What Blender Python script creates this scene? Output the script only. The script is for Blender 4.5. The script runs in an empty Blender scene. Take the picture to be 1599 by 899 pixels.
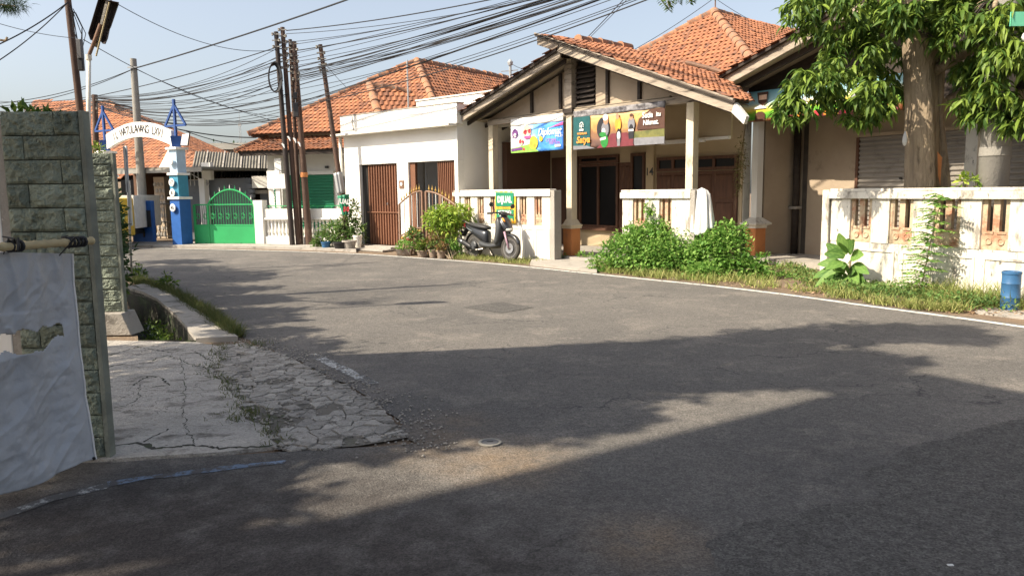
import bpy, math, random
import numpy as np
from mathutils import Vector, Matrix, noise
from mathutils.geometry import tessellate_polygon
random.seed(7); rng = np.random.default_rng(11)
R_ = math.radians
scn = bpy.context.scene
COL = scn.collection

# ------------------------------------------------------------------ camera, sky, sun, exposure
FPX, CXP, CYP, CAMH = 1200.0, 799.5, 449.5, 1.6
TH = math.atan((449.5 - 298.0) / FPX); ROLL = 0.012
_F = np.array([0, math.cos(TH), -math.sin(TH)]); _R0 = np.array([1., 0, 0]); _U0 = np.array([0, math.sin(TH), math.cos(TH)])
_R = math.cos(ROLL) * _R0 - math.sin(ROLL) * _U0; _U = math.cos(ROLL) * _U0 + math.sin(ROLL) * _R0
_C = np.array([0, 0, CAMH])
cam_d = bpy.data.cameras.new('camera'); cam = bpy.data.objects.new('camera', cam_d); COL.objects.link(cam)
cam_d.sensor_width = 36.0; cam_d.lens = 36.0 * FPX / 1599.0; cam_d.clip_end = 2000; cam_d.clip_start = 0.05
cam.matrix_world = Matrix(((_R[0], _U[0], -_F[0], 0), (_R[1], _U[1], -_F[1], 0), (_R[2], _U[2], -_F[2], CAMH), (0, 0, 0, 1)))
scn.camera = cam
SUN_AZ, SUN_EL = R_(68), R_(44)          # light travels towards SUN_AZ (right of forward), sun low on the left
SDIR = Vector((math.sin(SUN_AZ) * math.cos(SUN_EL), math.cos(SUN_AZ) * math.cos(SUN_EL), -math.sin(SUN_EL)))
world = bpy.data.worlds.new('World'); scn.world = world; world.use_nodes = True
wn = world.node_tree; bg = wn.nodes['Background']
sky = wn.nodes.new('ShaderNodeTexSky'); sky.sky_type = 'NISHITA'; sky.sun_disc = False
sky.sun_elevation = SUN_EL; sky.sun_rotation = math.atan2(-SDIR.x, -SDIR.y)
sky.air_density = 1.0; sky.dust_density = 3.5; sky.ozone_density = 1.2; sky.altitude = 50
hs = wn.nodes.new('ShaderNodeHueSaturation'); hs.inputs['Saturation'].default_value = 0.62
wn.links.new(sky.outputs[0], hs.inputs['Color']); wn.links.new(hs.outputs[0], bg.inputs[0]); bg.inputs[1].default_value = 0.112
sl = bpy.data.lights.new('sun', 'SUN'); sl.energy = 4.6; sl.angle = R_(0.6); sl.color = (1.0, 0.88, 0.70)
sun = bpy.data.objects.new('sun', sl); COL.objects.link(sun); sun.rotation_euler = SDIR.to_track_quat('-Z', 'Y').to_euler(); sun.location = (-20, -5, 25)
scn.view_settings.view_transform = 'Standard'; scn.view_settings.look = 'None'; scn.view_settings.gamma = 1.0
scn.view_settings.use_curve_mapping = False; scn.view_settings.exposure = 1.0
scn.render.engine = 'CYCLES'; scn.cycles.use_denoising = True; scn.cycles.max_bounces = 6; scn.cycles.transparent_max_bounces = 6

# ------------------------------------------------------------------ photo pixel -> place
def ray(x, y): return _F + _R * (x - CXP) / FPX - _U * (y - CYP) / FPX
def G(x, y, z=0.0):
    d = ray(x, y); t = (z - CAMH) / d[2]; p = _C + d * t; return Vector(p)
def D(x, y, Y):
    d = ray(x, y); return Vector(_C + d * (Y / d[1]))
class Line:
    """a street-side line on the ground: s runs along it, d behind it, z up"""
    def __init__(s, A, ang=None, B=None):
        s.A = np.array(A[:2], float)
        if B is not None:
            v = np.array(B[:2], float) - s.A; s.u = v / np.hypot(*v)
        else:
            a = R_(ang); s.u = np.array([math.sin(a), -math.cos(a)])
        s.n = np.array([-s.u[1], s.u[0]]); s.rot = math.atan2(s.u[1], s.u[0])
    def uv(s, x, y, d=0.0):
        r = ray(x, y); A = s.A + s.n * d
        t = ((A - _C[:2]) @ s.n) / (r[:2] @ s.n); p = _C + r * t
        return float((p[:2] - A) @ s.u), float(p[2])
    def loc(s, p):                      # world -> local
        q = np.array([p[0], p[1]]) - s.A; return Vector((float(q @ s.u), float(q @ s.n), p[2]))
    def pt(s, a, d, z):
        q = s.A + s.u * a + s.n * d; return Vector((q[0], q[1], z))
L14 = Line((1.4, 17.84), 40); LR = Line((5.27, 12.9), 27)
LS = Line((-4.95, 23.2), B=(-1.42, 20.0)); LB = Line((-7.85, 24.1), B=(-5.0, 23.3))

# ------------------------------------------------------------------ materials
MATS = {}
def pmat(name, c1, c2=None, scale=3.0, rough=0.85, bump=0.15, bscale=45.0, stain=None, sscale=2.0, sthr=0.55, swid=0.12,
         metal=0.0, spec=0.3, stretch=(1, 1, 1), tint=None, trans=0.0, stain2=None, s2scale=9.0, s2thr=0.62, spots=None, spotc=None, detail=6, crack=None, bdist=0.02, speckle=None, objvar=0.0):
    m = bpy.data.materials.new(name); m.use_nodes = True; nt = m.node_tree; N = nt.nodes; L = nt.links
    b = N['Principled BSDF']; b.inputs['Roughness'].default_value = rough; b.inputs['Metallic'].default_value = metal
    b.inputs['Specular IOR Level'].default_value = spec
    tc = N.new('ShaderNodeTexCoord'); oi = N.new('ShaderNodeObjectInfo')
    mp = N.new('ShaderNodeMapping'); mp.inputs['Scale'].default_value = stretch
    ad = N.new('ShaderNodeVectorMath'); ad.operation = 'MULTIPLY_ADD'
    cb = N.new('ShaderNodeCombineXYZ')
    if spots is None:
        for i in range(3): L.new(oi.outputs['Random'], cb.inputs[i])
    ad.inputs[1].default_value = (13.7, 7.3, 5.1)
    L.new(cb.outputs[0], ad.inputs[0]); L.new(tc.outputs['Object'], ad.inputs[2]); L.new(ad.outputs[0], mp.inputs[0])
    def noise_(sc, det=detail, ro=0.6):
        n = N.new('ShaderNodeTexNoise'); n.inputs['Scale'].default_value = sc; n.inputs['Detail'].default_value = det
        n.inputs['Roughness'].default_value = ro; L.new(mp.outputs[0], n.inputs['Vector']); return n
    def ramp(src, lo, hi):
        r = N.new('ShaderNodeMapRange'); r.inputs[1].default_value = lo; r.inputs[2].default_value = hi; L.new(src, r.inputs[0]); return r.outputs[0]
    def mix(f, a, c):
        x = N.new('ShaderNodeMix'); x.data_type = 'RGBA'
        if isinstance(f, float): x.inputs[0].default_value = f
        else: L.new(f, x.inputs[0])
        for k, v in ((6, a), (7, c)):
            if isinstance(v, tuple): x.inputs[k].default_value = (*v, 1)
            else: L.new(v, x.inputs[k])
        return x.outputs[2]
    c2 = c2 or tuple(v * 0.75 for v in c1)
    col = mix(ramp(noise_(scale).outputs[0], 0.35, 0.65), c1, c2)
    if tint:
        at = N.new('ShaderNodeAttribute'); at.attribute_name = 'tint'
        col = mix(at.outputs['Fac'], col, tint)
    if stain: col = mix(ramp(noise_(sscale, 9, 0.68).outputs[0], sthr, sthr + swid), col, stain)
    if stain2: col = mix(ramp(noise_(s2scale, 8, 0.7).outputs[0], s2thr, s2thr + 0.06), col, stain2)
    if crack:
        v = N.new('ShaderNodeTexVoronoi'); v.feature = 'DISTANCE_TO_EDGE'; v.inputs['Scale'].default_value = crack[0]
        nv = noise_(crack[0] * 2.5, 4); ma = N.new('ShaderNodeVectorMath'); ma.operation = 'MULTIPLY_ADD'
        ma.inputs[1].default_value = (0.5 / crack[0],) * 3; L.new(nv.outputs['Color'], ma.inputs[0]); L.new(mp.outputs[0], ma.inputs[2]); L.new(ma.outputs[0], v.inputs['Vector'])
        gate = N.new('ShaderNodeMath'); gate.operation = 'MULTIPLY'; L.new(ramp(v.outputs['Distance'], crack[1], 0.0), gate.inputs[0])
        L.new(ramp(noise_(0.5, 3).outputs[0], 0.48, 0.56), gate.inputs[1]); col = mix(gate.outputs[0], col, crack[2])
    if spots:
        for (sx, sy, sr, sa, *sc0) in spots:
            sb = N.new('ShaderNodeVectorMath'); sb.operation = 'SUBTRACT'; L.new(tc.outputs['Object'], sb.inputs[0]); sb.inputs[1].default_value = (sx, sy, 0)
            ln = N.new('ShaderNodeVectorMath'); ln.operation = 'LENGTH'; L.new(sb.outputs[0], ln.inputs[0])
            nz = noise_(5.0, 6); ml = N.new('ShaderNodeMath'); ml.operation = 'MULTIPLY'; L.new(ramp(ln.outputs['Value'], sr, 0.0), ml.inputs[0]); L.new(ramp(nz.outputs[0], 0.25, 0.65), ml.inputs[1])
            m2 = N.new('ShaderNodeMath'); m2.operation = 'MULTIPLY'; L.new(ml.outputs[0], m2.inputs[0]); m2.inputs[1].default_value = sa; m2.use_clamp = True
            col = mix(m2.outputs[0], col, sc0[0] if sc0 else spotc)
    if objvar:
        mr0 = N.new('ShaderNodeMapRange'); mr0.inputs[3].default_value = 1 - objvar; mr0.inputs[4].default_value = 1 + objvar; L.new(oi.outputs['Random'], mr0.inputs[0])
        v0 = N.new('ShaderNodeVectorMath'); v0.operation = 'SCALE'; L.new(col, v0.inputs[0]); L.new(mr0.outputs[0], v0.inputs['Scale']); col = v0.outputs[0]
    for sc_, am_ in (speckle or []):
        vv = N.new('ShaderNodeTexVoronoi'); vv.inputs['Scale'].default_value = sc_; L.new(mp.outputs[0], vv.inputs['Vector'])
        sx_ = N.new('ShaderNodeSeparateColor'); L.new(vv.outputs['Color'], sx_.inputs[0]); mr_ = N.new('ShaderNodeMapRange'); mr_.inputs[3].default_value = 1 - am_; mr_.inputs[4].default_value = 1 + am_; L.new(sx_.outputs[0], mr_.inputs[0])
        vm = N.new('ShaderNodeVectorMath'); vm.operation = 'SCALE'; L.new(col, vm.inputs[0]); L.new(mr_.outputs[0], vm.inputs['Scale']); col = vm.outputs[0]
    fine = noise_(bscale, 4)
    L.new(col, b.inputs['Base Color'])
    if bump:
        bp = N.new('ShaderNodeBump'); bp.inputs['Strength'].default_value = bump; bp.inputs['Distance'].default_value = bdist
        L.new(fine.outputs[0], bp.inputs['Height']); L.new(bp.outputs[0], b.inputs['Normal'])
    if trans:
        tr = N.new('ShaderNodeBsdfTranslucent'); L.new(col, tr.inputs[0]); ms = N.new('ShaderNodeMixShader'); ms.inputs[0].default_value = trans
        L.new(b.outputs[0], ms.inputs[1]); L.new(tr.outputs[0], ms.inputs[2]); L.new(ms.outputs[0], N['Material Output'].inputs[0])
    MATS[name] = m; return m
def flat(name, c, rough=0.6, metal=0.0, spec=0.4): return pmat(name, c, tuple(v * 0.85 for v in c), 6, rough, 0.05, 60, metal=metal, spec=spec)

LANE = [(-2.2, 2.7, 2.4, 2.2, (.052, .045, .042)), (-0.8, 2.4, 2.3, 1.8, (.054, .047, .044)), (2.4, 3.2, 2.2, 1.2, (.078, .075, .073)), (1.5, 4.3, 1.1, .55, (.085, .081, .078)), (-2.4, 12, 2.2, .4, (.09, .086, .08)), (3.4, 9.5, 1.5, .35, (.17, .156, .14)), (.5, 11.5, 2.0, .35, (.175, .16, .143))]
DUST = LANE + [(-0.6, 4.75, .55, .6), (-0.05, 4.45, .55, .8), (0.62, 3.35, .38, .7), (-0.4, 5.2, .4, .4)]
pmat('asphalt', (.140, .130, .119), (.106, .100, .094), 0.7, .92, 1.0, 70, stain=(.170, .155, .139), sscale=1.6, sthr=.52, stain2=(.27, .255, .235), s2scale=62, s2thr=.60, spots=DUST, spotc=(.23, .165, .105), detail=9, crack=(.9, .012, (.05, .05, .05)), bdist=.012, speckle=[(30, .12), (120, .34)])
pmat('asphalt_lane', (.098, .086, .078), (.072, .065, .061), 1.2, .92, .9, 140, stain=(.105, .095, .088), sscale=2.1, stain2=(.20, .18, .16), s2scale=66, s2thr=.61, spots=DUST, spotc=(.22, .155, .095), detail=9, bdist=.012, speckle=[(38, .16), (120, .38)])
pmat('asphalt_patch', (.112, .106, .099), (.090, .086, .082), 2.5, .93, 1.0, 120, stain2=(.21, .20, .19), s2scale=60, s2thr=.61, detail=9, bdist=.016, speckle=[(34, .2), (110, .40)])
pmat('road_paint', (.66, .65, .60), (.55, .54, .50), 5, .8, .3, 90, stain=(.14, .135, .125), sscale=9, sthr=.56, swid=.05, stain2=(.13, .125, .12), s2scale=60, s2thr=.58)
pmat('road_paint_worn', (.52, .52, .50), (.40, .40, .39), 6, .85, .4, 90, stain=(.11, .105, .10), sscale=7, sthr=.47, swid=.06, stain2=(.10, .10, .10), s2scale=48, s2thr=.50)
pmat('road_paint_blue', (.19, .25, .34), (.12, .17, .24), 5, .85, .4, 90, stain=(.09, .085, .085), sscale=9, sthr=.47, swid=.06, stain2=(.09, .085, .085), s2scale=48, s2thr=.52)
pmat('soil', (.21, .15, .10), (.14, .105, .075), 2.2, .95, .8, 40, stain=(.30, .25, .19), sscale=4, sthr=.58, bdist=.03)
pmat('concrete', (.36, .33, .29), (.30, .28, .25), 2.0, .9, .5, 45, stain=(.17, .155, .135), sscale=2.6, sthr=.54, swid=.10, stain2=(.50, .47, .43), s2scale=22, s2thr=.62)
pmat('ramp_concrete', (.42, .39, .35), (.31, .29, .26), 2.2, .9, .9, 55, stain=(.13, .118, .10), sscale=3.4, sthr=.53, swid=.14, stain2=(.10, .092, .08), s2scale=14, s2thr=.60, stretch=(1, 1.5, 1), crack=(2.3, .010, (.05, .045, .04)), speckle=[(60, .12), (150, .16)], objvar=.16)
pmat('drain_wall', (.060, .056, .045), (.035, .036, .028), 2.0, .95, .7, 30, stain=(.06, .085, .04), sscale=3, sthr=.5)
pmat('grout', (.19, .172, .145), (.13, .118, .10), 5, .95, .8, 40, stain=(.08, .085, .05), sscale=4, sthr=.55)
pmat('stone_green', (.27, .305, .245), (.18, .21, .165), 5.0, .93, 1.0, 26, stain=(.08, .095, .07), sscale=6, sthr=.58, swid=.10, stain2=(.30, .25, .15), s2scale=3.1, s2thr=.66, bdist=.05, objvar=.22)
pmat('mortar', (.22, .235, .195), (.15, .16, .135), 6, .95, .4, 60)
pmat('plaster_white', (.78, .75, .68), (.68, .64, .56), 1.3, .85, .25, 35, stain=(.42, .38, .32), sscale=1.6, sthr=.60, swid=.16, stain2=(.16, .15, .13), s2scale=9, s2thr=.66)
pmat('plaster_clean', (.80, .785, .74), (.74, .72, .67), 0.9, .8, .15, 30, stain=(.55, .52, .46), sscale=1.1, sthr=.63, swid=.2)
pmat('column_cream', (.64, .56, .42), (.54, .46, .33), 2.0, .88, .3, 30, stain=(.30, .26, .20), sscale=3.5, sthr=.57, swid=.12, stain2=(.16, .14, .11), s2scale=13, s2thr=.63, stretch=(1.25, 1.25, .5))
pmat('plaster_peel', (.69, .655, .575), (.56, .52, .445), 2.0, .88, .4, 30, stain=(.27, .245, .21), sscale=3.6, sthr=.525, swid=.10, stain2=(.13, .125, .11), s2scale=13, s2thr=.60, stretch=(1.25, 1.25, .5))
pmat('plaster_beige', (.52, .42, .28), (.44, .35, .23), 0.9, .85, .2, 30, stain=(.30, .235, .16), sscale=1.4, sthr=.60, swid=.2)
pmat('plaster_tan', (.42, .34, .25), (.34, .27, .20), 0.9, .88, .25, 30, stain=(.16, .13, .10), sscale=1.7, sthr=.60, swid=.16)
pmat('plaster_grey', (.20, .215, .235), (.17, .18, .20), 1.0, .85, .2, 30, stain=(.12, .12, .125), sscale=2, sthr=.6)
pmat('plaster_brown', (.13, .07, .045), (.10, .055, .035), 1.0, .8, .2, 30)
pmat('orange_paint', (.56, .23, .085), (.46, .18, .065), 2.0, .8, .2, 35, stain=(.30, .16, .09), sscale=4, sthr=.6)
pmat('wood_grey', (.40, .34, .27), (.27, .225, .18), 5.0, .9, .5, 30, stain=(.09, .075, .06), sscale=5, sthr=.56, swid=.1, stretch=(.35, 1, 2.2))
pmat('wood_dark', (.055, .042, .034), (.035, .028, .024), 5.0, .8, .3, 30, stretch=(.4, 1, 2))
pmat('wood_brown', (.125, .060, .036), (.085, .042, .027), 5.0, .65, .3, 30, stretch=(3, 3, .5), stain=(.20, .12, .075), sscale=3, sthr=.60)
pmat('clay_tile', (.40, .170, .085), (.28, .118, .064), 1.4, .88, .35, 30, tint=(.18, .085, .055), stain=(.13, .09, .07), sscale=1.7, sthr=.55, swid=.16, stain2=(.10, .08, .06), s2scale=5, s2thr=.63)
pmat('clay_ridge', (.40, .19, .10), (.30, .16, .10), 3.0, .9, .4, 30, stain=(.17, .14, .115), sscale=5, sthr=.5, swid=.12)
pmat('asbestos', (.20, .185, .155), (.15, .14, .12), 1.5, .92, .3, 25, stain=(.10, .095, .08), sscale=2.5, sthr=.55)
pmat('rust_door', (.215, .100, .058), (.175, .080, .046), 1.0, .6, .2, 40, stain=(.30, .155, .085), sscale=1.6, sthr=.58, swid=.2, stain2=(.07, .045, .035), s2scale=3.0, s2thr=.68, metal=.1)
pmat('rust_iron', (.20, .115, .075), (.12, .075, .055), 4, .75, .3, 40, stain=(.30, .17, .10), sscale=6, sthr=.55)
pmat('gate_iron', (.25, .15, .10), (.19, .115, .08), 4, .6, .1, 40)
pmat('gold', (.55, .36, .10), (.42, .27, .08), 5, .45, .1, 40, metal=.3)
pmat('shutter_grey', (.27, .245, .215), (.22, .20, .175), 1.5, .6, .15, 40, stain=(.15, .13, .11), sscale=3, sthr=.58)
pmat('shutter_green', (.02, .22, .115), (.018, .17, .09), 1.2, .5, .1, 40)
pmat('green_paint', (.035, .36, .12), (.03, .30, .10), 1.5, .5, .1, 40, stain=(.10, .30, .14), sscale=4, sthr=.64)
flat('blue_dark', (.02, .105, .36)); flat('blue_mid', (.05, .25, .38)); flat('blue_light', (.42, .56, .70)); flat('blue_iron', (.02, .07, .25))
flat('black_iron', (.02, .02, .022), .5); flat('dark_glass', (.010, .010, .011), .35, 0, .15); flat('steel', (.42, .42, .43), .35, .9)
flat('galvanised', (.42, .43, .43), .55, .4); flat('white_paint', (.80, .79, .76), .55); flat('black_plastic', (.025, .025, .027), .45)
flat('void_dark', (.02, .018, .016), .9); flat('ceramic_white', (.78, .77, .74), .4); flat('ceiling_tan', (.36, .30, .22), .9)
pmat('cable', (.022, .022, .025), None, 5, .6, 0); pmat('cable_grey', (.12, .12, .125), None, 5, .6, 0)
pmat('pole_iron', (.105, .062, .044), (.07, .045, .036), 3, .75, .3, 40, stain=(.19, .13, .095), sscale=5, sthr=.56, stretch=(1, 1, .4))
pmat('pole_tar', (.05, .036, .032), (.03, .025, .024), 3, .7, .3, 40, stretch=(1, 1, .4))
pmat('pole_concrete', (.29, .275, .245), (.22, .21, .19), 2, .9, .4, 40, stain=(.20, .19, .165), sscale=3, sthr=.57)
pmat('tarp', (.43, .45, .48), (.40, .42, .45), 1.2, .5, .15, 60, stain=(.30, .30, .29), sscale=3.5, sthr=.64, swid=.15, trans=.06, bdist=.05)
pmat('bamboo', (.46, .38, .22), (.36, .29, .16), 4, .6, .2, 30, stretch=(.3, 2, 2))
pmat('bark', (.38, .30, .205), (.25, .195, .135), 5.0, .95, 1.0, 14, stain=(.11, .085, .06), sscale=4, sthr=.55, stretch=(1.4, 1.4, .35), bdist=.06)
pmat('cloth_white', (.76, .75, .73), (.68, .67, .65), 3, .9, .3, 60)
pmat('plastic_blue', (.04, .13, .27), (.035, .10, .21), 3, .45, .1, 40, stain=(.16, .24, .36), sscale=6, sthr=.62)
pmat('clay_pot', (.30, .22, .16), (.20, .16, .13), 4, .9, .3, 40, stain=(.40, .37, .33), sscale=4, sthr=.55)
pmat('litter', (.30, .19, .11), (.20, .13, .08), 4, .9, 0, tint=(.44, .31, .20))
def leafmat(n, a, b, tip, tr=.35, rough=.55): return pmat(n, a, b, 2.5, rough, 0, tint=tip, trans=tr, spec=.22)
leafmat('leaf_mango', (.060, .125, .022), (.034, .078, .016), (.23, .32, .05), .28, .50)
leafmat('leaf_shade', (.030, .070, .020), (.022, .05, .015), (.06, .11, .03), .3)
leafmat('leaf_bush', (.13, .29, .05), (.09, .22, .04), (.32, .48, .12), .42)
leafmat('leaf_yellow', (.24, .38, .05), (.13, .25, .035), (.44, .52, .09), .38)
leafmat('leaf_pot', (.11, .22, .05), (.05, .12, .03), (.20, .26, .08), .3)
leafmat('leaf_red', (.26, .12, .06), (.18, .10, .05), (.16, .20, .05), .3)
leafmat('leaf_big', (.07, .165, .035), (.05, .125, .028), (.18, .30, .07), .25)
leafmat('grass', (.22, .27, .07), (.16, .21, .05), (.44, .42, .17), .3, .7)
leafmat('grass_shade', (.075, .11, .03), (.055, .085, .025), (.17, .16, .06), .3, .7)  # darker copy of the grass, shade put into its colour
leafmat('leaf_dry', (.27, .21, .09), (.20, .15, .07), (.16, .19, .06), .3, .7)
flat('petal_red', (.62, .04, .07))

# ------------------------------------------------------------------ mesh builder and scene tree
class MB:
    def __init__(s): s.v = []; s.f = []; s.t = []
    def add(s, vs, fs, t=0.0):
        o = len(s.v); s.v += [tuple(v) for v in vs]; s.f += [tuple(i + o for i in f) for f in fs]; s.t += [t] * len(fs); return s
    def box(s, x0, x1, y0, y1, z0, z1, t=0.0):
        return s.add([(x0, y0, z0), (x1, y0, z0), (x1, y1, z0), (x0, y1, z0), (x0, y0, z1), (x1, y0, z1), (x1, y1, z1), (x0, y1, z1)],
                     [(3, 2, 1, 0), (4, 5, 6, 7), (0, 1, 5, 4), (1, 2, 6, 5), (2, 3, 7, 6), (3, 0, 4, 7)], t)
    def prism(s, poly, axis, a, b, t=0.0):
        """poly of 2-D points, extruded along axis between a and b"""
        n = len(poly)
        def P(q, h): return {'x': (h, q[0], q[1]), 'y': (q[0], h, q[1]), 'z': (q[0], q[1], h)}[axis]
        vs = [P(q, a) for q in poly] + [P(q, b) for q in poly]
        fs = [(i, (i + 1) % n, n + (i + 1) % n, n + i) for i in range(n)] + [tuple(range(n))[::-1], tuple(range(n, 2 * n))]
        return s.add(vs, fs, t)
    def bar(s, p, q, w, h, up=(0, 0, 1), t=0.0):
        p = Vector(p); q = Vector(q); d = (q - p).normalized(); up = Vector(up)
        if abs(d.dot(up)) > .97: up = Vector((0, 1, 0)) if abs(d.y) < .9 else Vector((1, 0, 0))
        x = d.cross(up).normalized() * w / 2; z = x.cross(d).normalized() * h / 2
        vs = [e + sx * x + sz * z for e in (p, q) for sx, sz in ((-1, -1), (1, -1), (1, 1), (-1, 1))]
        return s.add(vs, [(0, 1, 2, 3), (7, 6, 5, 4), (0, 4, 5, 1), (1, 5, 6, 2), (2, 6, 7, 3), (3, 7, 4, 0)], t)
    def tube(s, pts, r, n=8, cap=True, t=0.0):
        pts = [Vector(p) for p in pts]; rs = r if isinstance(r, (list, tuple)) else [r] * len(pts)
        o = len(s.v); ref = None
        for i, p in enumerate(pts):
            d = (pts[min(i + 1, len(pts) - 1)] - pts[max(i - 1, 0)])
            d = d.normalized() if d.length > 1e-9 else Vector((0, 0, 1))
            if ref is None: ref = Vector((1, 0, 0)) if abs(d.x) < .8 else Vector((0, 1, 0))
            x = (ref - d * ref.dot(d)).normalized(); y = d.cross(x); ref = x
            for k in range(n):
                a = 2 * math.pi * k / n; s.v.append(tuple(p + (x * math.cos(a) + y * math.sin(a)) * rs[i]))
        for i in range(len(pts) - 1):
            for k in range(n):
                k2 = (k + 1) % n; s.f.append((o + i * n + k, o + i * n + k2, o + (i + 1) * n + k2, o + (i + 1) * n + k)); s.t.append(t)
        if cap:
            s.f.append(tuple(o + k for k in range(n))[::-1]); s.f.append(tuple(o + (len(pts) - 1) * n + k for k in range(n))); s.t += [t, t]
        return s
    def lathe(s, prof, n=12, c=(0, 0, 0), axis='z', t=0.0):
        o = len(s.v)
        for r, h in prof:
            for k in range(n):
                a = 2 * math.pi * k / n; x, y = r * math.cos(a), r * math.sin(a)
                q = {'z': (x, y, h), 'y': (x, h, y), 'x': (h, x, y)}[axis]; s.v.append((c[0] + q[0], c[1] + q[1], c[2] + q[2]))
        for i in range(len(prof) - 1):
            for k in range(n):
                k2 = (k + 1) % n; s.f.append((o + i * n + k, o + i * n + k2, o + (i + 1) * n + k2, o + (i + 1) * n + k)); s.t.append(t)
        s.f.append(tuple(o + k for k in range(n))[::-1]); s.f.append(tuple(o + (len(prof) - 1) * n + k for k in range(n))); s.t += [t, t]
        return s
    def loft(s, secs, closed=True, cap=True, t=0.0):
        o = len(s.v); n = len(secs[0])
        for q in secs: s.v += [tuple(p) for p in q]
        for i in range(len(secs) - 1):
            for k in range(n if closed else n - 1):
                k2 = (k + 1) % n; s.f.append((o + i * n + k, o + i * n + k2, o + (i + 1) * n + k2, o + (i + 1) * n + k)); s.t.append(t)
        if cap and closed:
            s.f.append(tuple(o + k for k in range(n))[::-1]); s.f.append(tuple(o + (len(secs) - 1) * n + k for k in range(n))); s.t += [t, t]
        return s
    def fill(s, polys, z, t=0.0):
        """flat polygon (outer + holes) at height z"""
        flatp = [p for q in polys for p in q]; tri = tessellate_polygon([[Vector((p[0], p[1], 0)) for p in q] for q in polys])
        vs = [(p[0], p[1], z) for p in flatp]; fs = []
        for a, b, c in tri:
            A, B, Cc = vs[a], vs[b], vs[c]
            fs.append((a, b, c) if (B[0] - A[0]) * (Cc[1] - A[1]) - (B[1] - A[1]) * (Cc[0] - A[0]) > 0 else (a, c, b))
        return s.add(vs, fs, t)
    def mesh(s, name):
        me = bpy.data.meshes.new(name); me.from_pydata(s.v, [], s.f)
        if any(s.t):
            at = me.attributes.new('tint', 'FLOAT', 'FACE'); at.data.foreach_set('value', np.array(s.t, np.float32))
        me.update(); return me
    def build(s, name, mat, parent=None, smooth=False, bevel=0.0, auto=None, loc=None, rotz=0.0, subsurf=0):
        me = s.mesh(name); o = bpy.data.objects.new(name, me); COL.objects.link(o)
        me.materials.append(MATS[mat] if isinstance(mat, str) else mat)
        if smooth: me.shade_smooth()
        if auto: me.set_sharp_from_angle(angle=R_(auto))
        if parent is not None: o.parent = parent
        if loc is not None: o.location = loc
        if rotz: o.rotation_euler = (0, 0, rotz)
        if bevel:
            bv = o.modifiers.new('bevel', 'BEVEL'); bv.width = bevel; bv.segments = 2; bv.limit_method = 'ANGLE'
        if subsurf:
            ss = o.modifiers.new('subsurf', 'SUBSURF'); ss.levels = subsurf; ss.render_levels = subsurf
        return o
def tag(o, label=None, cat=None, group=None, kind=None):
    if label: o['label'] = label
    if cat: o['category'] = cat
    if group: o['group'] = group
    if kind: o['kind'] = kind
    return o
def thing(name, label, cat, loc=(0, 0, 0), rotz=0.0, group=None):
    o = bpy.data.objects.new(name, None); COL.objects.link(o); o.location = loc; o.rotation_euler = (0, 0, rotz); o.empty_display_size = .2
    return tag(o, label, cat, group)
def thing_on(line, name, label, cat, s=0.0, d=0.0, z=0.0, group=None):
    return thing(name, label, cat, line.pt(s, d, z), line.rot, group)
def box(name, mat, parent, *b, bevel=0.0): return MB().box(*b).build(name, mat, parent, bevel=bevel)
def inst(src, parent, loc, name=None, rot=None, scale=None):
    o = bpy.data.objects.new(name or src.name.split('.')[0], src.data); COL.objects.link(o); o.parent = parent; o.location = loc
    if rot is not None: o.rotation_euler = rot
    if scale is not None: o.scale = scale if isinstance(scale, (tuple, Vector)) else (scale,) * 3
    return o
def text_obj(txt, size, mat, parent, loc, rot, name='lettering', sx=1.0, shear=0.0, bold=0.0, align='CENTER'):
    c = bpy.data.curves.new('tmp', 'FONT'); c.body = txt; c.size = size; c.align_x = align; c.align_y = 'CENTER'; c.shear = shear; c.offset = bold; c.resolution_u = 3
    o = bpy.data.objects.new('tmp', c); COL.objects.link(o); dg = bpy.context.evaluated_depsgraph_get(); dg.update()
    me = bpy.data.meshes.new_from_object(o.evaluated_get(dg)); bpy.data.objects.remove(o); bpy.data.curves.remove(c)
    me.materials.clear(); me.materials.append(MATS[mat]); q = bpy.data.objects.new(name, me); COL.objects.link(q); q.parent = parent; q.location = loc; q.rotation_euler = rot; q.scale = (sx, 1, 1); return q

# ------------------------------------------------------------------ leaves
LEAF = {
 'oval': (np.array([(0, 0, 0), (-.5, .45, .05), (0, .5, -.04), (.5, .45, .05), (0, 1, -.10)]), [(0, 2, 1), (0, 3, 2), (1, 2, 4), (2, 3, 4)]),
 'long': (np.array([(0, 0, 0), (-.40, .3, .05), (0, .33, -.02), (.40, .3, .05), (-.42, .62, -.04), (0, .66, -.12), (.42, .62, -.04), (0, 1, -.34)]),
          [(0, 2, 1), (0, 3, 2), (1, 2, 5, 4), (2, 3, 6, 5), (4, 5, 7), (5, 6, 7)]),
 'blade': (np.array([(-.5, 0, 0), (.5, 0, 0), (-.35, .55, -.05), (.35, .55, -.05), (0, 1, -.28)]), [(0, 1, 3, 2), (2, 3, 4)])}
def leaf_arrays(pos, dirs, length, width, kind='oval', up=None):
    T, F = LEAF[kind]; pos = np.asarray(pos, float); dirs = np.asarray(dirs, float); n = len(pos)
    dirs = dirs / (np.linalg.norm(dirs, axis=1, keepdims=True) + 1e-9)
    if up is None: up = np.array([0, 0, 1.0]) + rng.normal(0, .35, (n, 3))
    x = np.cross(dirs, up); x /= (np.linalg.norm(x, axis=1, keepdims=True) + 1e-9); z = np.cross(x, dirs)
    L = np.broadcast_to(np.asarray(length, float), (n,)); Wd = np.broadcast_to(np.asarray(width, float), (n,))
    V = pos[:, None] + x[:, None] * (T[None, :, 0:1] * Wd[:, None, None]) + dirs[:, None] * (T[None, :, 1:2] * L[:, None, None]) + z[:, None] * (T[None, :, 2:3] * L[:, None, None])
    return V, F
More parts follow.
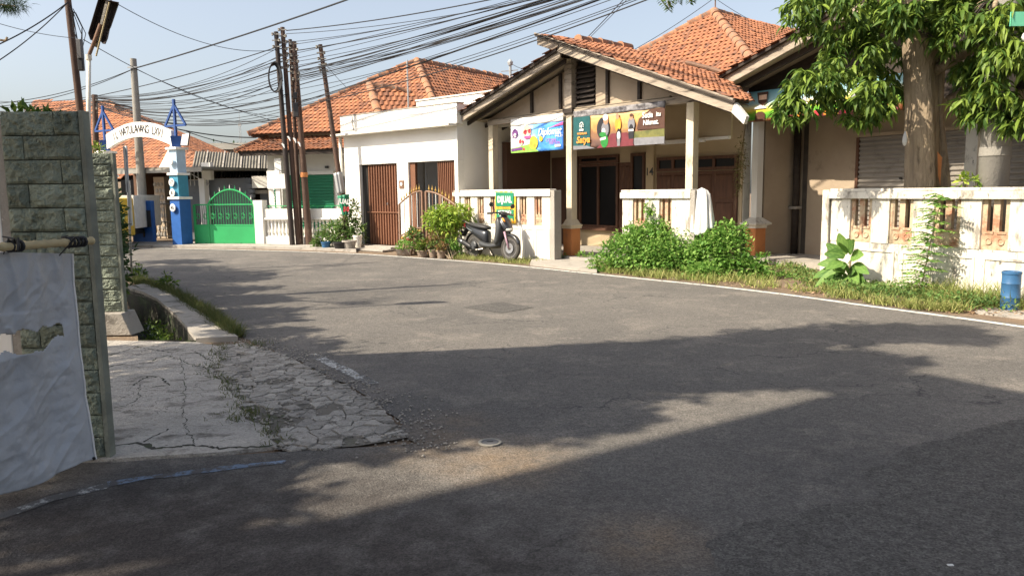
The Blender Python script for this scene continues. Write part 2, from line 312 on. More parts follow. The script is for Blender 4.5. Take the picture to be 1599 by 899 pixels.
def leaf_obj(name, mat, parent, pos, dirs, length, width, kind='oval', tint=None, up=None, loc=None):
    V, F = leaf_arrays(pos, dirs, length, width, kind, up); n, k = V.shape[:2]
    verts = V.reshape(-1, 3); nf = len(F); loops = []; starts = []; tot = 0; per = sum(len(f) for f in F)
    base = np.concatenate([np.array(f) for f in F]); st = np.cumsum([0] + [len(f) for f in F[:-1]])
    allv = (base[None, :] + (np.arange(n) * k)[:, None]).reshape(-1); alls = (st[None, :] + (np.arange(n) * per)[:, None]).reshape(-1)
    me = bpy.data.meshes.new(name); me.vertices.add(len(verts)); me.vertices.foreach_set('co', verts.astype(np.float32).reshape(-1))
    me.loops.add(len(allv)); me.loops.foreach_set('vertex_index', allv.astype(np.int32)); me.polygons.add(n * nf); me.polygons.foreach_set('loop_start', alls.astype(np.int32))
    me.update(calc_edges=True)
    t = rng.random(n) ** 1.6 if tint is None else tint
    at = me.attributes.new('tint', 'FLOAT', 'FACE'); at.data.foreach_set('value', np.repeat(t, nf).astype(np.float32))
    me.materials.append(MATS[mat]); o = bpy.data.objects.new(name, me); COL.objects.link(o); o.parent = parent
    if loc is not None: o.location = loc
    return o
def blob_points(blobs, n, shell=.55):
    """points spread through ellipsoids (cx,cy,cz,rx,ry,rz), denser towards the skin; returns points and outward directions"""
    w = np.array([b[3] * b[4] * b[5] for b in blobs]) ** .67; w = w / w.sum(); P = []; Dd = []
    for b, k in zip(blobs, rng.multinomial(n, w)):
        v = rng.normal(size=(k, 3)); v /= np.linalg.norm(v, axis=1, keepdims=True); r = (shell + (1 - shell) * rng.random((k, 1))) * (1 + .10 * rng.normal(size=(k, 1)))
        P.append(np.array(b[:3]) + v * r * np.array(b[3:6])); Dd.append(v)
    return np.concatenate(P), np.concatenate(Dd)
def bush(parent, blobs, n, length, width, mat, kind='oval', droop=0.0, name='foliage', minz=.02, jit=.7, shell=.45):
    P, Dd = blob_points(blobs, n, shell); Dd = Dd + rng.normal(0, jit, Dd.shape); Dd[:, 2] -= droop
    ok = P[:, 2] > minz; P = P[ok]; Dd = Dd[ok]; L = length * (.65 + .7 * rng.random(len(P)))
    return leaf_obj(name, mat, parent, P, Dd, L, L * width, kind)
def stems(parent, blobs, n, base, r=.012, name='stem', mat='bark'):
    P, _ = blob_points(blobs, n, .5); m = MB()
    for p in P:
        b = Vector(base) + Vector((random.gauss(0, .05), random.gauss(0, .05), 0)); p = Vector(p)
        if p.z < .1: continue
        m.tube([b, b.lerp(p, .5) + Vector((random.gauss(0, .05), random.gauss(0, .05), .05)), p], [r, r * .8, r * .4], 5)
    return m.build(name, mat, parent)
# ------------------------------------------------------------------ ground, road, markings
FARPX = [(1599, 510.5), (1464, 492), (1352, 477.5), (1240, 461.5), (1112, 446.3), (1006, 436), (900, 425), (822, 416.6), (760, 410.8), (707, 406.8), (653, 402.8), (600, 399), (560, 396.6), (500, 394), (450, 392.3), (400, 391), (300, 388.5), (200, 387.5)]
far = [G(*p).xy for p in FARPX]
far = [Vector((13.5, -9)), Vector((9.2, 1.2)), Vector((7.3, 5.4))] + far + [Vector((-17, 25.8)), Vector((-26, 28.2)), Vector((-45, 31))]
def smooth_curve(p, it=2):
    for _ in range(it):
        q = [p[0]]
        for a, b in zip(p, p[1:]): q += [a.lerp(b, .25), a.lerp(b, .75)]
        p = q + [p[-1]]
    return p
far = smooth_curve(far)
def offset(p, d):
    out = []
    for i, a in enumerate(p):
        t = (p[min(i + 1, len(p) - 1)] - p[max(i - 1, 0)]).normalized(); out.append(a + Vector((t.y, -t.x)) * d)
    return out
far_edge = offset(far, .16)             # asphalt runs on a little past the painted line
leftedge = [G(*p).xy for p in [(640, 687), (618, 655), (590, 628), (545, 603), (500, 580), (460, 560), (425, 547), (395, 533), (372, 522), (352, 505), (330, 490), (290, 468), (250, 447), (210, 434)]]
leftedge = [Vector((-.62, 4.78))] + leftedge + [Vector((-8.6, 16.3)), Vector((-12, 18.6)), Vector((-20, 21.4)), Vector((-45, 25.5))]
ramp_low = [G(*p).xy for p in [(172, 722), (250, 716), (330, 712), (420, 706), (520, 700), (600, 696)]]
lane_l = [Vector((-3.6, -14)), Vector((-3.4, 0)), Vector((-3.2, 3.2)), Vector((-3.1, 4.45)), Vector((-2.42, 4.5))]
lane_r = [Vector((5.6, -9)), Vector((3.4, -5)), Vector((3.2, -14))]
def jitter(p, a):
    out = []
    for i, q in enumerate(p[:-1]):
        n = max(1, int((p[i + 1] - q).length / .12)) if (p[i + 1] - q).length < 4 else 1
        for k in range(n): out.append(q.lerp(p[i + 1], k / n) + (Vector((random.gauss(0, a), random.gauss(0, a))) if n > 1 else Vector((0, 0))))
    return out + [p[-1]]
main_poly = far_edge + jitter(leftedge, .022)[::-1] + ramp_low[::-1] + lane_l[::-1] + lane_r[::-1]
drain_in = [G(*p).xy for p in [(306, 534), (292, 515), (275, 496), (245, 470), (222, 459), (196, 452)]]     # road side of the drain
drain_out = [G(*p).xy for p in [(216, 533), (214, 516), (208, 497), (203, 482), (199, 470)]]                 # wall side
drain_in.append(drain_in[-1] + (drain_in[-1] - drain_in[-2]) * 6); drain_out.append(drain_in[-1] + Vector((-.75, -.35)))
drain_poly = drain_in + drain_out[::-1]
gnd = MB().fill([[(-140, -60), (140, -60), (140, 220), (-140, 220)], [tuple(p) for p in drain_poly]], -.012).build('ground', 'soil'); tag(gnd, kind='structure')
road = MB().fill([[tuple(p) for p in main_poly]], 0.0).build('road', 'asphalt'); tag(road, kind='structure')
def strip(pts, w, z, name, mat, parent, ragged=0.0):
    a = offset(pts, w / 2); b = offset(pts, -w / 2); m = MB()
    vs = []
    for p, q in zip(a, b):
        vs += [(p.x + random.gauss(0, ragged), p.y + random.gauss(0, ragged), z), (q.x + random.gauss(0, ragged), q.y + random.gauss(0, ragged), z)]
    m.add(vs, [(2 * i, 2 * i + 1, 2 * i + 3, 2 * i + 2) for i in range(len(pts) - 1)])
    o = m.build(name, mat, parent); return o
def dense(pts, step=.1):
    out = []
    for a, b in zip(pts, pts[1:]):
        n = max(1, int((b - a).length / step)); out += [a.lerp(b, k / n) for k in range(n)]
    return out + [pts[-1]]
strip(dense([p for p in far if p.y < 26 and p.y > 0]), .105, .004, 'edge_line', 'road_paint', road, .004)
strip(dense([G(*p).xy for p in [(583, 600), (532, 574), (486, 553)]]), .12, .004, 'edge_line', 'road_paint_worn', road, .006)
lane = None and MB().fill([[tuple(p) for p in jitter([G(*q).xy for q in [(175, 728), (420, 712), (640, 694), (760, 700), (880, 745), (905, 800), (870, 905)]], .02)] + [(.1, 2.5), (.2, -6), (-3.3, -6), (-3.3, 0), (-3.1, 3.4), (-3.0, 4.4), (-2.45, 4.45)]], .004).build('lane_surface', 'asphalt_lane', road)
strip(dense([G(*p).xy for p in [(-60, 822), (0, 806), (80, 778), (170, 757)]]), .095, .003, 'lane_line', 'road_paint_worn', road, .008)
strip(dense([G(*p).xy for p in [(172, 756), (230, 746), (300, 738), (370, 729), (445, 721)]]), .075, .003, 'lane_line', 'road_paint_blue', road, .008)
def patch(px, z=.004, j=.015, mat='asphalt_patch'):
    pts = [G(*q).xy for q in px]; ring = dense(pts + [pts[0]], .035)[:-1]
    ring = [p + Vector((noise.noise(Vector((p.x * 3, p.y * 3, 1))), noise.noise(Vector((p.x * 3, p.y * 3, 9))))) * j * 5 + Vector((random.gauss(0, j * .5), random.gauss(0, j * .5))) for p in ring]
    return MB().fill([[tuple(p) for p in ring]], z).build('asphalt_patch', mat, road)
patch([(724, 480), (782, 471), (836, 480), (782, 489)], .004, .008)
patch([(425, 470), (500, 466), (632, 523), (560, 531), (462, 500)], .0016, .008, 'asphalt')
patch([(1130, 900), (1088, 845), (1110, 826), (1240, 806), (1340, 772), (1400, 700), (1640, 640), (1700, 920), (1300, 930)], .0012, .02)
vc = thing('valve_cover', 'small round iron valve cover set flush in the asphalt', 'valve cover', G(765, 691, .004))
MB().lathe([(.075, 0), (.075, .008), (.058, .008), (.058, .003)], 24).build('rim', 'pole_concrete', vc)
lid = MB().lathe([(.054, .0), (.054, .0075), (.03, .0085), (.001, .0085)], 24).build('lid', 'cable_grey', vc)
MB().box(-.02, .02, -.004, .004, .0085, .012).build('lift_bar', 'black_iron', lid)

# far-side verge: soil strip, pavement slabs
def pave(px, z, name, mat='concrete', parent=None):
    pts = [G(*q).xy for q in px]; P = [tuple(p) for p in pts]; m = MB().fill([P], z); n = len(P)
    o = len(m.v); m.v += [(x, y, z) for x, y in P] + [(x, y, -.02) for x, y in P]
    m.f += [(o + i, o + n + i, o + n + (i + 1) % n, o + (i + 1) % n) for i in range(n)]; m.t += [0] * n
    return m.build(name, mat, parent)
pv = pave([(200, 385.6), (330, 387.2), (413, 388), (470, 389.6), (520, 391.5), (556, 393.6), (556, 386), (500, 381), (413, 381), (300, 380), (200, 380)], .06, 'pavement'); tag(pv, kind='structure')
pv2 = pave([(828, 413.8), (880, 419.5), (932, 425.5), (930, 415), (905, 405), (862, 404), (830, 408)], .05, 'pavement'); tag(pv2, kind='structure')
pv3 = pave([(1520, 488), (1600, 497.5), (1700, 510), (1700, 494), (1600, 485), (1540, 480)], .012, 'pavement'); tag(pv3, kind='structure')
# ------------------------------------------------------------------ driveway ramp with its cracked edge
seam = dense([G(*q).xy for q in [(425, 703), (418, 680), (384, 640), (348, 600), (330, 575), (338, 556), (345, 540)]], .05)
seam = [p + Vector((noise.noise(Vector((p.x * 4, p.y * 4, 3))), noise.noise(Vector((p.x * 4, p.y * 4, 6))))) * .09 + Vector((random.gauss(0, .008), random.gauss(0, .008))) for p in seam]
ramp_poly = [G(*q).xy for q in [(166, 720), (250, 714), (340, 709)]] + seam + [G(*q).xy for q in [(306, 535.5), (216, 534), (160, 533)]] + [Vector((-6.2, 8.4)), Vector((-5.4, 6.2)), Vector((-4.3, 4.7))]
m = MB().fill([[tuple(p) for p in ramp_poly]], .014); P = [tuple(p) for p in ramp_poly]; n = len(P); o = len(m.v)
m.v += [(x, y, .014) for x, y in P] + [(x, y, -.03) for x, y in P]; m.f += [(o + i, o + n + i, o + n + (i + 1) % n, o + (i + 1) % n) for i in range(n)]; m.t += [0] * n
ramp = m.build('driveway', 'ramp_concrete'); tag(ramp, kind='structure')
crack_poly = [G(*q).xy for q in [(425, 703), (500, 702), (560, 697), (636, 684), (612, 655), (586, 630), (545, 606), (500, 583), (455, 560), (418, 546), (380, 536)]] + seam[::-1][:-1]
MB().fill([[tuple(p) for p in crack_poly]], .006).build('rubble_bed', 'grout', ramp)
def inside(p, poly):
    c = False; n = len(poly); j = n - 1
    for i in range(n):
        if (poly[i].y > p.y) != (poly[j].y > p.y) and p.x < (poly[j].x - poly[i].x) * (p.y - poly[i].y) / (poly[j].y - poly[i].y) + poly[i].x: c = not c
        j = i
    return c
xs = [p.x for p in crack_poly]; ys = [p.y for p in crack_poly]; seeds = []
tries = 0
while len(seeds) < 190 and tries < 9000:
    tries += 1; q = Vector((random.uniform(min(xs), max(xs)), random.uniform(min(ys), max(ys))))
    r = .06 + .20 * random.random() ** 2
    if inside(q, crack_poly) and all((q - s).length > r for s in seeds): seeds.append(q)
def clip_half(poly, a, b, gap):
    mid = (a + b) / 2; nrm = (b - a).normalized(); off = mid.dot(nrm) - gap; out = []
    for i, p in enumerate(poly):
        q = poly[(i + 1) % len(poly)]; dp, dq = p.dot(nrm) - off, q.dot(nrm) - off
        if dp <= 0: out.append(p)
        if dp * dq < 0: out.append(p.lerp(q, dp / (dp - dq)))
    return out
for i, s in enumerate(seeds):
    poly = [s + Vector((math.cos(k * .785) * .30, math.sin(k * .785) * .30)) for k in range(8)]
    for j, t in enumerate(seeds):
        if i != j and (s - t).length < .7: poly = clip_half(poly, s, t, random.uniform(.001, .008))
        if len(poly) < 3: break
    if len(poly) < 3: continue
    for k, p in enumerate(poly):
        f = 1.0
        while f > .2 and not inside(s + (p - s) * f, crack_poly): f -= .08
        poly[k] = s + (p - s) * f
    if random.random() < .06 or any((s - G(*q).xy).length < r_ for q, r_ in (((384, 652), .24), ((410, 668), .2), ((352, 596), .16), ((430, 598), .12), ((505, 640), .10))): continue
    rag = []
    for k, p in enumerate(poly):                       # chipped, uneven outline
        q = poly[(k + 1) % len(poly)]; rag.append(p)
        if (q - p).length > .07: rag.append(p.lerp(q, .5) + (s - p.lerp(q, .5)) * random.uniform(0, .09))
    m = MB(); h = .015 + random.gauss(0, .003); tx, ty = random.gauss(0, .015), random.gauss(0, .015); n = len(rag)
    top = [(p.x - s.x, p.y - s.y, h + (p.x - s.x) * tx + (p.y - s.y) * ty) for p in rag]; bot = [(x * 1.03, y * 1.03, 0) for x, y, z in top]
    m.add(top + bot, [tuple(range(n))] + [(k, n + k, n + (k + 1) % n, (k + 1) % n) for k in range(n)])
    m.build('concrete_slab', 'ramp_concrete', ramp, loc=(s.x, s.y, 0))
m = MB()
for _ in range(2200):                                    # grit between the slabs
    q = Vector((random.uniform(min(xs), max(xs)), random.uniform(min(ys), max(ys))))
    if inside(q, crack_poly):
        r = random.uniform(.006, .02); m.lathe([(r * .6, .004), (r, r * .6), (r * .5, r)], 5, (q.x, q.y, 0.004))
tag(m.build('rubble', 'concrete', ramp), kind='stuff')
def crack_line(px, w):
    pts = dense([G(*q).xy for q in px], .025); pts = [p + Vector((random.gauss(0, .008), random.gauss(0, .008))) + Vector((noise.noise(Vector((p.x * 6, p.y * 6, 2))), noise.noise(Vector((p.x * 6, p.y * 6, 8))))) * .03 for p in pts]
    strip(pts, w, .0155, 'crack', 'drain_wall', ramp, w * .35)
for px, w in (([(172, 557), (215, 543), (262, 552), (300, 549), (332, 566)], .012), ([(236, 566), (262, 556), (285, 566), (330, 580)], .010), ([(205, 604), (232, 590), (252, 592), (262, 604), (240, 606)], .014), ([(300, 585), (330, 592), (350, 588)], .008), ([(180, 640), (215, 628), (222, 600)], .006), ([(168, 701), (215, 694), (240, 704), (300, 699), (360, 704), (424, 699)], .022), ([(225, 694), (252, 680), (262, 672)], .010), ([(280, 560), (290, 600), (286, 650), (300, 698)], .005), ([(170, 575), (196, 570)], .016)): crack_line(px, w)
# ------------------------------------------------------------------ roadside drain
m = MB(); zb = -.48; di, do = drain_in, drain_out
for pts, flip in ((di, False), (do, True)):
    for a, b in zip(pts, pts[1:]): m.add([(a.x, a.y, .0), (b.x, b.y, .0), (b.x, b.y, zb), (a.x, a.y, zb)], [(0, 1, 2, 3)])
m.add([(di[0].x, di[0].y, .02), (do[0].x, do[0].y, .02), (do[0].x, do[0].y, zb), (di[0].x, di[0].y, zb)], [(0, 1, 2, 3)])
m.fill([[tuple(p) for p in drain_poly]], zb)
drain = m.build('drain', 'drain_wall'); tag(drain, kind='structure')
inner = di[:6]; outer = [G(*p).xy for p in [(372, 531), (345, 512), (322, 497), (290, 477), (264, 459), (226, 446)]]
m = MB(); cz = .045
P = [tuple(p) for p in inner + outer[::-1]]; m.fill([P], cz); n = len(P); o = len(m.v); m.v += [(x, y, cz) for x, y in P] + [(x, y, -.05) for x, y in P]
m.f += [(o + i, o + n + i, o + n + (i + 1) % n, o + (i + 1) % n) for i in range(n)]; m.t += [0] * n
m.build('coping', 'concrete', drain)
m = MB()                                               # trickle of foamy waste water and litter in the drain bed
m.fill([[tuple(p) for p in [G(236, 530, -.45).xy, G(256, 530, -.45).xy, G(240, 495, -.45).xy, G(222, 478, -.45).xy, G(216, 478, -.45).xy, G(226, 498, -.45).xy]]], -.455)
m.build('water', 'ceramic_white', drain)

# ------------------------------------------------------------------ stone-clad gate walls on the left
def stone_wall(name, label, loc, width, height, courses, seed, split, thick=.055, px_lean=None):
    rs = random.Random(seed); t = thing(name, label, 'wall', loc)
    MB().box(-width, -.013, .03, thick - .002, 0, height - .01).build('core', 'mortar', t)
    MB().box(-.012, .018, -.014, thick, 0, height).build('edge_strip', 'mortar', t, bevel=.003)
    h = height / courses
    for c in range(courses):
        cuts = [-width, -.016]; k = split if c % 2 else 1 - split
        cuts.insert(1, -width + width * (k + rs.uniform(-.08, .08)))
        if width > .5: cuts.insert(1, -width + width * rs.uniform(.12, .22))
        for a, b in zip(cuts, cuts[1:]):
            x0, x1, z0, z1 = a + .003, b - .003, c * h + .003, (c + 1) * h - .003; nx, nz = 16, 9; vs = []; fs = []
            off = rs.uniform(0, 50); pr = rs.uniform(-.006, .006)
            for j in range(nz + 1):
                for i in range(nx + 1):
                    u, v = i / nx, j / nz; e = min(u, 1 - u, v, 1 - v); x = x0 + (x1 - x0) * u; z = z0 + (z1 - z0) * v
                    y = -.004 - (.016 + pr + .022 * noise.noise(Vector((x * 11 + off, z * 13, off))) + .014 * noise.noise(Vector((x * 31 + off, z * 40, off))) + .008 * noise.noise(Vector((x * 80, z * 90, off)))) * min(1, e * 8 + .15)
                    vs.append((x, y, z))
            for j in range(nz):
                for i in range(nx): q = j * (nx + 1) + i; fs.append((q, q + 1, q + nx + 2, q + nx + 1))
            e0 = [j * (nx + 1) for j in range(nz + 1)]; base = len(vs)
            ring = list(range(nx + 1)) + [j * (nx + 1) + nx for j in range(1, nz + 1)] + [nz * (nx + 1) + i for i in range(nx - 1, -1, -1)] + [j * (nx + 1) for j in range(nz - 1, 0, -1)]
            for r in ring: vs.append((vs[r][0], .03, vs[r][2]))
            for i in range(len(ring)): i2 = (i + 1) % len(ring); fs.append((ring[i2], ring[i], base + i, base + i2))
            MB().add(vs, fs).build('stone_block', 'stone_green', t)
    return t
nb = G(170, 716)
near_wall = stone_wall('stone_gate_wall', 'tall moss-green stone-clad wall end with the white tarpaulin in front', (nb.x, nb.y, 0), .47, 2.09, 15, 3, .33)
fb = G(196, 521)
far_wall = stone_wall('stone_gate_wall', 'moss-green stone-clad wall end beyond the driveway beside the open drain', (fb.x, fb.y, 0), .62, 2.08, 16, 9, .45)
MB().prism([(-.7, 0), (.13, 0), (.03, .26), (-.7, .26)], 'y', -.12, .2).build('plinth', 'concrete', far_wall, bevel=.01)
gw = thing('garden_wall', 'plain grey-white garden wall at the left edge behind the tarpaulin', 'wall', (nb.x - .475, nb.y + .03, 0))
MB().box(-.8, 0, 0, .12, 0, 2.06).build('wall', 'concrete', gw)
MB().box(-.8, -.05, -.03, -.002, .2, 1.85).build('painted_panel', 'plaster_clean', gw, bevel=.006)
MB().box(-.05, .0, -.025, 0, 0, 1.85).build('mortar_strip', 'concrete', gw)
# the small plants that look over these walls
pl = thing('wall_top_plant', 'leafy green plant showing above the stone wall at the far left', 'plant', D(58, 182, 5.6) - Vector((0, 0, 2.1)))
bush(pl, [(0, 0, 2.08, .18, .12, .07), (.1, 0, 2.06, .14, .1, .06), (-.12, 0, 2.09, .10, .1, .08)], 260, .075, .42, 'leaf_mango', droop=.1); stems(pl, [(0, 0, 2.05, .12, .08, .05)], 8, (0, 0, 0), .012)
pl = thing('wall_top_shrub', 'small yellow-green shrub tip behind the far stone wall end', 'plant', D(150, 236, 9.3) - Vector((0, 0, 2.1)))
bush(pl, [(0, 0, 2.10, .09, .1, .10)], 160, .05, .4, 'leaf_yellow'); stems(pl, [(0, 0, 2.05, .06, .06, .05)], 6, (0, 0, 0), .01)
# ------------------------------------------------------------------ tarpaulin on a bamboo rail
tp = thing('tarpaulin', 'torn white tarpaulin hanging from a bamboo rail at the left edge', 'tarpaulin', (-2.6, 4.25, 0))
TL = Vector((-2.6, 4.25, 0))
a_top, a_bot = D(112, 396, 4.36), D(150, 716, 4.34)
b_top, b_bot = D(-70, 392, 3.62), D(-70, 800, 3.62)
nu, nv = 120, 170; vs = []; fs = []
for j in range(nv + 1):
    v = j / nv
    for i in range(nu + 1):
        u = i / nu; p = a_top.lerp(a_bot, v).lerp(b_top.lerp(b_bot, v), u)
        edge = a_top.lerp(a_bot, v); bow = math.sin(v * math.pi) * .035 * (1 - u) ** 2
        fold = .022 * math.sin(u * 17 + 1.2 * math.sin(v * 5)) * (1 - .6 * v) + .055 * noise.noise(Vector((u * 3.2, v * 4.5, 2))) + .028 * noise.noise(Vector((u * 8, v * 11, 7)))
        fold += .020 * abs(math.sin(v * 9 + u * 4)) * (1 if v > .25 else .2) + .018 * abs(noise.noise(Vector((u * 6 + v * 3, v * 16 - u * 5, 3)))) + .010 * abs(noise.noise(Vector((u * 19, v * 22, 5))))
        rg = lambda a, b, c: (1 - min(1, abs(noise.noise(Vector((a, b, c)))) * 4)) ** 2
        fold = fold * .5 + .020 * rg(u * 1.1 + v * .3, v * 4.2 + u * 1.4, 11) * (1 if .3 < v < .7 else .25) + .006 * rg(u * 2.2, v * 9 - u * 3.5, 21) + .018 * rg(u * 5 + v * .8, v * .8, 31) * (1.15 - v); fold *= min(1, u * 5 + .22); vs.append(tuple(p + Vector((.0 - bow * .6 + fold * .9, -fold * .35, .012 * math.sin(u * 9) * v)) - TL))
for j in range(nv):
    for i in range(nu):
        u, v = (i + .5) / nu, (j + .5) / nv
        hole = .14 < u and .33 + .025 * noise.noise(Vector((u * 9, 0, 0))) + .006 * noise.noise(Vector((u * 50, 0, 0))) + .05 * max(0, .3 - u) < v < .42 + .04 * noise.noise(Vector((u * 7, 4, 0))) - .16 * max(0, .35 - u)
        if not hole: q = j * (nu + 1) + i; fs.append((q, q + 1, q + nu + 2, q + nu + 1))
sheet = MB().add(vs, fs).build('sheet', 'tarp', tp, smooth=True)
sd = sheet.modifiers.new('thick', 'SOLIDIFY'); sd.thickness = .002
m = MB()
for k in range(0):
    u0 = .22 + k * .12; p0 = a_top.lerp(a_bot, .33).lerp(b_top.lerp(b_bot, .33), u0) - TL
    m.add([tuple(p0 + Vector((.03, -.02, .02))), tuple(p0 + Vector((-.03, -.09, .015))), tuple(p0 + Vector((.0, -.04, -.05)))], [(0, 1, 2)])
m = MB(); hem = [Vector(vs[j * (nu + 1)]) + Vector((.003, -.004, 0)) for j in range(nv + 1)]; m.tube(hem, .006, 5); m.build('hem', 'cloth_white', tp)
m = MB(); eye = Vector(vs[(nv - 1) * (nu + 1) + 1]); m.lathe([(.004, -.004), (.010, -.004), (.010, .004), (.004, .004)], 10, tuple(eye + Vector((0, -.01, 0))), 'y'); m.build('eyelet', 'black_iron', tp)
bm = thing('bamboo_rail', 'weathered bamboo rail tied across the stone wall above the tarpaulin', 'rail', (-2.6, 4.25, 0))
ra, rb = D(142, 376, 4.38) - TL, D(-90, 392, 3.52) - TL; m = MB()
ks = [i / 14 for i in range(15)]; pts = []; rad = []
for k in ks:
    p = ra.lerp(rb, k)
    for dk, rr in ((-.012, .021), (0, .025), (.012, .021)): pts.append(ra.lerp(rb, k + dk)); rad.append(rr)
m.tube(pts, rad, 10); m.build('pole', 'bamboo', bm, smooth=True)
for px_, sz in ((104, 1.0), (10, 1.3), (118, .8)):
    m = MB(); c = ra.lerp(rb, (142 - px_) / 232.0)
    for k in range(3):
        m.lathe([(.027, -.006), (.033, 0), (.027, .006)], 10, (c.x + .012 * (k - 1), c.y + .02 * (k - 1), c.z), 'y')
    for k in range(3): m.tube([c, c + Vector((random.uniform(-.03, .05), -.03, .03 * sz)), c + Vector((random.uniform(-.05, .06), -.04, random.uniform(-.09, .05) * sz))], [.008, .007, .003], 5)
    m.build('rubber_tie', 'black_plastic', bm)
# ------------------------------------------------------------------ roof pieces
def plane_of(poly):
    P = [Vector(p) for p in poly]; n = Vector((0, 0, 0))
    for i in range(len(P)): n += P[i].cross(P[(i + 1) % len(P)])
    n.normalize()
    if n.z < 0: n = -n
    dn = Vector((0, 0, -1)); dn = (dn - n * dn.dot(n)).normalized(); ac = dn.cross(n).normalized()
    return P[0].copy(), n, dn, ac
def tiled_face(poly, parent, tw=.155, th=.19, name='tiles', mat='clay_tile', deck='wood_dark', wave=.026, lip=.024, seed=1):
    rs = random.Random(seed); O, n, dn, ac = plane_of(poly); up = -dn
    q = [Vector(((Vector(p) - O).dot(ac), (Vector(p) - O).dot(up))) for p in poly]
    a0, a1 = min(p.x for p in q), max(p.x for p in q); b0, b1 = min(p.y for p in q), max(p.y for p in q); m = MB()
    prof = [(0, .0), (.22, .75), (.42, 1.0), (.64, .45), (.82, .05), (1.04, .0)]
    r = 0; b = b0
    while b < b1:
        a = a0 - (tw * .5 if r % 2 else 0)
        while a < a1:
            if inside(Vector((a + tw * .5, b + th * .5)), q):
                t = min(1, rs.random() ** 3 * 1.1); dz = rs.gauss(0, .004); da = rs.gauss(0, .004); tl = rs.gauss(0, .006)
                vs = []
                for (bb, hh) in ((b - .03, lip), (b + th * 1.03, .0)):
                    for fx, fh in prof: vs.append(O + ac * (a + fx * tw + da) + up * (bb + tl) + n * (fh * wave + hh + dz))
                k = len(prof); vs += [v - n * .022 for v in vs[:k]]
                m.add(vs, [(i, i + 1, k + i + 1, k + i) for i in range(k - 1)] + [(i + 1, i, 2 * k + i, 2 * k + i + 1) for i in range(k - 1)], t + .001)
            a += tw
        b += th; r += 1
    o = tag(m.build(name, mat, parent), kind='stuff')
    dk = MB(); P = [Vector(p) - n * .012 for p in poly]; k = len(P); dk.add(P + [p - n * .05 for p in P], [tuple(range(k)), tuple(range(k, 2 * k))[::-1]] + [(i, k + i, k + (i + 1) % k, (i + 1) % k) for i in range(k)])
    dk.build('roof_deck', deck, parent); return o
_rt = None
def ridge_caps(p, q, parent, r=.12, ln=.36, mat='clay_ridge', sag=0.0):
    p = Vector(p); q = Vector(q); d = q - p; n = max(1, int(d.length / ln)); step = d.length / n; global _rt
    key = (r, mat)
    if _rt is None: _rt = {}
    if key not in _rt:
        m = MB(); secs = []
        for x, k in ((0, 1.12), (.06, 1.12), (.08, 1.0), (1.08, .92)):
            secs.append([(x, r * k * math.cos(a), r * k * .85 * math.sin(a)) for a in [math.pi * i / 6 for i in range(7)]] + [(x, -r * k, -.05), (x, r * k, -.05)])
        m.loft(secs); o = m.build('ridge_tile', mat, None, auto=40, smooth=True); _rt[key] = o.data; bpy.data.objects.remove(o)
    for i in range(n):
        o = bpy.data.objects.new('ridge_tile', _rt[key]); COL.objects.link(o); o.parent = parent
        k = (i + .5) / n; o.location = p + d * (i / n) + Vector((0, 0, -.02 + random.gauss(0, .008) - sag * 4 * k * (1 - k))); o.rotation_euler = (d.to_track_quat('X', 'Z')).to_euler(); o.scale = (step, 1 + random.gauss(0, .04), 1 + random.gauss(0, .04))
def ribbed(x0, x1, z0, z1, y, n, depth, vertical=True):
    """folded sheet between x0..x1, z0..z1 with n ribs"""
    m = MB(); vs = []; k = 0
    for i in range(n):
        for f, h in ((0, 0), (.35, 0), (.5, 1), (.85, 1)):
            p = (i + f) / n
            if vertical: vs += [(x0 + (x1 - x0) * p, y - depth * h, z0), (x0 + (x1 - x0) * p, y - depth * h, z1)]
            else: vs += [(x0, y - depth * h, z0 + (z1 - z0) * p), (x1, y - depth * h, z0 + (z1 - z0) * p)]
    vs += [(x1, y, z0), (x1, y, z1)] if vertical else [(x0, y, z1), (x1, y, z1)]
    m.add(vs, [(2 * i, 2 * i + 2, 2 * i + 3, 2 * i + 1) for i in range(len(vs) // 2 - 1)]); return m
# carved two-slot vent panel used in the front walls
def vent_panel(parent, x0, x1, z0, z1, y, mat='plaster_peel'):
    w = x1 - x0; m = MB(); zz = z0 + (z1 - z0) * .34
    sx = [x0, x0 + w * .18, x0 + w * .38, x0 + w * .62, x0 + w * .82, x1]
    for i in (0, 2, 4): m.box(sx[i], sx[i + 1], y, y + .07, zz, z1)
    m.box(x0, x1, y, y + .07, z0, zz)
    for cx_ in ((sx[1] + sx[2]) / 2, (sx[3] + sx[4]) / 2):
        m.box(cx_ - w * .16, cx_ + w * .16, y - .012, y + .001, zz - .02, zz + .02)
        m.lathe([(w * .13, -.001), (w * .13, -.016), (w * .08, -.016), (w * .07, -.006), (.002, -.010)], 12, (cx_, y, (z0 + zz) / 2), 'y')
    return m.build('vent_panel', mat, parent, bevel=.004)
pmat('vent_paint', (.52, .42, .29), (.40, .30, .20), 3.0, .88, .4, 30, stain=(.36, .18, .11), sscale=4.0, sthr=.47, swid=.12, stain2=(.16, .13, .10), s2scale=15, s2thr=.62)

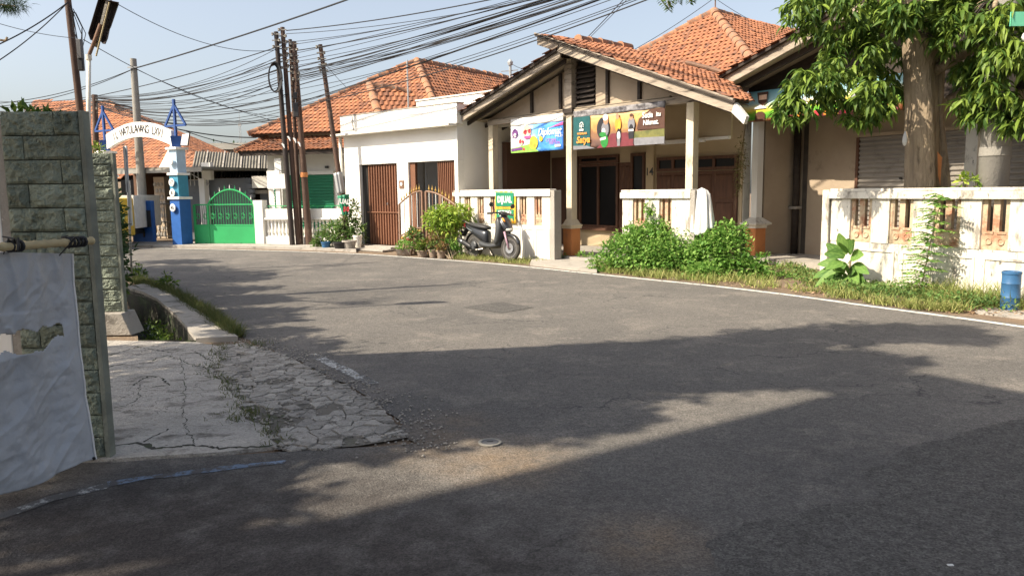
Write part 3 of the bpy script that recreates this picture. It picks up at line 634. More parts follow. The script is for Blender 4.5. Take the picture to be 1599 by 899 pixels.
def front_wall(t, x0, x1, h, panels, zlo, zcap, th=.16, lower=None, mat='plaster_white', back=True):
    """low garden wall in local coordinates, front face at y=0"""
    xs_ = [x0] + [e for p in panels for e in p] + [x1]
    for a, b in zip(xs_[::2], xs_[1::2]):
        if b - a > .005: MB().box(a, b, 0, th, zlo, zcap).build('pier', mat, t, bevel=.006)
    MB().box(x0, x1, .012, th, 0, zlo).build('base', mat, t, bevel=.006)
    MB().box(x0 - .03, x1 + .03, -.045, th + .04, zcap, h - .05).build('coping', mat, t, bevel=.008)
    MB().box(x0 - .015, x1 + .015, -.03, th + .02, h - .05, h).build('coping_top', mat, t, bevel=.012)
    for a, b in panels: vent_panel(t, a, b, zlo + .003, zcap - .002, .035, 'vent_paint')
    for (a, b, c, d_) in (lower or []):                  # raised frame round a sunk field
        m = MB(); w = .035
        m.box(a, b, -.004, .013, d_ - w, d_).box(a, a + w, -.004, .013, c, d_ - w).box(b - w, b, -.004, .013, c, d_ - w); m.build('panel_frame', mat, t, bevel=.004)

# ------------------------------------------------------------------ house number 14
H = thing_on(L14, 'porch_house', 'beige house with open gabled porch, two banners and orange tiled roof', 'house')
def u14(px, py, d=0): return L14.uv(px, py, d)
MB().box(-4.0, 3.55, -.35, 2.6, 0, .10).build('porch_floor', 'concrete', H)
# columns
for cx_ in (-2.86, 0.0, 3.36):
    c = MB().box(cx_ - .088, cx_ + .088, -.088, .088, .10, 3.26).build('column', 'column_cream', H, bevel=.008)
    MB().prism([(cx_ - .14, .10), (cx_ + .14, .10), (cx_ + .14, .72), (cx_ - .14, .72)], 'y', -.14, .14).build('column_base', 'orange_paint', c, bevel=.006)
    secs = [[(cx_ - w, -w, z), (cx_ + w, -w, z), (cx_ + w, w, z), (cx_ - w, w, z)] for w, z in ((.165, .722), (.165, .76), (.178, .785), (.178, .805), (.14, .83), (.102, .92), (.092, .93))]
    MB().loft(secs).build('column_cap', 'column_cream', c)
m = MB().box(-3.0, 3.62, -.07, .07, 3.262, 3.40).build('tie_beam', 'wood_grey', H, bevel=.006)
zl = lambda s: 3.12 + (s + 4.15) * .303          # underside line of left slope
zr = lambda s: 4.80 - (s + .35) * .373           # underside line of right slope
# gable infill boards, studs and louvre
def gable(x0, x1, zf, mat='plaster_tan', d=.06): return MB().prism([(x0, 3.402), (x1, 3.402), (x1, zf(x1)), (x0, zf(x0))], 'y', d, d + .04).build('gable_panel', mat, H)
for x0, x1 in ((-3.1, -1.42), (-1.36, -.42), (-.36, -.14)): gable(x0, x1, lambda s: max(3.43, zl(s)))
for x0, x1 in ((.70, 1.04), (1.12, 1.94), (2.02, 3.3)): gable(x0, x1, lambda s: max(3.43, zr(s)))
for sx_, zf in ((-1.39, zl), (-.39, zl), (1.08, zr), (1.98, zr)):
    MB().box(sx_ - .035, sx_ + .035, .0, .10, 3.402, zf(sx_)).build('gable_stud', 'wood_dark', H)
MB().box(-.13, .10, -.10, .07, 3.402, 4.62).build('ridge_post', 'wood_grey', H, bevel=.006)
MB().box(-.17, .14, -.12, .09, 3.33, 3.43).build('beam_clamp', 'wood_dark', H)
lv = MB().box(.12, .70, .10, .14, 3.402, zr(.40)).build('louvre', 'void_dark', H)
for k in range(9):
    z = 3.44 + k * .108; MB().add([(.13, .0, z), (.69, .0, z), (.69, .09, z + .08), (.13, .09, z + .08), (.13, .0, z - .015), (.69, .0, z - .015), (.69, .09, z + .065), (.13, .09, z + .065)], [(0, 1, 2, 3), (7, 6, 5, 4), (0, 4, 5, 1), (1, 5, 6, 2), (2, 6, 7, 3), (3, 7, 4, 0)]).build('slat', 'wood_dark', lv)
# barge boards (two boards each), rafters, soffits, roof planes
def slope_board(x0, z0, x1, z1, y0, y1, hgt, mat, name='barge_board'):
    return MB().prism([(x0, z0), (x1, z1), (x1, z1 + hgt), (x0, z0 + hgt)], 'y', y0, y1).build(name, mat, H, bevel=.006)
slope_board(-4.22, 3.10, .30, 4.47, -.64, -.60, .19, 'wood_grey')
slope_board(-4.25, 3.28, .30, 4.66, -.68, -.645, .05, 'wood_dark', 'verge_strip')
slope_board(-.42, 4.83, 4.72, 2.91, -.66, -.62, .20, 'wood_grey')
slope_board(-.45, 5.05, 4.75, 3.11, -.72, -.665, .045, 'wood_grey', 'verge_strip')
MB().prism([(4.70, 2.92), (4.95, 2.70), (5.00, 2.83), (4.76, 3.10)], 'y', -.68, -.58).build('fascia_end', 'plaster_clean', H, bevel=.004)
for k in range(4):
    y = -.45 + k * .16
for y0 in (-.40, .25, .9, 1.6):
    slope_board(-4.1, 3.08, .2, 4.38, y0, y0 + .06, .10, 'wood_dark', 'rafter'); xe = 4.6 if y0 < 0 else 4.3 - y0 * .85; slope_board(-.3, 4.72, xe, 4.72 - (xe + .3) * .3714, y0, y0 + .06, .10, 'wood_dark', 'rafter')
MB().prism([(-4.15, 3.205), (.1, 4.49), (.1, 4.51), (-4.15, 3.225)], 'y', -.60, 2.4).build('soffit', 'ceiling_tan', H)
MB().prism([(-.35, 4.925), (4.6, 3.08), (4.6, 3.10), (-.35, 4.945)], 'y', -.62, .0).build('soffit', 'ceiling_tan', H)
lr = bpy.data.objects.new('porch_roof', None); COL.objects.link(lr); lr.parent = H
tiled_face([(-4.28, -.70, 3.30), (.22, -.70, 4.66), (.22, 3.4, 4.66), (-4.28, 3.4, 3.30)], lr, seed=2)
zq = lambda s: 5.08 - (s + .42) * .37356
tiled_face([(-.42, -.72, zq(-.42)), (4.80, -.72, zq(4.80)), (4.72, -.15, zq(4.72)), (2.5, 2.3, zq(2.5)), (-.42, 2.3, zq(-.42))], lr, seed=3)
ridge_caps((-.40, .6, 5.10), (-.40, 2.4, 5.10), lr, .13)
MB().tube([(1.45, 2.28, 4.48), (2.0, 2.28, 4.30), (3.0, 2.28, 3.93)], .05, 8).build('gutter_pipe', 'rust_iron', lr)
# main hipped roof, hip end towards the street
mr = bpy.data.objects.new('main_roof', None); COL.objects.link(mr); mr.parent = H
AP = L14.loc(D(1115, 17, 22.0)); AP = Vector((AP.x, AP.y, AP.z)); RE = AP + Vector((0, 5.2, 0))
ex = 5.1; SL = Vector((AP.x - ex, 2.15, 3.35)); SR = Vector((AP.x + ex - .6, 2.15, 3.35))
SRd = AP.lerp(SR, .60); SRc = Vector((2.3, 2.15, 3.35))
tiled_face([SL, SRc, SRd, AP], mr, seed=4); tiled_face([SRd, SRd + Vector((0, 7.5, 0)), RE, AP], mr, seed=5); tiled_face([SL, AP, RE, SL + Vector((0, 9.5, 0))], mr, seed=6)
ridge_caps(SL, AP, mr, .13); ridge_caps(SRd, AP, mr, .13); ridge_caps(AP, RE, mr, .14, sag=.12)
MB().tube([AP + Vector((0, .05, 0)), AP + Vector((0, .05, .75))], .02, 6).build('finial', 'rust_iron', mr)
# porch back wall with windows, doors; side wall
d0 = 2.5
bw = MB().box(-3.9, 2.86, d0, d0 + .15, .10, 3.35).build('back_wall', 'plaster_beige', H)
MB().box(-4.05, -3.9, -.2, d0, .10, 3.15).build('side_wall', 'plaster_tan', H)
MB().box(-3.895, -3.4, .9, d0 - .002, .10, 2.9).build('side_panel', 'plaster_brown', H)
MB().box(-3.3, -2.75, d0 - .04, d0 - .003, .10, 2.5).build('wall_panel', 'plaster_brown', H)
MB().box(-3.90, 2.8, -.02, d0 - .01, 3.42, 3.44).build('porch_ceiling', 'ceiling_tan', H)
MB().box(-3.98, -3.75, -.35, -.12, .1, 3.05).build('corner_post', 'plaster_peel', H, bevel=.006)
def window(x0, x1, z0, z1, panes, glass='dark_glass', frame='wood_brown', name='window', y=None):
    y = d0 if y is None else y
    w = bpy.data.objects.new(name, None); COL.objects.link(w); w.parent = H
    f = MB(); f.box(x0, x1, y - .07, y - .004, z1 - .07, z1).box(x0, x1, y - .07, y - .004, z0, z0 + .07)
    xs_ = [x0 + (x1 - x0) * k / panes for k in range(panes + 1)]
    for k, x in enumerate(xs_): f.box(max(x0, x - .035) if k else x0, min(x1, x + .035) if k < panes else x1, y - .07, y - .004, z0 + .07, z1 - .07) if 0 < k < panes else f.box(x0 if k == 0 else x1 - .07, x0 + .07 if k == 0 else x1, y - .07, y - .004, z0 + .07, z1 - .07)
    f.build('frame', frame, w)
    for a, b in zip(xs_, xs_[1:]): MB().box(a + .036, b - .036, y - .03, y - .006, z0 + .071, z1 - .071).build('pane', glass, w)
    return w
def pdoor(x0, x1, z0, z1, y=None):
    y = d0 if y is None else y
    dr = MB().box(x0, x1, y - .05, y - .004, z0, z1).build('door', 'wood_brown', H); w = (x1 - x0)
    for c in range(2):
        a = x0 + w * (.07 + .47 * c); b = a + w * .39
        for q0, q1 in ((.05, .30), (.34, .62), (.66, .96)):
            m = MB(); zA, zB = z0 + (z1 - z0) * q0, z0 + (z1 - z0) * q1; m.loft([[(a, y - .051, zA), (b, y - .051, zA), (b, y - .051, zB), (a, y - .051, zB)], [(a + .03, y - .07, zA + .03), (b - .03, y - .07, zA + .03), (b - .03, y - .07, zB - .03), (a + .03, y - .07, zB - .03)]]); m.build('door_panel', 'wood_brown', dr)
    return dr
window(-2.65, -2.25, .12, 2.5, 1); window(-2.2, -.78, .60, 2.28, 2); window(-2.2, -.78, 2.29, 2.5, 2, name='transom')
pdoor(-.75, -.35, .12, 2.28); window(-.36, .10, .12, 2.5, 1)
MB().box(.16, .40, d0 - .09, d0 - .002, .10, 3.3).build('pilaster', 'plaster_beige', H, bevel=.006)
text_obj('14', .26, 'black_plastic', H, (.28, d0 - .094, 2.02), (R_(90), 0, 0), 'house_number', bold=.006)
pdoor(.48, 1.46, .12, 2.0); window(.48, 1.46, 2.02, 2.36, 2, name='transom'); pdoor(1.52, 2.76, .12, 2.0); window(1.52, 2.76, 2.02, 2.34, 2, name='transom')
MB().box(-2.2, -.8, d0 - .12, d0 - .075, .53, .60).build('sill', 'wood_brown', H)
# eave beam line behind the columns: pale board the light falls on
MB().box(1.0, 3.42, 1.2, 1.26, 2.62, 3.40).build('lintel_board', 'plaster_beige', H); MB().box(1.0, 3.42, 1.14, 1.198, 2.60, 2.66).build('lintel_trim', 'plaster_clean', H)
MB().box(-3.3, .9, 1.2, 1.26, 2.72, 3.40).build('lintel_board', 'plaster_beige', H)
MB().box(1.85, 2.95, .9, 1.0, 2.56, 2.60).build('tube_lamp', 'ceramic_white', H)
# ---- low front walls of number 14
W1 = thing_on(L14, 'front_wall', 'white vented front wall behind the parked motor scooter', 'wall', 0, -.69)
pan = []
for c in (730, 750.5, 771, 816.5, 840): s_ = u14(c, 325, -.69)[0]; pan.append((s_ - .13, s_ + .13))
low = [(u14(a, 350, -.69)[0], u14(b, 350, -.69)[0], .08, .74) for a, b in ((718, 737), (741, 766), (768, 790), (795, 812), (818, 832), (836, 858))]
front_wall(W1, -3.66, .02, 1.63, pan, .80, 1.47, lower=low)
MB().box(.021, .17, -.02, .2, 0, 1.60).build('end_post', 'concrete', W1, bevel=.008)
W2 = thing_on(L14, 'front_wall', 'shorter white vented front wall rising behind the big green weeds', 'wall', 0, -.69)
pan = [(2.45, 2.76), (3.12, 3.42)]
front_wall(W2, 2.17, 3.86, 1.59, pan, .72, 1.42, lower=[(2.25, 2.95, .08, .66), (3.05, 3.8, .08, .66)], mat='plaster_peel')
MB().box(3.865, 3.98, -.03, .2, 0, 1.57).build('end_post', 'concrete', W2, bevel=.008)
# white cloth draped over the wall end
ct = thing_on(L14, 'draped_cloth', 'white cloth draped over the right end of the shorter front wall', 'cloth', 4.0, -.60)
nu, nv = 26, 22; vs = []
for j in range(nv + 1):
    v = j / nv
    for i in range(nu + 1):
        u = i / nu; a = -1.9 + 3.3 * u; rr = .13 + .13 * v ** .7 + .022 * math.sin(u * 34 + v * 2) * (.3 + v) + .012 * math.sin(u * 61 + 2)
        z = 1.60 - v * (.80 + .06 * math.sin(u * 9)) if v > .12 else 1.60 + .02 * math.sin(u * 7) - v * .3
        k = 1 if v > .12 else v / .12; vs.append((.0 + math.cos(a) * rr * k, .06 + math.sin(a) * rr * k * .75, z))
ob = MB().add(vs, [(j * (nu + 1) + i, j * (nu + 1) + i + 1, (j + 1) * (nu + 1) + i + 1, (j + 1) * (nu + 1) + i) for j in range(nv) for i in range(nu)]).build('sheet', 'cloth_white', ct, smooth=True)
sd = ob.modifiers.new('thick', 'SOLIDIFY'); sd.thickness = .004
# ---- banners
def banner_paint(name, ramp_cols, scale=1.5, dirv='DIAG', noise_amt=.35):
    m = bpy.data.materials.new(name); m.use_nodes = True; N = m.node_tree.nodes; L = m.node_tree.links; b = N['Principled BSDF']; b.inputs['Roughness'].default_value = .45
    tc = N.new('ShaderNodeTexCoord'); nz = N.new('ShaderNodeTexNoise'); nz.inputs['Scale'].default_value = 6; nz.inputs['Detail'].default_value = 6
    mp = N.new('ShaderNodeMapping'); mp.inputs['Rotation'].default_value = (0, 0, 0); L.new(tc.outputs['Generated'], mp.inputs[0]); L.new(mp.outputs[0], nz.inputs['Vector'])
    sp = N.new('ShaderNodeSeparateXYZ'); L.new(mp.outputs[0], sp.inputs[0]); ma = N.new('ShaderNodeMath'); ma.operation = 'MULTIPLY_ADD'; ma.inputs[1].default_value = noise_amt
    L.new(nz.outputs[0], ma.inputs[0]); L.new(sp.outputs[0 if dirv == 'X' else 2], ma.inputs[2]); sb = N.new('ShaderNodeMath'); sb.operation = 'SUBTRACT'; sb.inputs[1].default_value = noise_amt * .5; L.new(ma.outputs[0], sb.inputs[0])
    cr = N.new('ShaderNodeValToRGB'); e = cr.color_ramp.elements
    while len(e) < len(ramp_cols): e.new(.5)
    for k, (p, c) in enumerate(ramp_cols): e[k].position = p; e[k].color = (*c, 1)
    L.new(sb.outputs[0], cr.inputs[0]); L.new(cr.outputs[0], b.inputs['Base Color']); MATS[name] = m
def cloth_sheet(parent, x0, x1, z0, z1, y, mat, name='sheet', amp=.018, tilt=(0, 0, 0, 0), seed=0, nx=30, nz=10):
    """hanging sheet; tilt = corner z offsets (tl,tr,bl,br)"""
    vs = []
    for j in range(nz + 1):
        v = j / nz
        for i in range(nx + 1):
            u = i / nx; zt = z1 + tilt[0] * (1 - u) + tilt[1] * u; zb_ = z0 + tilt[2] * (1 - u) + tilt[3] * u
            vs.append((x0 + (x1 - x0) * u, y + amp * noise.noise(Vector((u * 5 + seed, v * 2, seed))) + .25 * amp * math.sin(u * 26 + v * 3 + seed), zt + (zb_ - zt) * v))
    o = MB().add(vs, [(j * (nx + 1) + i, (j + 1) * (nx + 1) + i, (j + 1) * (nx + 1) + i + 1, j * (nx + 1) + i + 1) for j in range(nz) for i in range(nx)]).build(name, mat, parent, smooth=True)
    sd = o.modifiers.new('thick', 'SOLIDIFY'); sd.thickness = .003; return o
def flat_shape(parent, pts, y, mat, name='print'): return MB().add([(x, y, z) for x, z in pts], [tuple(range(len(pts)))]).build(name, mat, parent)
def ell(cx_, cz_, rx, rz, n=16, a0=0, rot=0): return [(cx_ + rx * math.cos(a0 + 2 * math.pi * k / n) * math.cos(rot) - rz * math.sin(a0 + 2 * math.pi * k / n) * math.sin(rot), cz_ + rx * math.cos(a0 + 2 * math.pi * k / n) * math.sin(rot) + rz * math.sin(a0 + 2 * math.pi * k / n) * math.cos(rot)) for k in range(n)]
for nme, c in (('ink_white', (.80, .79, .77)), ('ink_orange', (.85, .33, .05)), ('ink_teal', (.02, .10, .105)), ('ink_green', (.03, .22, .045)), ('ink_red', (.62, .05, .07)), ('ink_pink', (.75, .10, .30)), ('ink_yellow', (.85, .55, .06)),
               ('ink_purple', (.16, .06, .22)), ('ink_brown', (.10, .05, .035)), ('ink_skin', (.45, .24, .15)), ('ink_grey', (.22, .22, .24)), ('ink_black', (.03, .03, .035)), ('ink_magenta', (.45, .05, .25)), ('ink_blue', (.05, .22, .62)), ('ink_peach', (.82, .55, .40)), ('ink_lime', (.25, .50, .08)), ('ink_maroon', (.18, .04, .05)), ('ink_paleyellow', (.85, .75, .40))): pmat(nme, c, tuple(v * .8 for v in c), 9, .45, 0)
banner_paint('print_blue', [(0, (.78, .80, .82)), (.26, (.70, .76, .84)), (.46, (.22, .48, .80)), (.62, (.04, .20, .62)), (.78, (.10, .36, .78)), (1, (.03, .15, .52))], dirv='X')
banner_paint('print_sunset', [(0, (.07, .04, .035)), (.28, (.17, .09, .065)), (.48, (.26, .13, .055)), (.66, (.50, .27, .09)), (.85, (.62, .40, .15)), (1, (.40, .26, .14))], dirv='Z', noise_amt=.5)
pmat('ink_olive', (.20, .19, .06), (.10, .11, .04), 7, .45, 0)
banner_paint('print_field', [(0, (.16, .05, .02)), (.14, (.24, .08, .03)), (.20, (.06, .27, .03)), (.36, (.18, .45, .04)), (.44, (.80, .62, .08)), (.54, (.85, .78, .45)), (.64, (.35, .55, .60)), (1, (.08, .26, .33))], dirv='Z', noise_amt=.16)
# blue banner
B1 = thing_on(L14, 'advertising_banner', 'blue and white banner with bright desserts hung left of the porch column', 'banner', 0, -.14)
x0, x1, zb_, zt_ = -1.98, -.12, 2.52, 3.32
cloth_sheet(B1, x0, x1, zt_ - .16, zt_ + .02, -.004, 'cloth_white', 'top_hem', .01, seed=3, nz=3); cloth_sheet(B1, x0, x1, zb_, zt_ - .155, 0, 'print_blue', 'sheet', .012, seed=3)
BX = lambda u: x0 + (x1 - x0) * u
BZ = lambda v: zb_ + (zt_ - .16 - zb_) * v
Y1 = -.016
flat_shape(B1, [(BX(0.01), BZ(0)), (BX(.55), BZ(0)), (BX(.40), BZ(.30)), (BX(.15), BZ(.22)), (BX(.01), BZ(.18))], Y1, 'ink_lime'); flat_shape(B1, [(BX(.70), BZ(.78)), (BX(1), BZ(.98)), (BX(1), BZ(.88)), (BX(.82), BZ(.84))], Y1, 'ink_pink')
for (u, v, r, c) in ((.09, .72, .11, 'ink_purple'), (.09, .66, .05, 'ink_white'), (.33, .76, .15, 'ink_peach'), (.30, .74, .06, 'ink_red'), (.38, .76, .05, 'ink_red'), (.34, .60, .05, 'ink_white'), (.21, .40, .085, 'ink_peach'), (.20, .41, .05, 'ink_red'), (.25, .40, .035, 'ink_red'),
                     (.46, .33, .15, 'ink_yellow'), (.42, .30, .06, 'ink_orange'), (.48, .22, .05, 'ink_orange'), (.60, .45, .06, 'ink_yellow'), (.27, .12, .035, 'ink_red')):
    Y1 -= .0006; flat_shape(B1, ell(BX(u), BZ(v), r, r * 1.05), Y1, c)
flat_shape(B1, [(BX(.02), BZ(.06)), (BX(.24), BZ(.10)), (BX(.24), BZ(.20)), (BX(.02), BZ(.16))], Y1 - .001, 'ink_purple'); flat_shape(B1, [(BX(.28), BZ(.50)), (BX(.41), BZ(.50)), (BX(.41), BZ(.60)), (BX(.28), BZ(.60))], Y1 - .001, 'ink_pink')
flat_shape(B1, [(BX(.86), BZ(.12)), (BX(.96), BZ(.12)), (BX(.96), BZ(.20)), (BX(.86), BZ(.20))], Y1 - .001, 'ink_white')
rx = (R_(90), 0, 0); Y1 -= .002
text_obj('Diplomat', .24, 'ink_white', B1, (BX(.755), Y1, BZ(.68)), rx, shear=.3, sx=.88, bold=.002); text_obj('MILD', .075, 'ink_white', B1, (BX(.93), Y1, BZ(.50)), rx, sx=1.5)
text_obj('CITARA', .10, 'ink_magenta', B1, (BX(.79), Y1, BZ(.37)), rx, shear=.1); text_obj('FERTION', .09, 'ink_magenta', B1, (BX(.85), Y1, BZ(.26)), rx, shear=.1)
# sunset banner with riders
B2 = thing_on(L14, 'advertising_banner', 'dark-edged banner with three scooter riders at sunset right of the porch column', 'banner', 0, -.14)
x0, x1, zb_, zt_ = .22, 2.80, 2.50, 3.33
pmat('banner_hem', (.06, .055, .06), (.30, .29, .30), 7, .35, .3, 14, bdist=.04)
cloth_sheet(B2, x0, x1, zt_ - .12, zt_ + .01, -.01, 'banner_hem', 'top_hem', .03, seed=5, nz=4); cloth_sheet(B2, x0, x1, zb_, zt_ - .115, 0, 'print_sunset', 'sheet', .012, seed=6)
zt_ -= .12; Y1 = -.017
BZ = lambda v: zb_ + (zt_ - zb_) * v
def sh(pts, c):
    global Y1
    Y1 -= .0006; flat_shape(B2, [(BX(u), BZ(v)) for u, v in pts], Y1, c)
def shE(u, v, ru, rv, c, rot=0):
    global Y1
    Y1 -= .0006; flat_shape(B2, ell(BX(u), BZ(v), ru, rv, rot=rot), Y1, c)
sh([(.0, 0), (.20, 0), (.20, 1), (0, 1)], 'ink_teal'); sh([(.60, .0), (1, 0), (1, .42), (.70, .40)], 'ink_olive'); sh([(.62, .0), (1, 0), (1, .20), (.70, .22)], 'ink_grey'); sh([(.28, 0), (.70, 0), (.62, .40), (.45, .40)], 'ink_maroon'); sh([(.72, .45), (1, .42), (1, 1), (.86, 1), (.74, .75)], 'ink_brown'); sh([(.0, .0), (.26, 0), (.16, .10), (0, .12)], 'ink_grey')
# riders: left on green scooter, middle, right
shE(.355, .58, .19, .24, 'ink_black'); shE(.375, .55, .11, .15, 'ink_grey'); shE(.385, .82, .072, .10, 'ink_skin'); shE(.38, .90, .075, .07, 'ink_white'); shE(.36, .50, .05, .06, 'ink_white'); shE(.37, .20, .11, .145, 'ink_green'); sh([(.32, .22), (.385, .25), (.385, .32), (.32, .29)], 'ink_white'); shE(.35, .40, .10, .05, 'ink_green')
shE(.52, .66, .085, .16, 'ink_orange'); shE(.515, .89, .045, .065, 'ink_skin'); shE(.535, .60, .035, .09, 'ink_yellow'); shE(.53, .30, .07, .17, 'ink_black'); shE(.53, .32, .045, .09, 'ink_white'); sh([(.515, .02), (.545, .02), (.545, .24), (.515, .24)], 'ink_grey')
shE(.665, .62, .095, .15, 'ink_grey'); shE(.665, .83, .045, .06, 'ink_skin'); shE(.665, .88, .047, .035, 'ink_brown'); shE(.665, .36, .075, .19, 'ink_black'); sh([(.637, .42), (.69, .42), (.69, .48), (.637, .48)], 'ink_white'); sh([(.64, .0), (.69, 0), (.69, .2), (.64, .2)], 'ink_maroon')
for k in range(9):
    a = R_(200 - k * 27); u, v = .105 + .022 * math.cos(a), .72 + .10 * math.sin(a); shE(u, v, .017, .010, 'ink_white', a)
shE(.105, .70, .018, .04, 'ink_white'); sh([(.08, .56), (.13, .56), (.13, .62), (.08, .62)], 'ink_white'); Y1 -= .002
text_obj('WISMILAK', .065, 'ink_orange', B2, (BX(.115), Y1, BZ(.475)), rx, bold=.002); text_obj('Satya', .20, 'ink_orange', B2, (BX(.125), Y1, BZ(.28)), rx, shear=.25, bold=.006, sx=1.0)
text_obj('Setia', .165, 'ink_white', B2, (BX(.835), Y1, BZ(.83)), rx, bold=.004, shear=.05, sx=.9); text_obj('itu', .13, 'ink_white', B2, (BX(.945), Y1, BZ(.83)), rx, bold=.003, shear=.05, sx=.9); text_obj('Nikmat.', .14, 'ink_white', B2, (BX(.87), Y1, BZ(.62)), rx, bold=.004, shear=.05, sx=.9)
# green for-sale banner on the wall
B3 = thing_on(L14, 'for_sale_banner', 'green and yellow for-sale banner on the wall above the motor scooter', 'banner', 0, -.735)
a, b = u14(773, 300, -.735)[0], u14(805, 300, -.735)[0]; zt_, zb_ = 1.60, .82
cloth_sheet(B3, a, b, zb_, zt_, 0, 'ink_yellow', 'sheet', .012, tilt=(0, 0, .04, 0), seed=9)
flat_shape(B3, [(a + .04, 1.23), (b - .06, 1.23), (b - .06, 1.56), (a + .04, 1.57)], -.014, 'shutter_green', 'print'); flat_shape(B3, [(a + .05, .90), (b - .06, .87), (b - .06, 1.16), (a + .05, 1.16)], -.014, 'shutter_green', 'print')
c_ = (a + b) / 2 - .01
text_obj('DIJUAL', .21, 'ink_white', B3, (c_, -.017, 1.39), rx, bold=.008, sx=.82); [flat_shape(B3, [(c_ - .3 + k * .1, 1.185), (c_ - .22 + k * .1, 1.185), (c_ - .22 + k * .1, 1.205), (c_ - .3 + k * .1, 1.205)], -.016, 'ink_orange') for k in range(6)]
text_obj('HUBUNGI', .13, 'ink_white', B3, (c_, -.017, 1.08), rx, bold=.006, sx=.85); text_obj('0', .14, 'ink_white', B3, (a + .22, -.017, .97), rx, bold=.004)
# ------------------------------------------------------------------ white shop with folding doors
S = thing_on(LS, 'white_shop', 'white flat-fronted shop with brown folding steel doors', 'shop')
us = lambda x, y, d=0: LS.uv(x, y, d)
SW = 4.86
def sbox(n, mt, *b, bevel=.006): return MB().box(*b).build(n, mt, S, bevel=bevel)
sbox('wall', 'plaster_clean', 0, .72, 0, .22, 0, 2.40); sbox('wall', 'plaster_clean', 2.42, 2.90, 0, .22, 0, 2.40); sbox('wall', 'plaster_clean', 4.73, SW, 0, .22, 0, 2.40)
sbox('lintel', 'plaster_clean', 0, SW, 0, .22, 2.401, 3.25); sbox('parapet', 'plaster_clean', -.05, SW + .06, -.06, .18, 3.31, 3.82); sbox('ledge', 'plaster_white', -.20, SW + .02, -.32, .20, 3.251, 3.309)
sbox('parapet_cap', 'concrete', -.06, SW + .08, -.075, .20, 3.821, 3.85)
sbox('side_wall', 'plaster_clean', 0, .18, .221, 6.0, 0, 3.82); sbox('side_wall', 'plaster_clean', SW - .15, SW, .221, 6.0, 0, 3.82); sbox('roof', 'concrete', .181, SW - .151, .221, 6.0, 3.2, 3.3)
sbox('threshold', 'concrete', .55, 2.6, -.45, .0, 0, .10); sbox('step', 'concrete', .30, 2.75, -.85, -.455, 0, .05); sbox('floor', 'concrete', .2, SW - .16, .225, 5.9, 0, .10)
MB().tube([(-.12, -.03, 0), (-.12, -.03, 3.25)], .05, 8).build('drain_pipe', 'plaster_white', S, smooth=True)
dl = ribbed(.98, 2.40, .11, 2.38, .12, 12, .05).build('folding_door', 'rust_door', S); MB().box(.725, .98, .10, .16, .1, 2.39).build('jamb', 'void_dark', dl); MB().box(.98, 2.40, .04, .062, 1.02, 1.05).build('hinge_bar', 'rust_door', dl); MB().box(1.9, 1.93, .03, .06, 1.25, 1.31).build('handle', 'steel', dl)
dr_ = ribbed(4.0, 4.72, .11, 2.38, .10, 10, .045).build('folding_door', 'rust_door', S); MB().box(2.91, 3.12, .06, .14, .10, 2.39).build('folded_leaf', 'rust_door', S)
MB().box(3.12, 4.6, 1.9, 1.95, .1, 2.9).build('inner_wall', 'plaster_grey', S); MB().box(.2, .25, .3, 5.8, .1, 3.1).build('inner_wall', 'plaster_clean', S)
MB().box(2.52, 2.72, -.02, -.001, 1.70, 1.92).build('meter_box', 'rust_iron', S); MB().lathe([(.05, -.021), (.05, -.03), (.001, -.03)], 10, (2.62, 0, 1.82), 'y').build('meter_dial', 'ceramic_white', S)
for z, x in ((2.55, 1.7), (3.32, .5)): pass
MB().tube([(.55, -.07, 3.8), (.56, -.07, 3.6), (.60, -.07, 3.4)], .012, 5).build('stain_pipe', 'concrete', S)
# taller white wall behind it
sb_ = lambda *b: MB().box(*b).build('rear_wall', 'plaster_clean', S, bevel=.006)
rs0 = LS.uv(650, 158, 1.5)[0]; rz0 = LS.uv(700, 152, 1.5)[1]
sb_(rs0, 9.0, 1.5, 1.65, 3.3, rz0); MB().box(rs0 - .02, 9.0, 1.47, 1.68, rz0 + .001, rz0 + .04).build('rear_cap', 'plaster_white', S)
m = MB(); m.box(3.9, 4.92, 1.47, 1.499, 3.98, 4.03).box(4.86, 4.92, 1.47, 1.499, 3.4, 3.98); m.build('trim_line', 'plaster_grey', S)
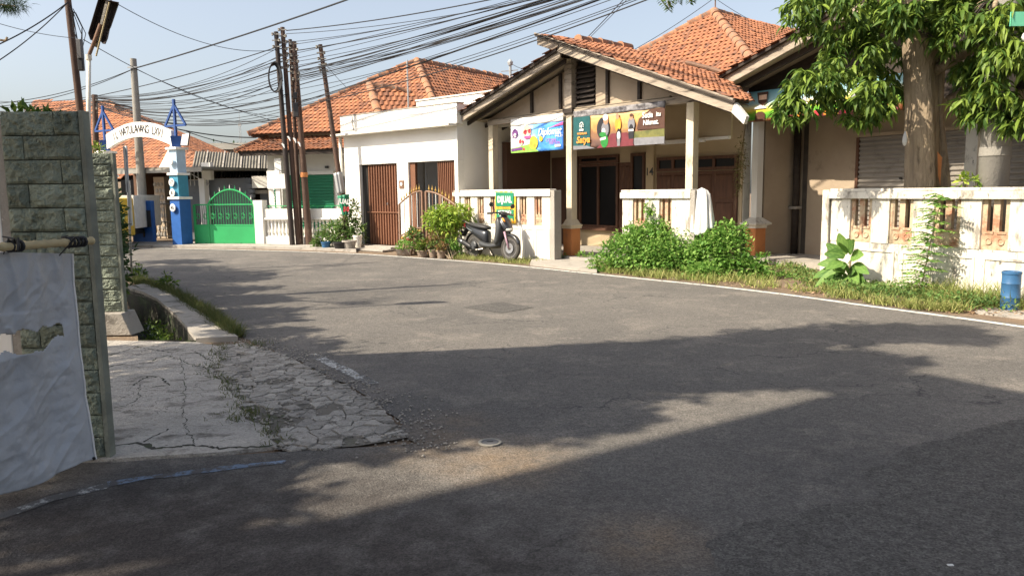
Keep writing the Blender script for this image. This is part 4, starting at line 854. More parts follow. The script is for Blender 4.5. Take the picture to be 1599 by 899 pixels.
# small scrolled gate in front of the right opening
def iron_gate(name, label, s0, s1, z_at, dd, arch, spear=True):
    g = thing_on(LS, name, label, 'gate', s0, dd); w = s1 - s0
    zt = lambda u: z_at + arch(u)
    zb2 = lambda u: .42 + .22 * arch(u) / .3
    m = MB(); pts = [(w * k / 14, 0, zt(k / 14)) for k in range(15)]; m.tube(pts, .022, 6); m.build('top_rail', 'gate_iron', g)
    m = MB(); m.tube([(w * k / 14, 0, zb2(k / 14)) for k in range(15)], .02, 6); m.build('mid_rail', 'gate_iron', g)
    m = MB(); m.tube([(w * k / 14, 0, zb2(k / 14) - .17) for k in range(15)], .02, 6); m.build('mid_rail', 'gate_iron', g)
    for u in (0, .5, 1): MB().box(w * u - .025, w * u + .025, -.025, .025, .03, zt(u)).build('post', 'gate_iron', g)
    n = 9
    for k in range(1, n):
        u = k / n
        MB().tube([(w * u, 0, zb2(u)), (w * u, 0, zt(u) + .02)], .011, 5).build('bar', 'cloth_white' if k % 2 else 'gate_iron', g)
        MB().lathe([(.004, 0), (.024, .05), (.012, .09), (.001, .17)], 6, (w * u, 0, zt(u) + .02)).build('spear', 'gold', g)
        MB().lathe([(.002, -.06), (.045, -.02), (.045, .02), (.002, .06)], 6, (w * u, 0, zb2(u) - .085)).build('scroll', 'gold', g)
    vs = []; 
    for k in range(15): vs += [(w * k / 14, .0, .06), (w * k / 14, .0, zb2(k / 14) - .17)]
    MB().add(vs, [(2 * k, 2 * k + 2, 2 * k + 3, 2 * k + 1) for k in range(14)]).build('kick_sheet', 'gate_iron', g)
    return g
g0 = us(623, 300, -.5)[0]; g1 = us(659, 300, -.5)[0]; g2 = us(665, 300, -.5)[0]; g3 = us(712, 300, -.5)[0]
iron_gate('iron_gate', 'left leaf of the low brown iron gate before the shop opening', g0, g1, 1.28, -.5, lambda u: .34 * math.sin(u * math.pi / 2))
iron_gate('iron_gate', 'right leaf of the low brown iron gate beside the bright shrub', g2, g3, 1.25, -.5, lambda u: .36 * math.cos(u * math.pi / 2))

# ------------------------------------------------------------------ house with balustrade and green shutters
HB = thing_on(LB, 'tiled_house', 'white house with two-tier orange tiled roof and green roller shutters', 'house')
lb = lambda p: LB.loc(p)
def wl(px, py, d): s_, z_ = LB.uv(px, py, d); return Vector((s_, d, z_))
dF = 2.4
MB().box(-1.2, 4.6, dF, dF + .15, 0, 3.5).build('wall', 'plaster_clean', HB); MB().box(-1.2, -1.05, dF + .151, dF + 8, 0, 3.5).build('side_wall', 'plaster_grey', HB)
x0, x1 = LB.uv(447, 273, dF)[0], LB.uv(521, 273, dF)[0]
ribbed(x0, x1, .1, 2.22, dF - .03, 22, .03, False).build('roller_shutter', 'shutter_green', HB); MB().box(x0 - .05, x1 + .05, dF - .12, dF - .002, 2.221, 2.34).build('shutter_box', 'plaster_clean', HB)
x2, x3 = LB.uv(437, 250, dF)[0], LB.uv(446, 250, dF)[0]; MB().box(x2 - .1, x3 - .05, dF - .04, dF - .002, .1, 2.5).build('door', 'wood_brown', HB)
ribbed(-.95, x2 - .16, .1, 2.1, dF - .03, 22, .03, False).build('roller_shutter', 'shutter_green', HB)
xw = LB.uv(530, 290, dF)[0]; window_parent = H; 
MB().box(xw, xw + .55, dF - .03, dF - .003, 1.1, 2.15).build('window', 'void_dark', HB); [MB().box(xw + .02, xw + .53, dF - .045, dF - .031, 1.15 + k * .14, 1.18 + k * .14).build('bar', 'rust_iron', HB) for k in range(7)]
MB().box(-.35, -.1, dF - .9, dF - .65, 0, 2.75).build('post', 'plaster_clean', HB, bevel=.006)
MB().box(1.05, 1.15, dF - .1, dF - .003, 2.42, 2.5).build('wall_lamp', 'black_plastic', HB)
r1 = bpy.data.objects.new('skirt_roof', None); COL.objects.link(r1); r1.parent = HB
a_, b_ = wl(368, 240, 1.35), wl(560, 229, 1.35); zz = (a_.z + b_.z) / 2 + .02
tiled_face([(a_.x, 1.35, zz), (b_.x + 1.2, 1.35, zz), (b_.x + 1.2, 2.35, zz + .50), (a_.x + .6, 2.35, zz + .50)], r1, .17, .19, seed=11)
MB().box(a_.x + .1, b_.x + 1.2, 1.38, 1.42, zz - .16, zz - .05).build('fascia', 'wood_dark', r1)
tiled_face([(a_.x, 1.35, zz), (a_.x + .6, 2.35, zz + .50), (a_.x + .6, 7, zz + .50), (a_.x, 7, zz)], r1, .17, .19, seed=12)
ridge_caps((a_.x, 1.35, zz + .03), (a_.x + .6, 2.35, zz + .53), r1, .11, .3)
MB().box(a_.x + .6, b_.x + 1.2, 2.3, 2.40, zz + .42, zz + .72).build('band', 'plaster_tan', r1)
r2 = bpy.data.objects.new('upper_roof', None); COL.objects.link(r2); r2.parent = HB
P1 = lb(D(650, 94, 28.2)); P2 = lb(D(812, 122, 33.5)); P2.z = P1.z
e1 = wl(388, 216, 2.0); e1 = Vector((e1.x, 2.0, zz + .60)); eR = Vector((LB.uv(694, 200, 2.0)[0], 2.0, zz + .60))
tiled_face([e1, eR, P1], r2, .17, .20, seed=13); 
eb = eR + (P2 - P1) * 1.5; tiled_face([eR, eb, P2, P1], r2, .17, .20, seed=14)
tiled_face([e1, P1, P2, Vector((P2.x - 9, P2.y + 4, zz + .6))], r2, .17, .20, seed=15)
ridge_caps(eR, P1, r2, .13, .36); ridge_caps(e1, P1, r2, .13, .36); ridge_caps(P1, P2, r2, .13, .36)
# front wing of the upper roof
Q1 = lb(D(577, 131, 25.2)); Q2 = lb(D(640, 142, 27.0)); Q2.z = Q1.z - .02
q3 = lb(D(594, 186, 24.3)); q4 = lb(D(690, 186, 24.6)); q4.z = q3.z
nq = (q4 - q3).cross(Q1 - q3); c0_ = lb((0, 0, CAMH)); r_ = lb(D(640, 142, 27.0)) - c0_; Q2 = c0_ + r_ * (nq.dot(q3 - c0_) / nq.dot(r_))
tiled_face([q3, q4, Q2, Q1], r2, .17, .20, seed=16); q5 = lb(D(520, 190, 24.9)); q5.z = q3.z
ridge_caps(q3, Q1, r2, .13, .34); ridge_caps(Q1, Q2, r2, .11, .34)
mp_ = D(638, 180, 24.5); mst = thing('antenna_mast', 'thin grey steel mast in front of the orange roof behind the shop', 'mast', (mp_.x, mp_.y, 3.3)); MB().tube([(0, 0, 0), (0, 0, D(638, 94, 24.5).z - 3.3)], .025, 6).build('pipe', 'galvanised', mst)
MB().box(-.15, .15, -.15, .15, -.02, .0).build('base_plate', 'galvanised', mst)
# balustrade
BL = thing_on(LB, 'balustrade', 'white balustrade wall with turned balusters behind the leaning poles', 'balustrade')
bl_end = 2.95
MB().box(.2, bl_end, -.09, .09, 0, .28).build('base', 'plaster_clean', BL, bevel=.006); MB().box(.2, bl_end, -.08, .08, .86, 1.13).build('rail', 'plaster_clean', BL, bevel=.008); MB().box(.2, bl_end, -.11, .11, .80, .858).build('rail_moulding', 'plaster_clean', BL, bevel=.008)
MB().box(-.13, .199, -.14, .14, 0, 1.40).build('pillar', 'plaster_clean', BL, bevel=.01)
bal = MB().lathe([(.05, 0), (.05, .04), (.035, .06), (.05, .12), (.055, .17), (.04, .25), (.03, .33), (.038, .38), (.03, .42), (.05, .46), (.05, .52)], 10)
b0 = bal.build('baluster', 'plaster_clean', BL, smooth=True, auto=40, loc=(.30, 0, .28))
for k in range(1, 21): inst(b0, BL, (.30 + k * .128, 0, .28), 'baluster')
m = MB()
for k in range(11): m.tube([(.35 + k * .24, 0, 1.13), (.35 + k * .24, 0, 1.22)], .012, 5)
m.tube([(.25, 0, 1.22), (2.85, 0, 1.22)], .012, 5); m.build('rail_iron', 'green_paint', BL)
sg = thing('sign_board', 'blank white sign board in front of the balustrade house', 'sign', D(433, 300, 23.9) - Vector((0, 0, 1.64)), LB.rot)
z1 = D(430, 267, 23.9).z; z0 = D(430, 295, 23.9).z
MB().box(-.34, .10, 0, .05, z0, z1).build('board', 'plaster_clean', sg); MB().box(.10, .30, 0, .05, z0, z1 - .10).build('board_step', 'plaster_clean', sg); MB().box(-.09, .06, .051, .15, 0, z1 - .05).build('post', 'plaster_clean', sg)

# ------------------------------------------------------------------ green gate, grey house behind
LG = Line((-10.02, 24.45), B=(-7.97, 24.02))
gt = thing_on(LG, 'green_gate', 'bright green steel gate with arched spiked top', 'gate')
ug = lambda x, y: LG.uv(x, y)
gw_ = ug(398, 350)[0]; xs1 = ug(326, 350)[0]
zt = .60 + 0; 
for a, b in ((.02, xs1 - .03), (xs1 + .03, gw_ - .02)): MB().box(a, b, -.015, .015, .07, .62).build('sheet_panel', 'green_paint', gt)
for x in (.0, xs1, gw_): MB().box(x - .03, x + .03, -.03, .03, .02, 1.28).build('post', 'green_paint', gt)
MB().box(0, gw_, -.022, .022, .62, .66).build('rail', 'green_paint', gt); MB().box(0, gw_, -.022, .022, 1.26, 1.30).build('rail', 'green_paint', gt)
aw = gw_ - xs1
arch = lambda u: 1.28 + .46 * math.sin(math.pi * u) ** .8
MB().tube([(xs1 + aw * k / 20, 0, arch(k / 20)) for k in range(21)], .028, 6).build('arch_rail', 'green_paint', gt)
for k in range(1, 18):
    u = k / 18; MB().tube([(xs1 + aw * u, 0, .66), (xs1 + aw * u, 0, arch(u))], .009, 5).build('bar', 'green_paint', gt)
    if k % 2: MB().lathe([(.008, 0), (.016, .04), (.001, .15)], 5, (xs1 + aw * u, 0, arch(u) + .02)).build('spike', 'cloth_white' if k % 4 == 1 else 'green_paint', gt)
for k in range(1, 7): MB().tube([(xs1 * k / 7, 0, .66), (xs1 * k / 7, 0, 1.28)], .009, 5).build('bar', 'black_iron', gt)
for k in range(8):
    x = .12 + k * (gw_ - .24) / 7; m = MB()
    for s_ in (-1, 1):
        m.tube([(x + s_ * .065 * math.cos(a) * (1 - .0), -.012, .92 + s_ * .065 * math.sin(a) + s_ * .02) for a in [i * .6 for i in range(9)]], .010, 4)
    m.build('scroll', 'green_paint', gt)
for x in (.35, gw_ - .5): MB().lathe([(.04, -.02), (.04, .02)], 10, (x, 0, .04), 'y').build('wheel', 'black_iron', gt)
GH = thing_on(LG, 'grey_house', 'grey house with corrugated roof sheets behind the green gate', 'house', 0, 2.8)
uh = lambda x, y, d: LG.uv(x, y, d)
a0, zt0 = uh(323, 279, 2.8); a1, _ = uh(391, 280, 2.8)
MB().box(a0 - .1, a1, 0, .15, 0, zt0).build('wall', 'plaster_grey', GH); MB().box(a0 - 1.1, a0 - .12, .2, .35, 0, zt0 - .05).build('wall', 'plaster_grey', GH)
m = MB()
for k in range(5): m.box(a1 - .08 + .05 * (k % 2), a1 + .16, -.14, -.002, zt0 - .35 - k * .17, zt0 - .22 - k * .17)
m.build('quoin', 'plaster_grey', GH, bevel=.01)
MB().box(a1 + .16, a1 + 2.0, .3, .45, 0, zt0 - .45).build('wall', 'plaster_grey', GH); MB().box(a1 + .1, a1 + 2.0, .05, .5, zt0 - .55, zt0 - .42).build('ledge', 'concrete', GH)
# corrugated roof: seen rising behind the wall
ra_, rb_ = lb(D(300, 278, 29)), lb(D(432, 277, 28)); 
def wpt(px, py, Y): q = D(px, py, Y); return LG.loc(q) - Vector((0, 2.8, 0))
c0, c1, c2_, c3 = wpt(296, 279, 28.3), wpt(440, 276, 27.6), wpt(440, 242, 31.5), wpt(305, 236, 32.5)
m = MB(); n = 60; vs = []
for i in range(n + 1):
    u = i / n; dz = .035 * math.sin(i * math.pi); dz = .03 if i % 2 else -.03
    p, q = c0.lerp(c1, u), c3.lerp(c2_, u); vs += [p + Vector((0, 0, dz)), q + Vector((0, 0, dz))]
m.add(vs, [(2 * i, 2 * i + 2, 2 * i + 3, 2 * i + 1) for i in range(n)]); rf = m.build('roof_sheet', 'asbestos', GH)
for k in range(1, 5): MB().bar(c0.lerp(c1, k / 5 - .05) + Vector((0, 0, .05)), c3.lerp(c2_, k / 5 - .05) + Vector((0, 0, .05)), .05, .02).build('seam', 'concrete', rf)
MB().bar(c0 - Vector((0, .05, .12)), c1 - Vector((0, .05, .12)), .04, .16).build('fascia', 'plaster_white', GH)
MB().box(a0 + .0, a0 + .35, -.3, -.1, zt0 - .05, zt0 + .55).build('white_block', 'plaster_clean', GH)
MB().box(a1 + .2, a1 + 1.6, -.25, -.05, zt0 - .35, zt0 + .05).build('awning', 'plaster_white', GH)

# ------------------------------------------------------------------ alley gate arch with lettering
gp1 = G(286, 384); gp0 = Vector((-13.35, 25.75, 0))
LA = Line(gp0, B=gp1); WA = (gp1 - gp0).xy.length
AR = thing_on(LA, 'alley_gate', 'blue and white alley gateway with lettered arch across two pillars', 'gateway')
for k, x in enumerate((0.0, WA)):
    pw = .19
    def tier(z0, z1, w, mt): return MB().box(x - w, x + w, -w, w, z0, z1).build('pillar', mt, AR, bevel=.006)
    p_ = tier(0, 1.46, pw + .02, 'blue_dark'); tier(1.54, 2.20, pw, 'blue_mid'); tier(2.28, 2.98, pw - .02, 'blue_light')
    for z, w in ((1.46, pw + .07), (2.20, pw + .05), (2.98, pw + .05)): MB().box(x - w, x + w, -w, w, z + .001, z + .078).build('moulding', 'white_paint', AR, bevel=.01)
    MB().lathe([(.17, 3.06), (.22, 3.40)], 4, (x, 0, 0)).build('finial_block', 'blue_mid' if k == 5 else 'blue_iron', AR)
    m = MB(); h = .70; zb_ = 3.40 + .30
    m.bar((x, 0, 3.40), (x, 0, 3.40 + 1.12), .07, .07)
    for a, b in (((-.46, 3.72), (.46, 3.72)), ((-.46, 3.72), (0, 4.36)), ((.46, 3.72), (0, 4.36))): m.bar((x + a[0], 0, a[1]), (x + b[0], 0, b[1]), .05, .06)
    m.build('triangle_frame', 'blue_iron', AR)
    if k == 1:
        for z, tx in ((2.62, ''), (1.98, '17'), (1.66, '8'), (1.20, '45')):
            dsk = MB().lathe([(.115, -.245), (.125, -.262), (.11, -.275), (.001, -.275)], 18, (x - .02, 0 if z != 1.20 else -.02, z), 'y').build('disc', 'white_paint', AR)
            if tx: text_obj(tx, .15, 'black_plastic', AR, (x - .02, -.279 if z != 1.20 else -.299, z), (R_(90), 0, 0), 'number', bold=.004)
# the arch band
n = 26; zc = 3.12
def arcz(u): return zc + .48 * math.sin(math.pi * (.10 + .80 * u)) - .48 * math.sin(math.pi * .10)
secs = []
for k in range(n + 1):
    u = k / n; x = .14 + (WA - .28) * u; z = arcz(u); secs.append([(x, -.06, z), (x, -.06, z + .46), (x, .06, z + .46), (x, .06, z)])
ab = MB().loft(secs).build('arch_band', 'white_paint', AR)
txt = 'JL WATULAWANG LXVI'
for i, ch in enumerate(txt):
    if ch == ' ': continue
    u = .13 + .74 * i / (len(txt) - 1); x = .14 + (WA - .28) * u; z = arcz(u) + .23; sl_ = math.atan((arcz(u + .01) - arcz(u - .01)) / ((WA - .28) * .02))
    text_obj(ch, .36, 'black_plastic', ab, (x, -.064, z), (R_(90), -sl_, 0), 'letter', sx=.66, bold=.006)
flag = MB().add([(WA + .20, -.02, 3.12), (WA + .52, -.02, 3.10), (WA + .60, .0, 3.46), (WA + .28, .0, 3.44)], [(0, 1, 2, 3)]).build('bracket_panel', 'white_paint', AR); flag.modifiers.new('t', 'SOLIDIFY').thickness = .04
m = MB(); m.bar((WA + .2, -.03, 3.11), (WA + .53, -.03, 3.09), .03, .03).bar((WA + .53, -.03, 3.09), (WA + .61, 0, 3.47), .03, .03); m.build('bracket_frame', 'black_iron', AR)

# ------------------------------------------------------------------ carport house beyond the gateway
CP = thing_on(LA, 'carport_house', 'house with dark carport and patterned stone column beyond the gateway', 'house', 0, 2.6)
ua = lambda x, y, d: LA.uv(x, y, d)
cz0 = ua(180, 275, 3.0)[1]
tl, tr_ = LA.loc(D(150, 268, 27.2)), LA.loc(D(346, 262, 26.0)); tl.y -= 2.6; tr_.y -= 2.6; zc_ = (tl.z + tr_.z) / 2
MB().prism([(tl.x - .5, zc_), (tr_.x, zc_ - .05), (tr_.x, zc_ + .04), (tl.x - .5, zc_ + .10)], 'y', -1.5, 6.2).build('carport_roof', 'asbestos', CP)
MB().box(tl.x - .5, tr_.x, -1.54, -1.505, zc_ - .12, zc_ + .02).build('fascia', 'pole_concrete', CP)
MB().box(tl.x - .5, tr_.x + .3, 6.0, 6.1, 0, zc_ + .05).build('back_wall', 'plaster_brown', CP)  # dark plaster puts the shade of the carport interior into the colour
MB().box(tl.x - .5, tl.x - .35, .0, 5.98, 0, zc_ - .01).build('side_wall', 'plaster_brown', CP)  # wall added to keep the sun out of the carport
gq = [LA.loc(D(px_, py_, 28)) - Vector((0, 2.6, 0)) for px_, py_ in ((232, 262), (270, 225), (300, 262))]
MB().prism([(gq[0].x, gq[0].z), (gq[1].x + .1, gq[0].z), (gq[1].x + .1, gq[1].z + .1), (gq[1].x - .1, gq[1].z)], 'y', gq[1].y, gq[1].y + .15).build('gable_wall', 'plaster_white', CP)
xa, _ = ua(256, 350, 2.9); pc = MB().box(xa - .28, xa + .28, .2, .6, 0, zc_ - .2).build('stone_column', 'plaster_tan', CP)
for k in range(9):
    for j in range(3): MB().lathe([(.085, 0), (.075, -.02), (.001, -.028)], 6, (xa - .18 + j * .18 + (.09 if k % 2 else 0) - .04, .2, .15 + k * .23), 'y').build('cobble', 'concrete', pc)
m = MB()
for px_ in (232, 240, 249, 258, 267, 276): x, _ = ua(px_, 350, 2.5); m.tube([(x, -.1, .02), (x, -.1, 1.30)], .014, 5)
xL, xR = ua(230, 350, 2.5)[0], ua(278, 350, 2.5)[0]
for z in (.10, .62, 1.28): m.tube([(xL, -.1, z), (xR, -.1, z)], .016, 5)
for k in range(5):
    xx = xL + (xR - xL) * (.3 + .7 * k / 5); m.tube([(xx, -.1, .1), (xx + .3, -.1, .62)], .008, 4).tube([(xx + .3, -.1, .1), (xx, -.1, .62)], .008, 4)
m.build('iron_fence', 'black_iron', CP)
MB().box(ua(316, 265, 2.6)[0], ua(324, 265, 2.6)[0] + .02, -.2, .0, 0, zc_ - .3).build('corner_post', 'plaster_clean', CP)
tr2 = MB(); xq, _ = ua(300, 262, 2.6)
for k in range(5): tr2.bar((xq + k * .2, -.1, zc_ - .55), (xq + k * .2, -.1, zc_ - .06), .03, .03)
tr2.bar((xq, -.1, zc_ - .1), (xq + .9, -.1, zc_ - .5), .05, .03).build('truss', 'galvanised', CP)
bx_ = thing('blue_wall', 'low dark-blue wall beside the concrete pole under the gateway', 'wall', LA.pt(.9, .5, 0), LA.rot)
MB().box(-.55, .45, 0, .14, 0, 1.42).build('wall', 'blue_dark', bx_, bevel=.01); MB().box(-.2, .42, -.02, -.001, .55, 1.1).build('notice', 'black_plastic', bx_)

# ------------------------------------------------------------------ far house with broad tiled roof
FH = thing('far_house', 'far house with broad orange tiled roof on the left', 'house', (-18, 38, 0))
o_ = Vector((-18, 38, 0))
R1, R2 = D(62, 160, 44) - o_, D(172, 167, 42) - o_; R2.z = R1.z = (R1.z + R2.z) / 2
E1, E2 = D(-20, 196, 38) - o_, D(352, 240, 35) - o_; ez = D(200, 284, 36).z; E1.z = E2.z = ez; E1.x -= 2
tiled_face([E1, E2, R2, R1], FH, .22, .24, seed=21); tiled_face([E1, R1, Vector((E1.x, E1.y + 12, ez))], FH, .22, .24, seed=22); tiled_face([E2, Vector((E2.x, E2.y + 12, ez)), R2], FH, .22, .24, seed=23)
ridge_caps(R1, R2, FH, .15, .4); ridge_caps(E2, R2, FH, .14, .4); ridge_caps(E1, R1, FH, .14, .4)
MB().box(E1.x + .8, E2.x - .8, E2.y + .8, E2.y + 8, 0, ez).build('wall', 'plaster_tan', FH)
for k in range(4): x = E1.x + 3 + k * 3.2; MB().box(x, x + 1.2, E2.y + .74, E2.y + .80, 1.0, 2.3).build('window', 'dark_glass', FH)
p = D(188, 163, 41) - o_; MB().bar(p + Vector((-.6, 0, .1)), p + Vector((.9, .3, -.25)), .8, .06).build('roof_panel', 'black_plastic', FH)
# more far roofs between (grey-white ridge with plants) and far trees
FR = thing('far_shed', 'long grey shed roof far off between gateway and grey house', 'shed', D(360, 300, 46) * 1); FR.location.z = 0
MB().box(-4, 5, 0, 5, 0, 4.2).build('wall', 'plaster_white', FR); MB().prism([(-.4, 4.2), (5.4, 4.2), (2.5, 4.75)], 'x', -4.3, 5.3).build('roof', 'asbestos', FR)
for px_, Y, h, w, lb_ in ((362, 60, 5.2, 2.2, 'small dark tree far off behind the grey roof'), (345, 64, 5.0, 1.6, 'distant bush-like tree behind the far shed roof')):
    q = D(px_, 300, Y); t = thing('distant_tree', lb_, 'tree', (q.x, q.y, 0)); z = D(px_, 240, Y).z
    MB().tube([(0, 0, 0), (0, 0, z)], [.15, .06], 6).build('trunk', 'bark', t); bush(t, [(0, 0, z, w, w, .8), (w * .6, 0, z - .2, w * .7, w, .6)], 900, .28, .5, 'leaf_shade', name='crown')
mt_ = D(380, 300, 120); tw = thing('radio_mast', 'thin distant radio mast against the sky', 'mast', (mt_.x, mt_.y, 0)); zt = D(380, 170, 120).z
m = MB(); m.tube([(-.12, 0, 0), (-.12, 0, zt - 2)], .035, 4).tube([(.12, 0, 0), (.12, 0, zt - 2)], .035, 4)
for k in range(26): m.bar((-.12, 0, k * zt / 28), (.12, 0, (k + 1) * zt / 28), .02, .02)
m.tube([(0, 0, zt - 2.2), (0, 0, zt)], .03, 4); m.build('lattice', 'galvanised', tw); MB().box(-.25, .25, -.06, .06, zt - 2.6, zt - 2.2).build('aerial', 'galvanised', tw)
# roof aerial beyond the porch gable
q = D(797, 125, 30); an = thing('roof_aerial', 'small aerial pole beyond the left porch slope', 'aerial', (q.x, q.y, 0)); zt = D(797, 97, 30).z
MB().tube([(0, 0, 0), (0, 0, zt)], .05, 6).build('pole', 'galvanised', an); MB().lathe([(.09, zt - .12), (.11, zt), (.02, zt + .1)], 8).build('cap', 'galvanised', an); MB().bar((-.35, 0, zt - .35), (.3, 0, zt - .3), .03, .03).build('bar', 'galvanised', an)

# ------------------------------------------------------------------ yellow truck half hidden behind the stone wall
tk = thing('parked_truck', 'yellow-fronted truck mostly hidden behind the far stone wall end', 'truck', LA.pt(-.05, -.75, 0), LA.rot)
tk.location = D(187, 385, 23.6) * 1; tk.location.z = 0; tk.rotation_euler = (0, 0, R_(8))
prof = [(-.82, .35), (-.82, .95), (-.70, 1.45), (-.55, 1.52), (.9, 1.52), (.9, .35)]
cb_ = MB().prism([(y, z) for y, z in prof], 'x', -1.35, .20).build('cab', 'ink_yellow', tk, bevel=.04)
MB().add([(-1.25, -.825, .98), (.10, -.825, .98), (.06, -.72, 1.40), (-1.20, -.72, 1.40)], [(0, 1, 2, 3)]).build('windscreen', 'dark_glass', cb_)
MB().box(-1.37, .22, -.90, -.80, .38, .62).build('bumper', 'white_paint', tk, bevel=.02); MB().box(-.9, -.3, -.845, -.82, .68, .84).build('grille', 'black_plastic', tk)
for x in (-1.15, .02): MB().lathe([(.09, -.83), (.09, -.86), (.001, -.87)], 12, (x, 0, .76), 'y').build('headlight', 'ceramic_white', tk)
MB().box(-1.35, .20, .95, 3.6, .55, 1.6).build('cargo_box', 'white_paint', tk, bevel=.01)
MB().box(-1.3, .18, -.74, -.70, 1.522, 1.62).build('sun_visor', 'white_paint', tk)
for x in (-1.25, .10):
    for y in (-.35, 2.5):
        w_ = MB().lathe([(.18, -.09), (.33, -.09), (.35, -.05), (.35, .05), (.33, .09), (.18, .09)], 18, (x, y, .35), 'x').build('wheel', 'black_plastic', tk); MB().lathe([(.17, -.07), (.05, -.10), (.05, .10), (.17, .07)], 12, (x, y, .35), 'x').build('rim', 'galvanised', w_)
MB().box(-1.2, .05, -.6, 3.4, .35, .5).build('chassis', 'black_iron', tk)
# ------------------------------------------------------------------ right-hand house with roller shutters
pmat('green_pale', (.16, .52, .34), (.13, .46, .30), 4, .5, 0)
HR = thing_on(LR, 'shuttered_house', 'tan house with grey roller shutters behind the mango tree', 'house')
ur = LR.uv
dS = 3.1
MB().box(-3.75, 9, 1.6, 9, 0, .12).build('terrace', 'concrete', HR)
MB().box(-3.75, -3.55, 2.15, dS, .12, 3.25).build('partition_wall', 'plaster_tan', HR); MB().box(-3.75, 9, dS, dS + .15, .12, 3.4).build('back_wall', 'plaster_tan', HR)
a, b = ur(1345, 215, dS)[0], ur(1532, 215, dS)[0]; zs = ur(1345, 215, dS)[1]
ribbed(a, b, .13, zs, dS - .02, 26, .028, False).build('roller_shutter', 'shutter_grey', HR); MB().box(a - .06, b + .06, dS - .06, dS - .002, zs + .001, zs + .07).build('shutter_lintel', 'plaster_tan', HR)
MB().box(a - .07, a - .005, dS - .06, dS - .002, .13, zs).build('shutter_rail', 'wood_brown', HR); MB().lathe([(.02, 0), (.02, -.05)], 8, ((a * .6 + b * .4), dS - .05, 1.75), 'y').build('lock', 'black_iron', HR)
ribbed(b + .35, b + 2.6, .13, zs, dS - .02, 26, .028, False).build('roller_shutter', 'shutter_grey', HR)
MB().tube([(-3.42, dS - .12, .12), (-3.42, dS - .12, 3.2)], .075, 8).build('down_pipe', 'wood_dark', HR, smooth=True); MB().box(-3.53, -3.31, dS - .22, dS - .04, 1.12, 1.18).build('pipe_clamp', 'concrete', HR)
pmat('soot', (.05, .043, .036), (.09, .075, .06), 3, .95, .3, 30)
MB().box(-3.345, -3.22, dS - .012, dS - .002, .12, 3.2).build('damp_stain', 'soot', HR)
MB().box(-4.12, -3.92, 1.9, 2.1, 0, 3.35).build('pillar', 'plaster_peel', HR, bevel=.01)
cx_ = -3.62
MB().box(cx_ - .085, cx_ + .085, 1.92, 2.09, .85, 3.05).build('column', 'plaster_clean', HR, bevel=.006)
MB().box(cx_ - .15, cx_ + .15, 1.85, 2.15, 0, .72).build('column_base', 'orange_paint', HR, bevel=.006)
secs = [[(cx_ - w, 2.0 - w, z), (cx_ + w, 2.0 - w, z), (cx_ + w, 2.0 + w, z), (cx_ - w, 2.0 + w, z)] for w, z in ((.17, .722), (.17, .76), (.20, .79), (.24, .80), (.24, .83), (.12, .93), (.10, .95))]
MB().loft(secs).build('column_cap', 'plaster_peel', HR)
# roof
gz = lambda s: 3.72 + (s + 4.05) * .262
def rb_(x0, x1, y0, y1, dz, h, mt, n): return MB().prism([(x0, gz(x0) + dz), (x1, gz(x1) + dz), (x1, gz(x1) + dz + h), (x0, gz(x0) + dz + h)], 'y', y0, y1).build(n, mt, HR, bevel=.006)
rb_(-4.05, 2.2, 1.24, 1.28, .0, .20, 'wood_grey', 'barge_board'); rb_(-4.12, 2.2, 1.18, 1.235, .205, .05, 'wood_grey', 'verge_strip'); rb_(-3.9, 2.2, 1.29, 6, .02, .02, 'ceiling_tan', 'soffit')
for y0 in (1.5, 2.0, 2.6): rb_(-3.95, 2.2, y0, y0 + .07, -.10, .115, 'wood_dark', 'rafter')
tiled_face([(-4.12, 1.16, gz(-4.12) + .26), (2.2, 1.16, gz(2.2) + .26), (2.2, 7.5, gz(2.2) + .26), (-4.12, 7.5, gz(-4.12) + .26)], HR, seed=31)
MB().prism([(2.2, gz(2.2)), (8.4, gz(2.2) - 1.6), (8.4, gz(2.2) - 1.35), (2.2, gz(2.2) + .25)], 'y', 1.2, 7.5).build('roof_slope', 'clay_ridge', HR)
MB().box(-3.9, 6, 1.95, 2.1, 3.06, 3.30).build('front_beam', 'wood_dark', HR); MB().prism([(-3.9, 3.30), (5.5, 3.30), (2.2, gz(2.2) - .1), (-3.9, 3.66)], 'y', 2.0, 2.05).build('gable_boarding', 'wood_dark', HR)
for x in (1.2, 5.5): MB().box(x - .1, x + .1, 1.9, 2.1, 0, 3.06).build('column', 'plaster_peel', HR)
BN = thing_on(LR, 'field_banner', 'long banner of green field and teal sky half hidden by mango leaves', 'banner', 0, 1.82)
x0, x1, zb_, zt_ = ur(1156, 170, 1.82)[0], ur(1410, 170, 1.82)[0], 3.02, 3.66
cloth_sheet(BN, x0, x1, zb_, zt_, 0, 'print_field', 'sheet', .02, tilt=(0, -.10, 0, -.10), seed=14)
BX = lambda u: x0 + (x1 - x0) * u
BZ = lambda u, v: zb_ - .10 * u + (zt_ - zb_) * v
def sh3(pts, c, y): flat_shape(BN, [(BX(u), BZ(u, v)) for u, v in pts], y, c)
sh3([(.10, .42), (.16, .60), (.20, .42)], 'ink_white', -.022); sh3([(.13, .95), (.21, .95), (.20, .62), (.17, .50), (.14, .62)], 'ink_brown', -.023); sh3([(.145, .70), (.20, .70), (.20, .86), (.145, .86)], 'ink_peach', -.024)
sh3([(.12, .03), (.19, .03), (.19, .25), (.17, .32), (.14, .32), (.12, .25)], 'ink_brown', -.025)
for k in range(6): sh3([(.34 + k * .075, .42), (.38 + k * .075, .72), (.40 + k * .075, .42)], 'ink_white', -.022)
sh3([(.35, .02), (.98, .02), (.98, .15), (.35, .15)], 'ink_maroon', -.022)
